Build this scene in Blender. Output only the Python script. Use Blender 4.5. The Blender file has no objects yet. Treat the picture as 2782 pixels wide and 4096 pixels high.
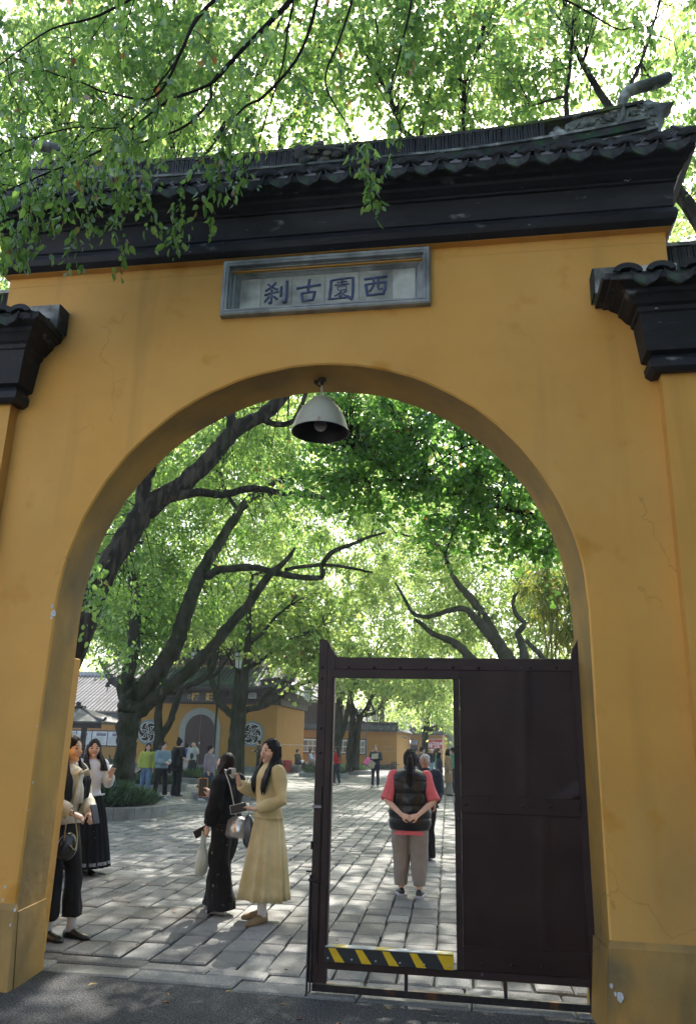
import bpy, math, random
import numpy as np
from mathutils import Vector, Matrix, Quaternion
SC = bpy.context.scene
COL = SC.collection
rnd = random.Random(7)
NR = np.random.default_rng(11)
PI = math.pi
# ------------------------------------------------------------------ camera
EYE = 1.55
F_PX, PITCH, ROLL, YAW = 3114.0, math.radians(16.69), math.radians(1.47), math.radians(9.34)
FW = Vector((-math.sin(YAW) * math.cos(PITCH), math.cos(YAW) * math.cos(PITCH), math.sin(PITCH)))
_rt = Vector((math.cos(YAW), math.sin(YAW), 0)); _up = _rt.cross(FW)
RT = _rt * math.cos(ROLL) + _up * math.sin(ROLL)
UP = -_rt * math.sin(ROLL) + _up * math.cos(ROLL)
cd = bpy.data.cameras.new('camera'); cam = bpy.data.objects.new('camera', cd); COL.objects.link(cam)
cd.sensor_fit = 'VERTICAL'; cd.sensor_height = 36.0; cd.lens = 36.0 * F_PX / 4096.0
cd.clip_start = 0.05; cd.clip_end = 900
mx = Matrix((RT, UP, -FW)).transposed().to_4x4(); mx.translation = (0, 0, EYE); cam.matrix_world = mx
cd.dof.use_dof = False
SC.camera = cam
# ------------------------------------------------------------------ daylight
SUN_EL, SUN_AZ = math.radians(46), math.radians(-4)      # azimuth from +y towards +x
wd = bpy.data.worlds.new('World'); SC.world = wd; wd.use_nodes = True
nt = wd.node_tree; bg = nt.nodes['Background']
sky = nt.nodes.new('ShaderNodeTexSky'); sky.sky_type = 'NISHITA'; sky.sun_disc = False
sky.sun_elevation = SUN_EL; sky.sun_rotation = SUN_AZ
sky.air_density = 1.0; sky.dust_density = 3.0; sky.ozone_density = 1.0
nt.links.new(sky.outputs[0], bg.inputs[0]); bg.inputs[1].default_value = 0.15
sd = bpy.data.lights.new('sun', 'SUN'); sun = bpy.data.objects.new('sun', sd); COL.objects.link(sun)
sd.energy = 4.2; sd.angle = math.radians(0.53); sd.color = (1.0, 0.95, 0.86)
sdir = Vector((math.sin(SUN_AZ) * math.cos(SUN_EL), math.cos(SUN_AZ) * math.cos(SUN_EL), math.sin(SUN_EL)))
sun.rotation_euler = sdir.to_track_quat('Z', 'Y').to_euler(); sun.location = (0, 0, 40)
SC.view_settings.view_transform = 'Standard'; SC.view_settings.look = 'None'
SC.view_settings.exposure = 1.6; SC.view_settings.gamma = 1.0; SC.view_settings.use_curve_mapping = False
cy = SC.cycles
cy.max_bounces = 8; cy.diffuse_bounces = 4; cy.glossy_bounces = 2; cy.transmission_bounces = 4; cy.transparent_max_bounces = 8
cy.use_denoising = True; cy.sample_clamp_indirect = 6.0; cy.caustics_reflective = False; cy.caustics_refractive = False
# ------------------------------------------------------------------ picture-to-place helpers (used to read off real positions)
def ray(px, py): return FW * F_PX + RT * (px - 1391) - UP * (py - 2048)
def G(px, py, z=0.0):
    d = ray(px, py); t = (z - EYE) / d.z; return d * t + Vector((0, 0, EYE))
def W(px, py, y):
    d = ray(px, py); t = y / d.y; return d * t + Vector((0, 0, EYE))
# ------------------------------------------------------------------ materials
MATS = {}
def srgb(r, g, b):
    f = lambda c: (c / 255 / 12.92) if c / 255 <= 0.04045 else ((c / 255 + 0.055) / 1.055) ** 2.4
    return (f(r), f(g), f(b))
def mat(name, col, rough=0.7, var=0.12, scale=6.0, bump=0.0, bscale=40.0, metal=0.0, spec=0.4, col2=None, mix=(0.45, 0.65),
        island=0.0, stretch=None, cracks=0.0, sheen=0.0, coat=0.0, trans=0.0, alpha=1.0, layers=()):
    """procedural surface: base colour, large tone variation, optional second colour in patches, bump relief, extra patch layers"""
    if name in MATS: return MATS[name]
    m = bpy.data.materials.new(name); MATS[name] = m; m.use_nodes = True
    n, l = m.node_tree.nodes, m.node_tree.links
    b = n['Principled BSDF']; b.inputs['Roughness'].default_value = rough; b.inputs['Metallic'].default_value = metal
    b.inputs['Specular IOR Level'].default_value = spec
    if coat: b.inputs['Coat Weight'].default_value = coat
    if sheen: b.inputs['Sheen Weight'].default_value = sheen
    if trans: b.inputs['Transmission Weight'].default_value = trans
    if alpha < 1: b.inputs['Alpha'].default_value = alpha
    tc = n.new('ShaderNodeTexCoord'); mp = n.new('ShaderNodeMapping')
    l.new(tc.outputs['Object'], mp.inputs[0])
    if stretch: mp.inputs['Scale'].default_value = stretch
    nz = n.new('ShaderNodeTexNoise'); nz.inputs['Scale'].default_value = scale; nz.inputs['Detail'].default_value = 6
    nz.inputs['Roughness'].default_value = 0.6
    l.new(mp.outputs[0], nz.inputs['Vector'])
    rp = n.new('ShaderNodeMapRange'); rp.inputs['From Min'].default_value = 0.3; rp.inputs['From Max'].default_value = 0.7
    rp.inputs['To Min'].default_value = 1 - var; rp.inputs['To Max'].default_value = 1 + var
    l.new(nz.outputs['Fac'], rp.inputs['Value'])
    src = None
    base = n.new('ShaderNodeRGB'); base.outputs[0].default_value = (*col, 1); src = base.outputs[0]
    def patch(src, c2, sc_, lo, hi, st=None, det=5):
        q = n.new('ShaderNodeTexNoise'); q.inputs['Scale'].default_value = sc_; q.inputs['Detail'].default_value = det
        if st:
            m2 = n.new('ShaderNodeMapping'); m2.inputs['Scale'].default_value = st; l.new(tc.outputs['Object'], m2.inputs[0]); l.new(m2.outputs[0], q.inputs['Vector'])
        else: l.new(mp.outputs[0], q.inputs['Vector'])
        r = n.new('ShaderNodeMapRange'); r.inputs['From Min'].default_value = lo; r.inputs['From Max'].default_value = hi
        l.new(q.outputs['Fac'], r.inputs['Value'])
        x = n.new('ShaderNodeMix'); x.data_type = 'RGBA'; l.new(r.outputs[0], x.inputs['Factor'])
        l.new(src, x.inputs['A']); x.inputs['B'].default_value = (*c2, 1)
        return x.outputs['Result']
    if col2: src = patch(src, col2, scale * 0.7, mix[0], mix[1])
    for L in layers: src = patch(src, *L)
    mul = n.new('ShaderNodeVectorMath'); mul.operation = 'SCALE'
    l.new(src, mul.inputs[0]); l.new(rp.outputs[0], mul.inputs['Scale']); out = mul.outputs[0]
    if cracks:
        wn = n.new('ShaderNodeTexNoise'); wn.inputs['Scale'].default_value = 1.6; wn.inputs['Detail'].default_value = 6; l.new(tc.outputs['Object'], wn.inputs['Vector'])
        va = n.new('ShaderNodeVectorMath'); va.operation = 'MULTIPLY_ADD'; l.new(wn.outputs['Color'], va.inputs[0]); va.inputs[1].default_value = (1.1, 1.1, 1.1); l.new(tc.outputs['Object'], va.inputs[2])
        vo = n.new('ShaderNodeTexVoronoi'); vo.feature = 'DISTANCE_TO_EDGE'; vo.inputs['Scale'].default_value = .75; l.new(va.outputs[0], vo.inputs['Vector'])
        ml = n.new('ShaderNodeMapRange'); ml.inputs['From Min'].default_value = 0.0; ml.inputs['From Max'].default_value = .006; ml.inputs['To Min'].default_value = 1.0; ml.inputs['To Max'].default_value = 0.0; l.new(vo.outputs['Distance'], ml.inputs['Value'])
        mk = n.new('ShaderNodeTexNoise'); mk.inputs['Scale'].default_value = .9; l.new(tc.outputs['Object'], mk.inputs['Vector'])
        mr = n.new('ShaderNodeMapRange'); mr.inputs['From Min'].default_value = .54; mr.inputs['From Max'].default_value = .62; l.new(mk.outputs['Fac'], mr.inputs['Value'])
        mu = n.new('ShaderNodeMath'); mu.operation = 'MULTIPLY'; l.new(ml.outputs[0], mu.inputs[0]); l.new(mr.outputs[0], mu.inputs[1])
        mu2 = n.new('ShaderNodeMath'); mu2.operation = 'MULTIPLY'; l.new(mu.outputs[0], mu2.inputs[0]); mu2.inputs[1].default_value = cracks
        xm = n.new('ShaderNodeMix'); xm.data_type = 'RGBA'; l.new(mu2.outputs[0], xm.inputs['Factor']); l.new(out, xm.inputs['A']); xm.inputs['B'].default_value = (.10, .05, .012, 1); out = xm.outputs['Result']
    if island:
        ge = n.new('ShaderNodeNewGeometry'); oi = n.new('ShaderNodeObjectInfo')
        ad = n.new('ShaderNodeMath'); ad.operation = 'ADD'; l.new(ge.outputs['Random Per Island'], ad.inputs[0]); l.new(oi.outputs['Random'], ad.inputs[1])
        fr = n.new('ShaderNodeMath'); fr.operation = 'FRACT'; l.new(ad.outputs[0], fr.inputs[0])
        r2 = n.new('ShaderNodeMapRange'); r2.inputs['To Min'].default_value = 1 - island; r2.inputs['To Max'].default_value = 1 + island
        l.new(fr.outputs[0], r2.inputs['Value'])
        m3 = n.new('ShaderNodeVectorMath'); m3.operation = 'SCALE'; l.new(out, m3.inputs[0]); l.new(r2.outputs[0], m3.inputs['Scale']); out = m3.outputs[0]
    l.new(out, b.inputs['Base Color'])
    if bump:
        bz = n.new('ShaderNodeTexNoise'); bz.inputs['Scale'].default_value = bscale; bz.inputs['Detail'].default_value = 5
        l.new(mp.outputs[0], bz.inputs['Vector'])
        bp = n.new('ShaderNodeBump'); bp.inputs['Strength'].default_value = 1.0; bp.inputs['Distance'].default_value = bump
        l.new(bz.outputs['Fac'], bp.inputs['Height']); l.new(bp.outputs[0], b.inputs['Normal'])
    return m
def leafmat(name, dcol, tcol, warm=0.03, gloss=0.12, tmix=0.5, vary=0.35):
    """leaf: diffuse + translucent, each leaf (mesh island) its own tone, a few turned rust"""
    m = bpy.data.materials.new(name); MATS[name] = m; m.use_nodes = True
    n, l = m.node_tree.nodes, m.node_tree.links
    for x in list(n): n.remove(x)
    out = n.new('ShaderNodeOutputMaterial'); ge = n.new('ShaderNodeNewGeometry'); oi = n.new('ShaderNodeObjectInfo')
    ad = n.new('ShaderNodeMath'); ad.operation = 'ADD'; l.new(ge.outputs['Random Per Island'], ad.inputs[0]); l.new(oi.outputs['Random'], ad.inputs[1])
    fr = n.new('ShaderNodeMath'); fr.operation = 'FRACT'; l.new(ad.outputs[0], fr.inputs[0])
    def ramp(c, lo, hi):
        r = n.new('ShaderNodeValToRGB'); e = r.color_ramp.elements
        e[0].position = 0.0; e[0].color = (c[0] * lo * 0.8, c[1] * lo, c[2] * lo, 1)
        e[1].position = 1 - warm - 0.01; e[1].color = (c[0] * hi * 1.25, c[1] * hi * 1.05, c[2] * hi, 1)
        x = r.color_ramp.elements.new(1 - warm); x.color = (c[1] * 0.95, c[1] * 0.50, c[2] * 0.8, 1)
        l.new(fr.outputs[0], r.inputs[0]); return r.outputs[0]
    df = n.new('ShaderNodeBsdfDiffuse'); tr = n.new('ShaderNodeBsdfTranslucent'); gl = n.new('ShaderNodeBsdfGlossy'); gl.inputs['Roughness'].default_value = 0.5
    gl.inputs['Color'].default_value = (0.8, 0.85, 0.9, 1)
    l.new(ramp(dcol, 1 - vary, 1 + vary), df.inputs[0]); l.new(ramp(tcol, 1 - vary, 1 + vary), tr.inputs[0])
    m1 = n.new('ShaderNodeMixShader'); m1.inputs[0].default_value = tmix; l.new(df.outputs[0], m1.inputs[1]); l.new(tr.outputs[0], m1.inputs[2])
    m2 = n.new('ShaderNodeMixShader'); fs = n.new('ShaderNodeFresnel'); fs.inputs[0].default_value = 1.4
    mm = n.new('ShaderNodeMath'); mm.operation = 'MULTIPLY_ADD'; mm.inputs[1].default_value = 0.12; mm.inputs[2].default_value = gloss * 0.01
    l.new(fs.outputs[0], mm.inputs[0]); l.new(mm.outputs[0], m2.inputs[0])
    l.new(m1.outputs[0], m2.inputs[1]); l.new(gl.outputs[0], m2.inputs[2]); l.new(m2.outputs[0], out.inputs[0])
    return m
# ------------------------------------------------------------------ mesh builder
class MB:
    def __init__(s): s.v = []; s.f = []; s.m = []
    def add(s, vs, fs, mi=0):
        k = len(s.v); s.v += [tuple(p) for p in vs]; s.f += [tuple(i + k for i in f) for f in fs]; s.m += [mi] * len(fs); return s
    def box(s, x0, x1, y0, y1, z0, z1, mi=0):
        v = [(x0, y0, z0), (x1, y0, z0), (x1, y1, z0), (x0, y1, z0), (x0, y0, z1), (x1, y0, z1), (x1, y1, z1), (x0, y1, z1)]
        return s.add(v, [(0, 3, 2, 1), (4, 5, 6, 7), (0, 1, 5, 4), (1, 2, 6, 5), (2, 3, 7, 6), (3, 0, 4, 7)], mi)
    def cbox(s, x0, x1, y0, y1, z0, z1, c=0.01, mi=0):
        """box with chamfered edges on all sides (ring loft)"""
        L = []
        for z, o in ((z0, c), (z0 + c, 0), (z1 - c, 0), (z1, c)):
            L.append([(x0 + o, y0, z), (x1 - o, y0, z), (x1, y0 + o, z), (x1, y1 - o, z), (x1 - o, y1, z), (x0 + o, y1, z), (x0, y1 - o, z), (x0, y0 + o, z)])
        for k in (0, 3): L[k] = [(min(max(x, x0 + c), x1 - c), min(max(y, y0 + c), y1 - c), z) for x, y, z in L[k]]
        return s.loft(L, mi)
    def loft(s, loops, mi=0, closed=True, caps=True):
        n = len(loops[0]); vs = [p for L in loops for p in L]; fs = []
        for i in range(len(loops) - 1):
            for j in range(n if closed else n - 1):
                a = i * n + j; b = i * n + (j + 1) % n; fs.append((a, b, b + n, a + n))
        if caps and closed:
            fs.append(tuple(range(n - 1, -1, -1))); fs.append(tuple((len(loops) - 1) * n + j for j in range(n)))
        return s.add(vs, fs, mi)
    def tube(s, pts, rad, n=8, mi=0, sq=None, jit=0.0, rg=None):
        """swept tube through pts; rad number or list; sq = (a, b) scales of the two section axes"""
        pts = [Vector(p) for p in pts]; k = len(pts)
        if not hasattr(rad, '__len__'): rad = [rad] * k
        ref = None; loops = []
        for i, p in enumerate(pts):
            t = (pts[min(i + 1, k - 1)] - pts[max(i - 1, 0)])
            if t.length < 1e-9: t = Vector((0, 0, 1))
            t.normalize()
            if ref is None: ref = Vector((1, 0, 0)) if abs(t.x) < 0.8 else Vector((0, 1, 0))
            u = (ref - t * ref.dot(t)).normalized(); w = t.cross(u); ref = u
            r = rad[i]; ra, rb = (r, r) if not hasattr(r, '__len__') else r
            if sq: ra, rb = ra * sq[0], rb * sq[1]
            L = []
            for j in range(n):
                a = 2 * PI * j / n; q = 1 + (rg.uniform(-jit, jit) if rg else 0)
                L.append(p + u * (math.cos(a) * ra * q) + w * (math.sin(a) * rb * q))
            loops.append(L)
        return s.loft(loops, mi)
    def lathe(s, prof, c=(0, 0, 0), n=24, mi=0, caps=False, ax='z'):
        loops = []
        for r, z in prof:
            L = []
            for j in range(n):
                a = 2 * PI * j / n
                p = (r * math.cos(a), r * math.sin(a), z) if ax == 'z' else (r * math.cos(a), -z, r * math.sin(a))
                L.append((p[0] + c[0], p[1] + c[1], p[2] + c[2]))
            loops.append(L)
        return s.loft(loops, mi, caps=caps)
    def prism(s, poly, y0, y1, mi=0):
        """closed outline of (x, z) points extruded from y0 (front) to y1 (back)"""
        n = len(poly); v = [(x, y0, z) for x, z in poly] + [(x, y1, z) for x, z in poly]
        fs = [tuple(range(n)), tuple(range(2 * n - 1, n - 1, -1))] + [(i, i + n, (i + 1) % n + n, (i + 1) % n) for i in range(n)]
        return s.add(v, fs, mi)
    def ringloft(s, x0, x1, y0, y1, prof, kx=1.0, mi=0, caps=True):
        """moulding lofted round a rectangle: profile of (outset, z)"""
        return s.loft([[(x0 - o * kx, y0 - o, z), (x1 + o * kx, y0 - o, z), (x1 + o * kx, y1 + o, z), (x0 - o * kx, y1 + o, z)] for o, z in prof], mi, caps=caps)
    def ball(s, c, r, n=12, m=8, mi=0, sc=(1, 1, 1)):
        prof = [(max(1e-4, math.sin(PI * i / m)) * r, -math.cos(PI * i / m) * r) for i in range(m + 1)]
        loops = [[(c[0] + q * math.cos(2 * PI * j / n) * sc[0], c[1] + q * math.sin(2 * PI * j / n) * sc[1], c[2] + z * sc[2]) for j in range(n)] for q, z in prof]
        return s.loft(loops, mi)
    def xf(s, mtx):
        s.v = [tuple(mtx @ Vector(p)) for p in s.v]; return s
    def join(s, o, mi=None):
        k = len(s.v); s.v += o.v; s.f += [tuple(i + k for i in f) for f in o.f]; s.m += (o.m if mi is None else [mi] * len(o.f)); return s
    def mesh(s, name, mats, smooth=False, org=(0, 0, 0)):
        me = bpy.data.meshes.new(name)
        me.from_pydata([(p[0] - org[0], p[1] - org[1], p[2] - org[2]) for p in s.v], [], s.f)
        for q in (mats if isinstance(mats, (list, tuple)) else [mats]): me.materials.append(q)
        if any(s.m): me.polygons.foreach_set('material_index', s.m)
        if smooth: me.polygons.foreach_set('use_smooth', [True] * len(me.polygons))
        me.update()
        bm_fix(me); return me
    def build(s, name, mats, parent=None, smooth=False, local=False, angle=None):
        org = (0, 0, 0)
        if parent is not None and not local: org = worg(parent)
        me = s.mesh(name, mats, smooth, org)
        o = bpy.data.objects.new(name, me); COL.objects.link(o)
        if parent is not None: o.parent = parent
        if angle: sharp(me, angle)
        return o
def bm_fix(me):
    import bmesh
    bm = bmesh.new(); bm.from_mesh(me); bmesh.ops.recalc_face_normals(bm, faces=bm.faces); bm.to_mesh(me); bm.free()
def sharp(me, deg):
    me.polygons.foreach_set('use_smooth', [True] * len(me.polygons))
    try: me.set_sharp_from_angle(angle=math.radians(deg))
    except Exception: pass
def worg(o):
    x = y = z = 0.0
    while o is not None: x += o.location.x; y += o.location.y; z += o.location.z; o = o.parent
    return (x, y, z)
def raw(name, v, f, mats, parent=None, smooth=False):
    """fast mesh from numpy: v (n,3), f (m,k) all polygons of k corners"""
    me = bpy.data.meshes.new(name); v = np.asarray(v, dtype=np.float32); f = np.asarray(f, dtype=np.int32)
    if parent is not None: v = v - np.array(worg(parent), dtype=np.float32)
    m, k = f.shape
    me.vertices.add(len(v)); me.vertices.foreach_set('co', v.ravel()); me.loops.add(m * k); me.loops.foreach_set('vertex_index', f.ravel())
    me.polygons.add(m); me.polygons.foreach_set('loop_start', np.arange(0, m * k, k, dtype=np.int32))
    for q in (mats if isinstance(mats, (list, tuple)) else [mats]): me.materials.append(q)
    me.update(calc_edges=True)
    if smooth: me.polygons.foreach_set('use_smooth', [True] * m)
    o = bpy.data.objects.new(name, me); COL.objects.link(o)
    if parent is not None: o.parent = parent
    return o
def thing(name, label, cat, loc=(0, 0, 0), rz=0.0, group=None, kind=None):
    o = bpy.data.objects.new(name, None); COL.objects.link(o); o.empty_display_size = 0.2
    o.location = loc; o.rotation_euler = (0, 0, rz); o['label'] = label; o['category'] = cat
    if group: o['group'] = group
    if kind: o['kind'] = kind
    return o
def tag(o, label, cat=None, group=None, kind=None):
    o['label'] = label
    if cat: o['category'] = cat
    if group: o['group'] = group
    if kind: o['kind'] = kind
    return o
def struct(o, label=None):
    o['kind'] = 'structure'
    if label: o['label'] = label
    return o
def stuff(o): o['kind'] = 'stuff'; return o
def inst(name, me, parent, loc, rot=None, scale=None, quat=None):
    o = bpy.data.objects.new(name, me); COL.objects.link(o); o.parent = parent; o.location = loc
    if quat is not None: o.rotation_mode = 'QUATERNION'; o.rotation_quaternion = quat
    elif rot is not None: o.rotation_euler = rot
    if scale is not None: o.scale = scale if hasattr(scale, '__len__') else (scale,) * 3
    return o
def textmb(body, size, depth, bold=0.0):
    """flat lettering as a mesh in x (right) / z (up), front towards -y, centred"""
    c = bpy.data.curves.new('t', 'FONT'); c.body = body; c.size = size; c.extrude = depth / 2; c.offset = bold * size
    c.align_x = 'CENTER'; c.align_y = 'CENTER'; c.resolution_u = 2
    o = bpy.data.objects.new('t', c); COL.objects.link(o)
    dg = bpy.context.evaluated_depsgraph_get(); dg.update()
    me = bpy.data.meshes.new_from_object(o.evaluated_get(dg))
    b = MB(); b.add([(v.co.x, -v.co.z, v.co.y) for v in me.vertices], [tuple(p.vertices) for p in me.polygons])
    bpy.data.objects.remove(o); bpy.data.curves.remove(c); bpy.data.meshes.remove(me)
    return b
def T(x, y, z): return Matrix.Translation((x, y, z))
def RZ(a): return Matrix.Rotation(a, 4, 'Z')
def RX(a): return Matrix.Rotation(a, 4, 'X')
def RY(a): return Matrix.Rotation(a, 4, 'Y')
# ------------------------------------------------------------------ surfaces
Y_WALL = mat('ochre_plaster', (0.605, 0.318, 0.068), 0.75, 0.09, 1.1, 0.006, 6, col2=(0.60, 0.345, 0.095), mix=(0.42, 0.75), cracks=.28,
             layers=(((0.40, 0.25, 0.08), 0.7, 0.60, 0.82, (1.0, 1.0, 0.5)), ((0.44, 0.25, 0.06), 1.3, 0.60, 0.85, (3.0, 3.0, 0.25)), ((0.50, 0.23, 0.025), 3.0, 0.60, 0.75), ((0.45, 0.31, 0.13), 1.6, 0.68, 0.82), ((0.60, 0.58, 0.52), 9.0, 0.765, 0.775)))
Y_LOW = mat('ochre_plaster_plinth', (0.46, 0.245, 0.045), 0.8, 0.2, 2.0, 0.007, 10, col2=(0.33, 0.21, 0.07), mix=(0.38, 0.62), cracks=.5,
            layers=(((0.15, 0.13, 0.075), 1.8, 0.50, 0.70), ((0.24, 0.16, 0.06), 4.0, 0.52, 0.68, (2, 2, .5)), ((0.55, 0.54, 0.5), 7.0, 0.70, 0.712)))
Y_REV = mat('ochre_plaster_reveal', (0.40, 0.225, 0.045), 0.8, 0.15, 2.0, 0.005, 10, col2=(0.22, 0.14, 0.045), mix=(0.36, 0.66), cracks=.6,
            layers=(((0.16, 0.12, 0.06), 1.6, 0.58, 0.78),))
BLACK = mat('black_limewash', (0.010, 0.011, 0.015), 0.6, 0.3, 3.0, 0.003, 12, spec=0.3, col2=(0.035, 0.038, 0.05), mix=(0.5, 0.75),
            layers=(((0.22, 0.23, 0.25), 5.0, 0.66, 0.80, (1, 1, 2.2)), ((0.5, 0.52, 0.55), 22.0, 0.74, 0.76)), stretch=(0.6, 1, 2.5))
TILE = mat('weathered_grey_tile', (0.026, 0.029, 0.031), 0.85, 0.3, 9.0, 0.003, 50, col2=(0.07, 0.075, 0.075), mix=(0.5, 0.7), island=0.35,
           layers=(((0.02, 0.07, 0.03), 6.0, 0.60, 0.66), ((0.16, 0.16, 0.15), 14.0, 0.66, 0.72)))
MORTAR = mat('pale_lime_mortar', (0.42, 0.42, 0.40), 0.85, 0.2, 6.0, 0.004, 30, col2=(0.10, 0.11, 0.10), mix=(0.45, 0.65))
CARVE = mat('carved_grey_plaster', (0.15, 0.17, 0.155), 0.85, 0.25, 7.0, 0.02, 18, col2=(0.06, 0.07, 0.065), mix=(0.42, 0.6),
            layers=(((0.36, 0.38, 0.36), 6.0, 0.56, 0.68),))
PLQ = mat('grey_stone_frame', (0.31, 0.335, 0.345), 0.7, 0.2, 6.0, 0.002, 60, col2=(0.13, 0.14, 0.14), mix=(0.45, 0.7))
PLQ_T = mat('plaque_tile', (0.40, 0.42, 0.39), 0.75, 0.25, 5.0, 0.002, 60, col2=(0.16, 0.17, 0.16), mix=(0.5, 0.72), island=0.18)
INK = mat('slate_blue_lettering', (0.05, 0.08, 0.17), 0.6, 0.25, 20.0, 0.001, 60, col2=(0.10, 0.13, 0.20), mix=(0.55, 0.75))
DOORM = mat('dark_maroon_paint', (0.018, 0.0075, 0.0075), 0.42, 0.25, 3.0, 0.0015, 5, spec=0.22, col2=(0.028, 0.012, 0.010), mix=(0.4, 0.7),
            layers=(((0.20, 0.19, 0.19), 9.0, 0.745, 0.76), ((0.06, 0.028, 0.02), 4.0, 0.66, 0.8)))
DOORF = mat('dark_maroon_frame', (0.022, 0.0095, 0.010), 0.5, 0.3, 5.0, 0.001, 30, spec=0.3, layers=(((0.22, 0.21, 0.22), 24.0, 0.72, 0.78),))
IRON = mat('worn_iron', (0.025, 0.022, 0.024), 0.45, 0.4, 20.0, 0.001, 80, metal=0.5, layers=(((0.10, 0.045, 0.02), 9.0, 0.58, 0.68),))
STONE = mat('granite_slab', (0.205, 0.196, 0.178), 0.75, 0.16, 3.0, 0.0025, 70, spec=0.35, col2=(0.145, 0.15, 0.145), mix=(0.4, 0.7), island=0.30,
            layers=(((0.28, 0.262, 0.235), 1.4, 0.55, 0.7), ((0.12, 0.125, 0.12), 110.0, 0.52, 0.62), ((0.33, 0.32, 0.30), 70.0, 0.60, 0.68), ((0.12, 0.12, 0.105), 2.2, 0.58, 0.72)))
JOINT = mat('joint_soil', (0.075, 0.068, 0.052), 0.95, 0.3, 20.0, 0.006, 60, col2=(0.04, 0.055, 0.025), mix=(0.5, 0.6))
ASPH = mat('asphalt', (0.042, 0.043, 0.045), 0.9, 0.35, 2.0, 0.010, 120, spec=0.25, layers=(((0.14, 0.14, 0.14), 95.0, 0.50, 0.62), ((0.012, 0.012, 0.012), 75.0, 0.54, 0.60), ((0.20, 0.20, 0.19), 150.0, 0.62, 0.66)))
FARG = mat('far_paving', (0.25, 0.25, 0.24), 0.8, 0.2, 1.0, 0.0)
KERB = mat('grey_granite_kerb', (0.20, 0.20, 0.19), 0.8, 0.2, 5.0, 0.003, 60, col2=(0.11, 0.12, 0.11), mix=(0.45, 0.7))
BARK = mat('dark_bark', (0.017, 0.0165, 0.0135), 0.95, 0.35, 14.0, 0.05, 22, stretch=(1, 1, 0.18), spec=.08, col2=(0.055, 0.050, 0.038), mix=(0.48, 0.58), layers=(((0.016, 0.028, 0.011), 2.0, 0.55, 0.7),))
BARK2 = mat('grey_mossy_bark', (0.052, 0.052, 0.040), 0.95, 0.35, 8.0, 0.02, 16, stretch=(1, 1, 0.4), spec=.08, col2=(0.024, 0.034, 0.013), mix=(0.42, 0.6), layers=(((0.10, 0.09, 0.07), 4.0, 0.64, 0.72),))
TWIG = mat('dark_twig_bark', (0.018, 0.014, 0.011), 0.9, 0.2, 20.0, spec=.1)
LF_FRONT = leafmat('camphor_leaf_near', (0.100, 0.200, 0.048), (0.25, 0.49, 0.09), warm=0.018, gloss=0.5, tmix=0.5)
LF_MID = leafmat('camphor_leaf', (0.070, 0.155, 0.038), (0.32, 0.56, 0.12), warm=0.004, gloss=0.4, tmix=0.55)
LF_YEL = leafmat('fresh_camphor_leaf', (0.090, 0.175, 0.040), (0.50, 0.70, 0.20), warm=0.001, gloss=0.3, tmix=0.6)
LF_GINK = leafmat('ginkgo_leaf', (0.045, 0.125, 0.030), (0.25, 0.56, 0.10), warm=0.003, gloss=0.3, tmix=0.5)
LF_BAM = leafmat('bamboo_leaf', (0.11, 0.16, 0.04), (0.42, 0.50, 0.10), warm=0.01, gloss=0.5, tmix=0.45)
LF_GRASS = leafmat('mondo_grass', (0.035, 0.075, 0.035), (0.07, 0.14, 0.05), warm=0.004, gloss=0.8, tmix=0.3)
WHITE = mat('white_enamel', (0.40, 0.39, 0.31), 0.4, 0.12, 5.0, spec=0.5, layers=(((0.30, 0.15, 0.06), 11.0, 0.66, 0.74, (1, 1, 0.3)), ((0.28, 0.27, 0.22), 3.0, 0.5, 0.7)))
YELTAPE = mat('yellow_reflective', (0.62, 0.40, 0.010), 0.4, 0.12, 30.0, 0.0003, 300)
BLKTAPE = mat('black_rubber', (0.014, 0.017, 0.022), 0.5, 0.2, 20.0)
STEEL = mat('bright_steel', (0.5, 0.5, 0.5), 0.3, 0.1, 20.0, metal=1.0)
# ------------------------------------------------------------------ ground
b = MB(); b.box(-150, 150, -60, 260, -0.6, -0.028); g = b.build('ground', JOINT); struct(g, 'bare ground under the stone paving and asphalt')
# asphalt: sheet with an irregular back edge along the stones
edge = []
for i in range(81):
    x = -9 + i * 0.2
    y = np.interp(x, [-9, -3.05, -1.1, 0.7, 7], [5.80, 5.70, 5.53, 5.55, 5.62]) + rnd.uniform(-0.008, 0.008)
    edge.append((x, y))
b = MB(); v = [(-40, -40, 0), (40, -40, 0), (40, 5.62, 0)] + [(x, y, 0) for x, y in reversed(edge)] + [(-40, 5.8, 0)]
v2 = [(x, y, -0.05) for x, y, z in v]; n_ = len(v)
b.add(v + v2, [tuple(range(n_))] + [(i, i + n_, (i + 1) % n_ + n_, (i + 1) % n_) for i in range(n_)])
struct(b.build('asphalt_road', ASPH), 'dark asphalt in front of the temple gate')
pav = thing('stone_paving', 'courtyard paved with grey granite blocks laid in long rows', 'paving', (0, 0, 0), kind='structure')
del pav['category']
ANG = math.radians(1.9)
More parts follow.
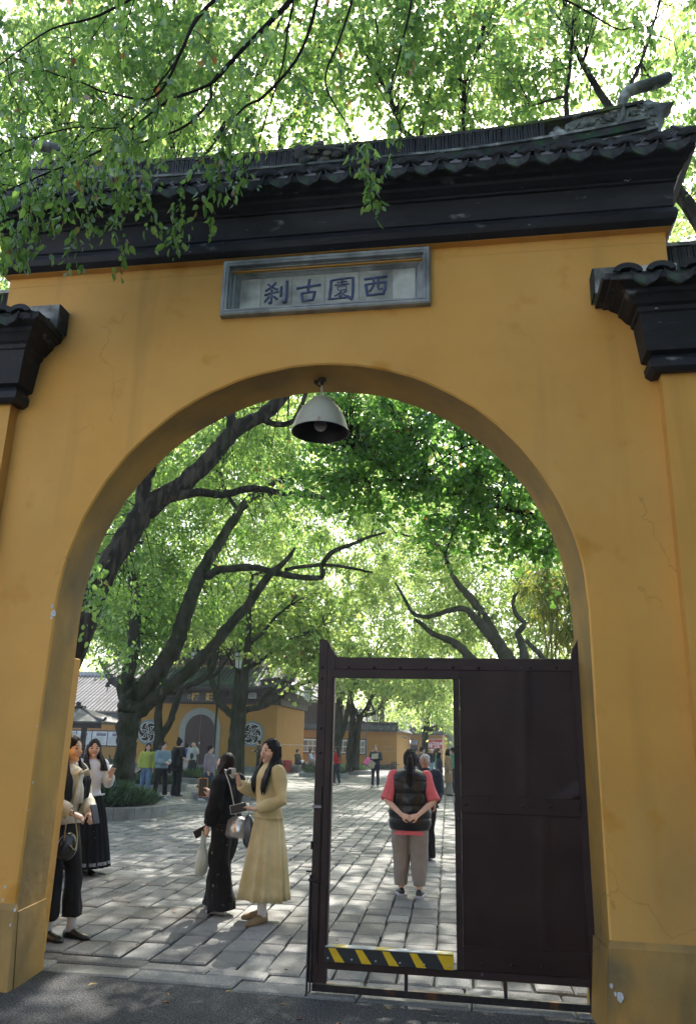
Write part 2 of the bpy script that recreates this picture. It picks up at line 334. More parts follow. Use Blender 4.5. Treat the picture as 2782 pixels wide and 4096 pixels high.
def slab(x0, x1, y0, y1, hz=None, near=True):
    """one paving block in row coordinates with uneven corners and chamfered top"""
    j = lambda s: rnd.uniform(-s, s)
    g_ = 0.0075 if near else 0.009
    h = (0.007 + j(0.006)) if hz is None else hz
    c = [(x0 + g_ + j(.008), y0 + g_ + j(.009)), (x1 - g_ + j(.008), y0 + g_ + j(.009)), (x1 - g_ + j(.008), y1 - g_ + j(.009)), (x0 + g_ + j(.008), y1 - g_ + j(.009))]
    cx = (x0 + x1) / 2; cyy = (y0 + y1) / 2
    tx, ty = j(.010), j(.010)
    z = lambda p: h + (p[0] - cx) * tx + (p[1] - cyy) * ty
    q = 0.017
    inn = [(p[0] + (q if p[0] < cx else -q), p[1] + (q if p[1] < cyy else -q)) for p in c]
    return [[(p[0], p[1], -0.04) for p in c], [(p[0], p[1], z(p) - 0.010) for p in c], [(p[0], p[1], z(p)) for p in inn]]
def rot2(p): return (p[0] * math.cos(ANG) - (p[1] - 5.6) * math.sin(ANG), 5.6 + p[0] * math.sin(ANG) + (p[1] - 5.6) * math.cos(ANG), p[2])
slabs = []
y = 5.60                                       # two border rows laid along the gate
for wdt, lo, hi in ((0.25, .55, .85), (0.20, .4, .7)):
    x = -9.3
    while x < 7:
        l_ = rnd.uniform(lo, hi)
        yy = lambda q: float(np.interp(q, [-9, -3.05, -1.1, 0.7, 7], [5.80, 5.70, 5.53, 5.55, 5.62])) - 5.60
        L = slab(x, x + l_, y + yy(x + l_ / 2) + 0.012, y + wdt + yy(x + l_ / 2)); slabs.append((L, (x + l_ / 2, y + .07))); x += l_
    y += wdt
x = -34.0
while x < 12:
    wd_ = rnd.uniform(0.205, 0.265)
    y = 6.065 + rnd.uniform(0, 0.02) + (0.10 if x < -2 else 0.0); y0f = float(np.interp(x, [-9, -3.05, -1.1, 0.7, 7], [0.2, 0.1, -0.07, -0.05, 0.02])); y += y0f
    while y < 66:
        big = x < -1.4 and y < 12
        l_ = rnd.uniform(0.28, 0.62) if big else rnd.uniform(0.24, 0.5)
        if y > 34: l_ *= 1.6
        if -2.0 - 0.55 * y < x < 1.2 + 0.16 * y:
            L = [[rot2(p) for p in q] for q in slab(x, x + wd_, y, y + l_, near=y < 20)]
            slabs.append((L, rot2((x + wd_ / 2, y + l_ / 2, 0))))
        y += l_
    x += wd_
def seen(c):
    d = Vector((c[0], c[1], 0)) - Vector((0, 0, EYE)); k = F_PX / d.dot(FW); px = 1391 + d.dot(RT) * k; py = 2048 - d.dot(UP) * k
    xl = np.interp(py, [3100, 4050], [235, 120]); return xl < px < 2400 and py < 4110
vis = sorted([s for s in slabs if seen(s[1])], key=lambda s: s[1][1]); near = vis[:300]; nid = set(id(s) for s in near)
for s in near:
    MB().loft(s[0]).build('paving_stone', STONE, pav)
vs = []; fs = []
for s in slabs:
    if id(s) in nid: continue
    k = len(vs)
    for q in s[0]: vs += q
    for i in (0, 1):
        for j_ in range(4): a = k + i * 4 + j_; b_ = k + i * 4 + (j_ + 1) % 4; fs.append((a, b_, b_ + 4, a + 4))
    fs.append((k + 8, k + 9, k + 10, k + 11))
stuff(raw('paving_stones', vs, fs, STONE, pav))
b = MB(); b.box(-140, 140, 66.1, 240, -0.027, 0.004); o = b.build('far_courtyard', FARG); struct(o, 'far courtyard ground')
# fallen leaves
vs = []; fs = []
for i in range(150):
    if i < 110: x = rnd.uniform(-9, 2.5); y = 5.8 + 18 * rnd.random() ** 1.5
    else: x = rnd.uniform(-4, 1.5); y = rnd.uniform(3.6, 5.5)
    a = rnd.uniform(0, 2 * PI); s_ = rnd.uniform(0.018, 0.036); z = 0.016 + rnd.uniform(0, .006)
    k = len(vs)
    for t_, w_, h_ in ((-1, 0, 0), (-.2, .45, .012), (1, 0, .006), (-.2, -.45, .01)):
        vs.append((x + s_ * (t_ * math.cos(a) - w_ * math.sin(a)), y + s_ * (t_ * math.sin(a) + w_ * math.cos(a)), z + h_))
    fs.append((k, k + 1, k + 2, k + 3))
DRY = mat('dry_fallen_leaf', (0.30, 0.10, 0.03), 0.7, 0.2, 3, island=0.6, col2=(0.30, 0.22, 0.05), mix=(0.45, 0.55))
tag(raw('fallen_leaves', vs, fs, DRY), 'small dry orange leaves scattered over the paving and asphalt', 'fallen leaves', kind='stuff')
# ------------------------------------------------------------------ the gate wall
YF, YB = 5.24, 5.72
XL, XR = -3.81, 1.468
gate = thing('gate_wall', 'tall ochre plaster gate wall with a round arch, black cornice and tiled roof', 'gate wall', (-1.15, YF, 0))
def arch_pts(cx, r, zs, x0, x1, n=56, seed=3):
    q = random.Random(seed); P = [(x0, 0.0)]
    for k in (0.49, 1.1, 1.8): P.append((x0 + (0.0 if k > .5 else 0), k))
    for i in range(n + 1):
        a = PI - PI * i / n; w = q.uniform(-.0035, .0035); P.append((cx + (r + w) * math.cos(a), zs + (r + w) * math.sin(a)))
    for k in (1.8, 1.1, 0.49): P.append((x1, k))
    P.append((x1, 0.0)); return P
Pf = arch_pts(-1.128, 1.873, 2.445, -3.001, 0.745)
Pb = arch_pts(-1.18, 1.88, 2.44, -3.06, 0.70, seed=4)
ZT = 5.33
b = MB()
def wallface(b, P, y, ZT):
    n = len(P); vs = [(x, y, z) for x, z in P]; ts = [(min(max(x, XL), XR), y, ZT) for x, z in P]
    fs = []; k = n
    a0 = 4; a1 = n - 5
    for i in range(a0, a1): fs.append((i, i + 1, i + 1 + n, i + n))
    vs += ts
    m = len(vs); vs += [(XL, y, 0), (XL, y, ZT), (XR, y, 0), (XR, y, ZT)]
    fs.append(tuple([m] + list(range(0, a0 + 1)) + [a0 + n, m + 1])); fs.append(tuple([m + 3, a1 + n] + list(range(a1, n)) + [m + 2]))
    b.add(vs, fs)
CH = 0.012
def off(P, d):
    return [((x - d if i < 4 else x + d if i > len(P) - 5 else -1.128 + (x + 1.128) * (1 + d / 1.873)), (z if i < 4 or i > len(P) - 5 else 2.445 + (z - 2.445) * (1 + d / 1.873))) for i, (x, z) in enumerate(P)]
Pfo = off(Pf, CH)
wallface(b, Pfo, YF, 4.42); wallface(b, Pb, YB, 5.33)
HX0, HX1, HZ0, HZ1 = -1.895, -0.305, 4.822, 5.248     # hollow behind the plaque
for x0_, x1_, z0_, z1_ in ((XL, XR, 4.42, HZ0), (XL, XR, HZ1, ZT), (XL, HX0, HZ0, HZ1), (HX1, XR, HZ0, HZ1)):
    b.add([(x0_, YF, z0_), (x1_, YF, z0_), (x1_, YF, z1_), (x0_, YF, z1_)], [(0, 1, 2, 3)])
b.add([(HX0, YF, HZ0), (HX1, YF, HZ0), (HX1, YF, HZ1), (HX0, YF, HZ1), (HX0, YF + .12, HZ0), (HX1, YF + .12, HZ0), (HX1, YF + .12, HZ1), (HX0, YF + .12, HZ1)], [(0, 1, 5, 4), (1, 2, 6, 5), (2, 3, 7, 6), (3, 0, 4, 7), (4, 5, 6, 7)])
b.box(XL, XL + 0.001, YF, YB, 0, ZT); b.box(XR - 0.001, XR, YF, YB, 0, ZT)
n_ = len(Pf)
b.add([(x, YF, z) for x, z in Pfo] + [(x, YF + CH, z) for x, z in Pf], [(i, i + 1, i + 1 + n_, i + n_) for i in range(n_ - 1)])
b.build('wall', Y_WALL, gate, angle=25)
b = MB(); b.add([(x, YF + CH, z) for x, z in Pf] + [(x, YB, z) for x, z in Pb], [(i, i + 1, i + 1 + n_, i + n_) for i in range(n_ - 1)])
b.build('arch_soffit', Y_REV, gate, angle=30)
# battered plinths of the two piers
for xa, xb, inner in ((XL, -3.001, 1), (0.745, XR, -1)):
    b = MB(); d = 0.03
    x_in = xb if inner > 0 else xa
    lo, hi = (xa - .0, xb + d * inner * 1.5) if inner > 0 else (xa - d * 1.5, xb)
    b.loft([[(lo, YF - 0.05, -0.02), (hi, YF - 0.05, -0.02), (hi, YF + .015, -0.02), (lo, YF + .015, -0.02)],
            [(xa if inner > 0 else xa - .012, YF - d, 0.465), (xb + (.012 if inner > 0 else 0), YF - d, 0.465), (xb + (.012 if inner > 0 else 0), YF + .012, 0.465), (xa if inner > 0 else xa - .012, YF + .012, 0.465)],
            [(xa, YF - 0.004, 0.50), (xb, YF - 0.004, 0.50), (xb, YF + .012, 0.50), (xa, YF + .012, 0.50)]])
    b.build('plinth', Y_LOW, gate)
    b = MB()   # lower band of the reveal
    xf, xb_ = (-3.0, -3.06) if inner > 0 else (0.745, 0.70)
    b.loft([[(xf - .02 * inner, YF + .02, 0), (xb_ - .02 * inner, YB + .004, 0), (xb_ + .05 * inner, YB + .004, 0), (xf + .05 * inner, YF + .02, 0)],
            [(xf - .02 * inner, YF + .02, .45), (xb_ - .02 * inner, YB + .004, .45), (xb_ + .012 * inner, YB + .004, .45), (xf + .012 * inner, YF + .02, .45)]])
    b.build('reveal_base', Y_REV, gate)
# pale strip of the opened leaf's jamb seen past the left pier, and the back buttress
p0, p1 = W(288, 2633, 6.1), W(312, 2633, 6.1)
b = MB(); b.cbox(p0.x - .25, p1.x, 5.724, 6.15, -0.02, p0.z, .01); b.build('buttress', Y_WALL, gate)
# cornice
PROF = [(0.0, 5.295), (0.07, 5.272), (0.115, 5.30), (0.135, 5.345), (0.118, 5.39), (0.090, 5.405), (0.088, 5.415), (0.102, 5.422), (0.102, 5.436), (0.092, 5.44), (0.125, 5.585), (0.128, 5.60), (0.150, 5.602), (0.152, 5.622),
        (0.170, 5.63), (0.205, 5.655), (0.215, 5.675), (0.26, 5.685), (0.27, 5.71), (0.33, 5.725), (0.33, 5.76), (0.0, 5.78)]
b = MB(); b.ringloft(XL, XR, YF, YB, PROF, kx=0.55); b.build('cornice', BLACK, gate)
b = MB(); b.ringloft(XL, XR, YF, YB, [(0.002, 5.18), (0.004, 5.262), (0.062, 5.268), (0.062, 5.2719), (0.002, 5.2719)], kx=0.55); b.build('soffit_strip', Y_WALL, gate)
# faint vertical board joints on the black band
for px in (770, 900, 1035, 515):
    q = W(px, 930, 5.13)
    MB().box(q.x - .002, q.x + .002, 5.1355, 5.15, 5.45, 5.57).build('joint', mat('dark_gap', (0.005, 0.005, 0.006), 0.9), gate)
# roof: sloping bed, tile rows, caps, drips
def curve_up(x, a=-3.95, c=1.62, rise=0.035, span=0.5):
    e = min(x - a, c - x); t = max(0.0, 1 - e / span); return rise * t * t
YE, ZE, YR, ZR = 4.875, 5.765, 5.40, 6.27
def roofbed(b, x0, x1, n, ye, ze, yr, zr, lift, th=0.03):
    loops = []
    for i in range(n + 1):
        x = x0 + (x1 - x0) * i / n; l_ = lift(x)
        loops.append([(x, ye, ze + l_), (x, yr, zr + l_), (x, 2 * YB - yr - (YB - YF) * 0 + 0.0, zr + l_), (x, 2 * yr - ye + .16, ze + l_), (x, 2 * yr - ye + .16, ze - th + l_), (x, ye, ze - th + l_)])
    b.loft(loops)
b = MB(); roofbed(b, XL - .17, XR + .17, 20, YE + .02, ZE - .005, YR, ZR - .03, curve_up, 0.05); b.build('roof_bed', TILE, gate)
def drip_mesh(w=0.096, h=0.092):
    """hanging crescent eave tile, ends in a point, raised rim; front towards -y"""
    out = []; n = 14
    top = [(-w + 2 * w * i / n, 0.016 - 0.046 * math.cos((i / n - .5) * PI)) for i in range(n + 1)]
    bot = [(w - 2 * w * i / n, 0.012 - h * 1.05 * math.sqrt(max(0, 1 - (2 * i / n - 1) ** 2)) ** .9 - (0.014 * max(0, 1 - abs(i / n - .5) * 7))) for i in range(n + 1)]
    poly = top + bot
    m = MB(); m.prism(poly, -0.008, 0.012)
    rim = [( x, -.011, z) for x, z in bot]
    m.tube(rim, 0.005, 5)
    return m
def cap_mesh(r=0.098):
    """arched face of a cover row with a scalloped outer edge"""
    m = MB(); n = 22; outer = []; inner = []
    for i in range(n + 1):
        a = PI * (0.06 + 0.88 * i / n); s_ = r * (1 + 0.03 * (i % 2))
        outer.append((math.cos(a) * s_, math.sin(a) * s_ * .74)); inner.append((math.cos(a) * r * .60, math.sin(a) * r * .36))
    m.prism(outer + inner[::-1], -0.009, 0.014)
    return m
def row_mesh(ye, ze, yr, zr, r=0.068, n=8, steps=7):
    """overlapping cover tiles climbing the slope, one row"""
    m = MB(); d = Vector((0, yr - ye, zr - ze)); L = d.length; u = d.normalized(); nrm = Vector((0, -u.z, u.y))
    for k in range(steps):
        s0 = L * k / steps; s1 = L * (k + 1) / steps + .012
        loops = []
        for s_, lift_ in ((s0, .014), (s1, .004)):
            loops.append([Vector((math.cos(PI * j / n) * r, 0, 0)) + u * s_ + nrm * (math.sin(PI * j / n) * r * .72 + lift_) for j in range(n + 1)] +
                         [Vector((math.cos(PI * j / n) * r * .8, 0, 0)) + u * s_ + nrm * (math.sin(PI * j / n) * r * .5 + lift_) for j in range(n, -1, -1)])
        m.loft(loops)
    return m
ox, oy, oz = worg(gate)
dm = drip_mesh().mesh('drip_tile', TILE); cm = cap_mesh().mesh('cap_tile', TILE); rm = row_mesh(0, 0, YR - YE, ZR - ZE).mesh('cover_tile_row', TILE)
NT = 25; STEP = (XR + .15 - (XL - .15)) / NT
for i in range(NT):
    x = XL - .15 + STEP * (i + .5); z = ZE + curve_up(x); rr = rnd.uniform(-.02, .02)
    inst('drip_tile', dm, gate, (x - ox, YE - .012 - oy, z - .022 - oz), (0.10 + rr, rr, rr))
for i in range(NT + 1):
    x = XL - .15 + STEP * i; z = ZE + curve_up(x); rr = rnd.uniform(-.015, .015)
    inst('cap_tile', cm, gate, (x - ox, YE + .012 - oy, z + .010 - oz), (0.0, rr, rr))
    inst('cover_tile_row', rm, gate, (x - ox, YE + .04 - oy, z - .006 - oz), (0, 0, rr * .5))
# corner end boards of the eave
for s_, x in ((-1, XL - .17), (1, XR + .17)):
    b = MB(); l_ = curve_up(x)
    b.loft([[(x, YE + .03, ZE - .05 + l_), (x + .035 * s_, YE + .03, ZE - .05 + l_), (x + .035 * s_, YE + .03, ZE + .06 + l_), (x, YE + .03, ZE + .06 + l_)],
            [(x, YR, ZR - .05 + l_), (x + .035 * s_, YR, ZR - .05 + l_), (x + .035 * s_, YR, ZR + .06 + l_), (x, YR, ZR + .06 + l_)]])
    b.build('verge', TILE, gate)
# ridge: mortar course, upright tiles standing on edge, cap
def ridge_z(x): return 6.30 + 0.16 * max(0.0, 1 - min(x + 3.9, 1.55 - x) / 1.9) ** 2
def strip(b, x0, x1, n, y0, y1, za, zb, f):
    b.loft([[(x0 + (x1 - x0) * i / n, y0, f(x0 + (x1 - x0) * i / n) + za), (x0 + (x1 - x0) * i / n, y1, f(x0 + (x1 - x0) * i / n) + za),
             (x0 + (x1 - x0) * i / n, y1, f(x0 + (x1 - x0) * i / n) + zb), (x0 + (x1 - x0) * i / n, y0, f(x0 + (x1 - x0) * i / n) + zb)] for i in range(n + 1)])
b = MB(); strip(b, -3.8, 1.45, 26, 5.36, 5.60, -.10, -.035, ridge_z); b.build('ridge_base', TILE, gate)
b = MB(); strip(b, -3.8, 1.45, 26, 5.345, 5.615, -.034, -.012, ridge_z); b.build('ridge_fillet', CARVE, gate)
b = MB(); strip(b, -3.8, 1.45, 26, 5.372, 5.588, .150, .178, ridge_z)
b.build('ridge_cap', mat('mossy_cap', (0.05, 0.05, 0.045), 0.9, 0.3, 8, 0.01, 30, layers=(((0.07, 0.10, 0.02), 5.0, 0.45, 0.6), ((0.25, 0.25, 0.22), 9.0, 0.62, 0.7))), gate)
tm = MB().cbox(-.0085, .0085, -.11, .11, 0, .155, .003).mesh('ridge_tile', TILE)
x = -2.98
while x < 0.66:
    rr = rnd.uniform(-.03, .03)
    inst('ridge_tile', tm, gate, (x - ox, 5.48 + rnd.uniform(-.006, .006) - oy, ridge_z(x) - .012 - oz), (0, rr, 0), (rnd.uniform(.85, 1.0), 1, 1)); x += rnd.uniform(.0195, .0235)
# end ornaments: carved body, scroll that turns up into a horn
def px6(pts, Y, dx=0.0): return [W(2150 + x / 2.497, 250 + y / 2.497, Y) for x, y in pts]
def smooth_line(P, k=4):
    P = [Vector(p) for p in P]; out = []
    for i in range(len(P) - 1):
        a = P[max(i - 1, 0)]; b_ = P[i]; c = P[i + 1]; d = P[min(i + 2, len(P) - 1)]
        for j in range(k):
            t = j / k; out.append(0.5 * ((2 * b_) + (c - a) * t + (2 * a - 5 * b_ + 4 * c - d) * t * t + (3 * b_ - a - 3 * c + d) * t ** 3))
    out.append(P[-1]); return out
body = px6([(270, 640), (330, 605), (560, 525), (700, 470), (830, 425), (905, 445), (960, 425), (1050, 398), (1100, 384), (1165, 412), (1250, 418), (1350, 406), (1270, 455), (1225, 500), (1205, 560), (1262, 580), (1222, 640), (1190, 700), (950, 745), (700, 795), (480, 810), (260, 815)], 5.42)
scroll = smooth_line(px6([(270, 790), (480, 745), (660, 690), (790, 625), (845, 545), (848, 450), (850, 360), (890, 285), (990, 235), (1130, 200), (1240, 160), (1325, 115)], 5.40), 3)
MIRX = XL + XR
for side in (1, -1):
    fx = (lambda p: Vector(p)) if side > 0 else (lambda p: Vector((MIRX - p[0], p[1], p[2])))
    b = MB(); b.prism([(fx(p).x, p.z) for p in body][::side], 5.40, 5.55)
    orn = b.build('ridge_ornament', CARVE, gate)
    b = MB(); n = len(scroll); rad = [(.055, .030 + .016 * min(1, i / n * 1.3)) if i > n * .5 else (.05, .022) for i in range(n)]; rad[-1] = (.035, .03)
    b.tube([fx((p.x, 5.42, p.z)) for p in scroll], rad, 8); b.build('scroll', CARVE, orn, smooth=True)
    b = MB()   # carved leaves and curls in relief
    q = random.Random(5)
    for (cx_, cz_, s_) in ((330, 690, .05), (430, 640, .05), (530, 620, .05), (640, 590, .06), (720, 560, .06), (760, 500, .05), (960, 520, .06), (1060, 470, .07), (1120, 440, .04), (980, 600, .05), (1080, 560, .05), (1010, 640, .05), (900, 680, .04), (1130, 620, .04), (610, 660, .03), (1160, 520, .03)):
        c = px6([(cx_, cz_)], 5.40)[0]; pts = []
        for k in range(9):
            a = k * .75 + q.uniform(0, 3); r = s_ * (1 - k / 11); pts.append(fx((c.x + math.cos(a) * r, 5.395, c.z + math.sin(a) * r * .7)))
        b.tube(pts, [.012] * 9, 5)
    for pts in (([(300, 800), (600, 790), (900, 730), (1190, 660)]), ([(360, 830), (700, 800), (1000, 745)])):
        b.tube([fx((p.x, 5.385, p.z)) for p in px6(pts, 5.39)], .012, 5)
    b.build('relief', CARVE, orn)
    c = px6([(190, 705)], 5.36)[0]; b = MB()
    for dx, dz in ((0, 0), (.035, 0), (-.04, -.01), (0, .035), (-.01, -.035)): b.ball(fx((c.x + dx, 5.36, c.z + dz)), .03, 8, 6, sc=(1, .5, 1))
    b.build('cloud_boss', CARVE, orn)
q = W(1290, 610, 5.36); b = MB(); r_ = random.Random(9)
for i in range(26):
    b.ball((q.x + r_.uniform(-.22, .22), 5.36 + r_.uniform(-.02, .03), ridge_z(q.x) + .05 + r_.uniform(-.06, .15) - abs(r_.uniform(-.03, .03))), r_.uniform(.02, .045), 7, 5, sc=(1.4, .7, 1))
b.tube([(q.x - .25, 5.35, 6.38), (q.x - .1, 5.33, 6.42), (q.x + .05, 5.33, 6.40), (q.x + .22, 5.35, 6.36)], .02, 6)
b.build('centre_ornament', mat('dark_carving', (0.05, 0.052, 0.045), .9, .3, 12, .01, 40, layers=(((0.12, 0.12, 0.09), 8.0, 0.6, 0.7),)), gate)
# ------------------------------------------------------------------ lower wing walls either side
def wing(side, label):
    # coordinates for the right wing; mirrored for the left
    X = (lambda x: x) if side > 0 else (lambda x: MIRX2 - x - .085 * min(1.0, max(0.0, (1.31 - x) / .25)))
    w = thing('wing_wall', label, 'wall', (X(1.32 + 1.5), 5.14, 0))
    def bx(x0, x1, *a): return (min(X(x0), X(x1)), max(X(x0), X(x1)), *a)
    b = MB(); b.box(*bx(1.317, 5.0, 5.14, 5.70, 0, 4.075)); b.build('wall', Y_WALL, w)
    b = MB(); b.ringloft(*bx(1.317, 5.0), 5.14, 5.66, [(0.0, -.02), (.045, -.02), (.028, .48), (0.003, .51)]); b.build('plinth', Y_LOW, w)
    prof = [(0.0, 4.06), (.05, 4.052), (.085, 4.08), (.09, 4.13), (.07, 4.165), (.065, 4.175), (.105, 4.19), (.135, 4.46), (.15, 4.47), (.155, 4.50), (.18, 4.515), (.215, 4.56), (.23, 4.57), (.235, 4.60), (.29, 4.63), (.29, 4.655), (0, 4.67)]
    x0, x1 = bx(1.317, 5.0)
    b = MB(); b.ringloft(x0, x1, 5.14, 5.70, prof); b.build('cornice', BLACK, w)
    ye, ze = 4.84, 4.665
    b = MB(); e0, e1 = bx(.98, 5.2)
    b.loft([[(e0, ye, ze), (e0, 5.23, ze + .17), (e0, 5.62, ze + .17), (e0, 5.62, ze - .02), (e0, ye, ze - .03)], [(e1, ye, ze), (e1, 5.23, ze + .17), (e1, 5.62, ze + .17), (e1, 5.62, ze - .02), (e1, ye, ze - .03)]]); b.build('roof_bed', TILE, w)
    b = MB(); c0, c1 = bx(.93, 1.50); b.loft([[(c0, 4.86, ze - .012), (c1, 4.86, ze - .012), (c1, 5.235, ze - .012), (c0, 5.235, ze - .012)], [(c0, 4.86, ze + .035), (c1, 4.86, ze + .035), (c1, 5.235, ze + .05), (c0, 5.235, ze + .05)]]); b.build('verge_slab', TILE, w)
    b = MB(); c0, c1 = bx(.915, 1.485); b.box(c0, c1, 5.10, 5.236, 4.70, 4.905); b.build('coping_block', MORTAR, w); b = MB(); b.box(*bx(.903, .9149), 5.095, 5.238, 4.69, 4.90); b.build('coping_end', TILE, w)
    ww = worg(w)
    r2 = row_mesh(0, 0, .30, .10, steps=4).mesh('cover_tile_row', TILE)
    k = 0; x = 1.09
    while x < 4.9:
        rr = rnd.uniform(-.03, .03)
        inst('cap_tile', cm, w, (X(x) - ww[0], ye - .01 - ww[1], ze + .012), (0, rr, rr)); inst('cover_tile_row', r2, w, (X(x) - ww[0], ye - ww[1], ze + .01), (0, 0, 0))
        inst('drip_tile', dm, w, (X(x + .108) - ww[0], ye - .03 - ww[1], ze - .008), (.1, rr, rr)); x += .216
    b = MB(); c0, c1 = bx(1.475, 5.0); b.box(c0, c1, 5.28, 5.56, 4.93, 5.0); b.build('ridge_base', TILE, w)
    b = MB(); b.box(c0, c1, 5.30, 5.54, 5.185, 5.215); b.build('ridge_cap', MORTAR, w)
    t2 = MB().cbox(-.0085, .0085, -.10, .10, 0, .185, .003).mesh('ridge_tile', TILE); x = 1.49
    while x < 2.6:
        inst('ridge_tile', t2, w, (X(x) - ww[0], 5.42 - ww[1], 5.0), (0, rnd.uniform(-.03, .03), 0)); x += .022
    return w
MIRX2 = -3.553 + 1.317
wing(1, 'lower ochre side wall with black tiled cornice on the right of the arch')
wing(-1, 'lower ochre side wall with tiled cornice at the left edge of the arch')
# ------------------------------------------------------------------ stone name plaque
c = [W(898.5, 1048.4, 5.2), W(1715.2, 991.4, 5.2), W(1722.6, 1209.8, 5.2), W(879.7, 1270.8, 5.2)]
px0, px1 = (c[0].x + c[3].x) / 2, (c[1].x + c[2].x) / 2; pz1 = (c[0].z + c[1].z) / 2; pz0 = (c[2].z + c[3].z) / 2
pl = thing('name_plaque', 'grey stone plaque with four raised slate blue characters set above the arch', 'plaque', ((px0 + px1) / 2, YF, (pz0 + pz1) / 2))
def frame(b, x0, x1, z0, z1, prof):
    """picture frame moulding: (inset, y) profile"""
    b.loft([[(x0 + o, y, z0 + o), (x1 - o, y, z0 + o), (x1 - o, y, z1 - o), (x0 + o, y, z1 - o)] for o, y in prof], caps=False)
b = MB(); frame(b, px0, px1, pz0, pz1, [(0, YF + .05), (0, YF - .055), (.012, YF - .065), (.028, YF - .065), (.030, YF - .058), (.034, YF - .066), (.050, YF - .06), (.052, YF - .02), (.062, YF - .02), (.066, YF + .02), (.085, YF + .022), (.088, YF + .035), (.100, YF + .05), (.112, YF + .07), (.125, YF + .072)])
b.build('frame', PLQ, pl)
# the recess needs a hollow in the wall: a cut is made below
ix0, ix1, iz0, iz1 = px0 + .12, px1 - .12, pz0 + .12, pz1 - .12
ws = [0, .105, .29, .475, .66, .85, 1.0]
ws = [0, .118, .302, .492, .685, .873, 1.0]
for i in range(6):
    a, e = ix0 + (ix1 - ix0) * ws[i], ix0 + (ix1 - ix0) * ws[i + 1]
    MB().cbox(a + .0015, e - .0015, YF + .06, YF + .09, iz0 - .03, iz1 + .03, .002).build('panel', PLQ_T, pl)
STROKES = {
 'xi': [([(.08, .84), (.5, .88), (.93, .91)], .055), ([(.12, .60), (.20, .12)], .05), ([(.10, .60), (.5, .65), (.88, .67)], .045), ([(.88, .67), (.87, .42), (.79, .13)], .055), ([(.42, .87), (.41, .55), (.28, .30)], .045), ([(.60, .88), (.59, .48), (.64, .36), (.76, .38)], .045), ([(.18, .13), (.5, .15), (.80, .17)], .05)],
 'gu': [([(.05, .64), (.5, .69), (.96, .74)], .055), ([(.52, .99), (.50, .72), (.48, .42)], .055), ([(.24, .40), (.26, .22), (.31, .04)], .052), ([(.24, .41), (.5, .44), (.74, .45)], .045), ([(.76, .45), (.72, .26), (.68, .08)], .055), ([(.30, .07), (.5, .09), (.68, .10)], .048)],
 'yuan': [([(.07, .88), (.06, .5), (.02, .06)], .055), ([(.10, .89), (.5, .94), (.92, .95)], .045), ([(.92, .95), (.93, .5), (.91, .03), (.82, .07)], .055), ([(.10, .08), (.5, .09), (.9, .11)], .04), ([(.5, .88), (.5, .68)], .03), ([(.30, .78), (.70, .80)], .026), ([(.22, .67), (.78, .69)], .028), ([(.34, .59), (.66, .60), (.64, .46), (.36, .45), (.34, .59)], .022), ([(.5, .44), (.40, .30), (.24, .20)], .03), ([(.43, .34), (.42, .15), (.52, .20)], .026), ([(.70, .42), (.58, .32)], .026), ([(.48, .33), (.62, .20), (.80, .15)], .032)],
 'sha': [([(.46, .96), (.30, .78), (.08, .62)], .045), ([(.16, .90), (.34, .76), (.54, .66)], .045), ([(.05, .44), (.3, .50), (.58, .55)], .045), ([(.32, .64), (.32, .3), (.31, .04), (.24, .10)], .048), ([(.22, .36), (.06, .14)], .042), ([(.42, .36), (.56, .22)], .042), ([(.70, .76), (.69, .34)], .045), ([(.92, .99), (.92, .5), (.90, .04), (.80, .11)], .055)]}
for i, ch in ((1, 'sha'), (2, 'gu'), (3, 'yuan'), (4, 'xi')):
    a, e = ix0 + (ix1 - ix0) * ws[i], ix0 + (ix1 - ix0) * ws[i + 1]; sz = .205; bx = (a + e) / 2 - sz / 2; bz = (iz0 + iz1) / 2 - sz / 2 - .004
    t = MB()
    for P, w in STROKES[ch]:
        Q = smooth_line([(bx + x * sz, YF + .055, bz + z * sz) for x, z in P], 3) if len(P) > 2 else [Vector((bx + x * sz, YF + .055, bz + z * sz)) for x, z in P]
        n = len(Q); R_ = [w * sz * (1.12 if k in (0, n - 1) else 0.95) for k in range(n)]
        ext0 = (Q[0] - Q[1]).normalized() * w * sz * .5; ext1 = (Q[-1] - Q[-2]).normalized() * w * sz * .5
        Q = [Q[0] + ext0] + Q + [Q[-1] + ext1]; R_ = [R_[0] * .6] + R_ + [R_[-1] * .6]
        k0 = len(t.v); t.tube(Q, R_, 8)
        t.v[k0:] = [(x, YF + .055 + (y - YF - .055) * .55, z) for x, y, z in t.v[k0:]]
    t.build('character', INK, pl, smooth=True)

def chip(px, py, r, seed, Y=YF):
    q = random.Random(seed); c = W(px, py, Y - .0015); n = 9
    P = [(c.x + r * q.uniform(.5, 1.1) * math.cos(2 * PI * i / n) * .7, c.z + r * q.uniform(.6, 1.2) * math.sin(2 * PI * i / n)) for i in range(n)]
    MB().prism(P, Y - .0025, Y - .0005).build('paint_chip', CHIP, gate)
CHIP = mat('bare_plaster', (.52, .54, .58), .9, .25, 30)
for i, (px, py, r) in enumerate(((214, 2452, .030), (209, 2425, .018), (206, 2470, .014))): chip(px, py, r, i)
for i, (px, py, r, yy) in enumerate(((2478, 3992, .030, 5.19), (2459, 3978, .014, 5.19), (2443, 3942, .014, 5.19), (20, 3548, .013, 5.24), (12, 3600, .010, 5.205), (42, 3700, .010, 5.20), (60, 3640, .012, 5.20), (150, 2905, .008, 5.24), (133, 3130, .010, 5.24), (112, 3240, .008, 5.24))): chip(px, py, r, 20 + i, yy)
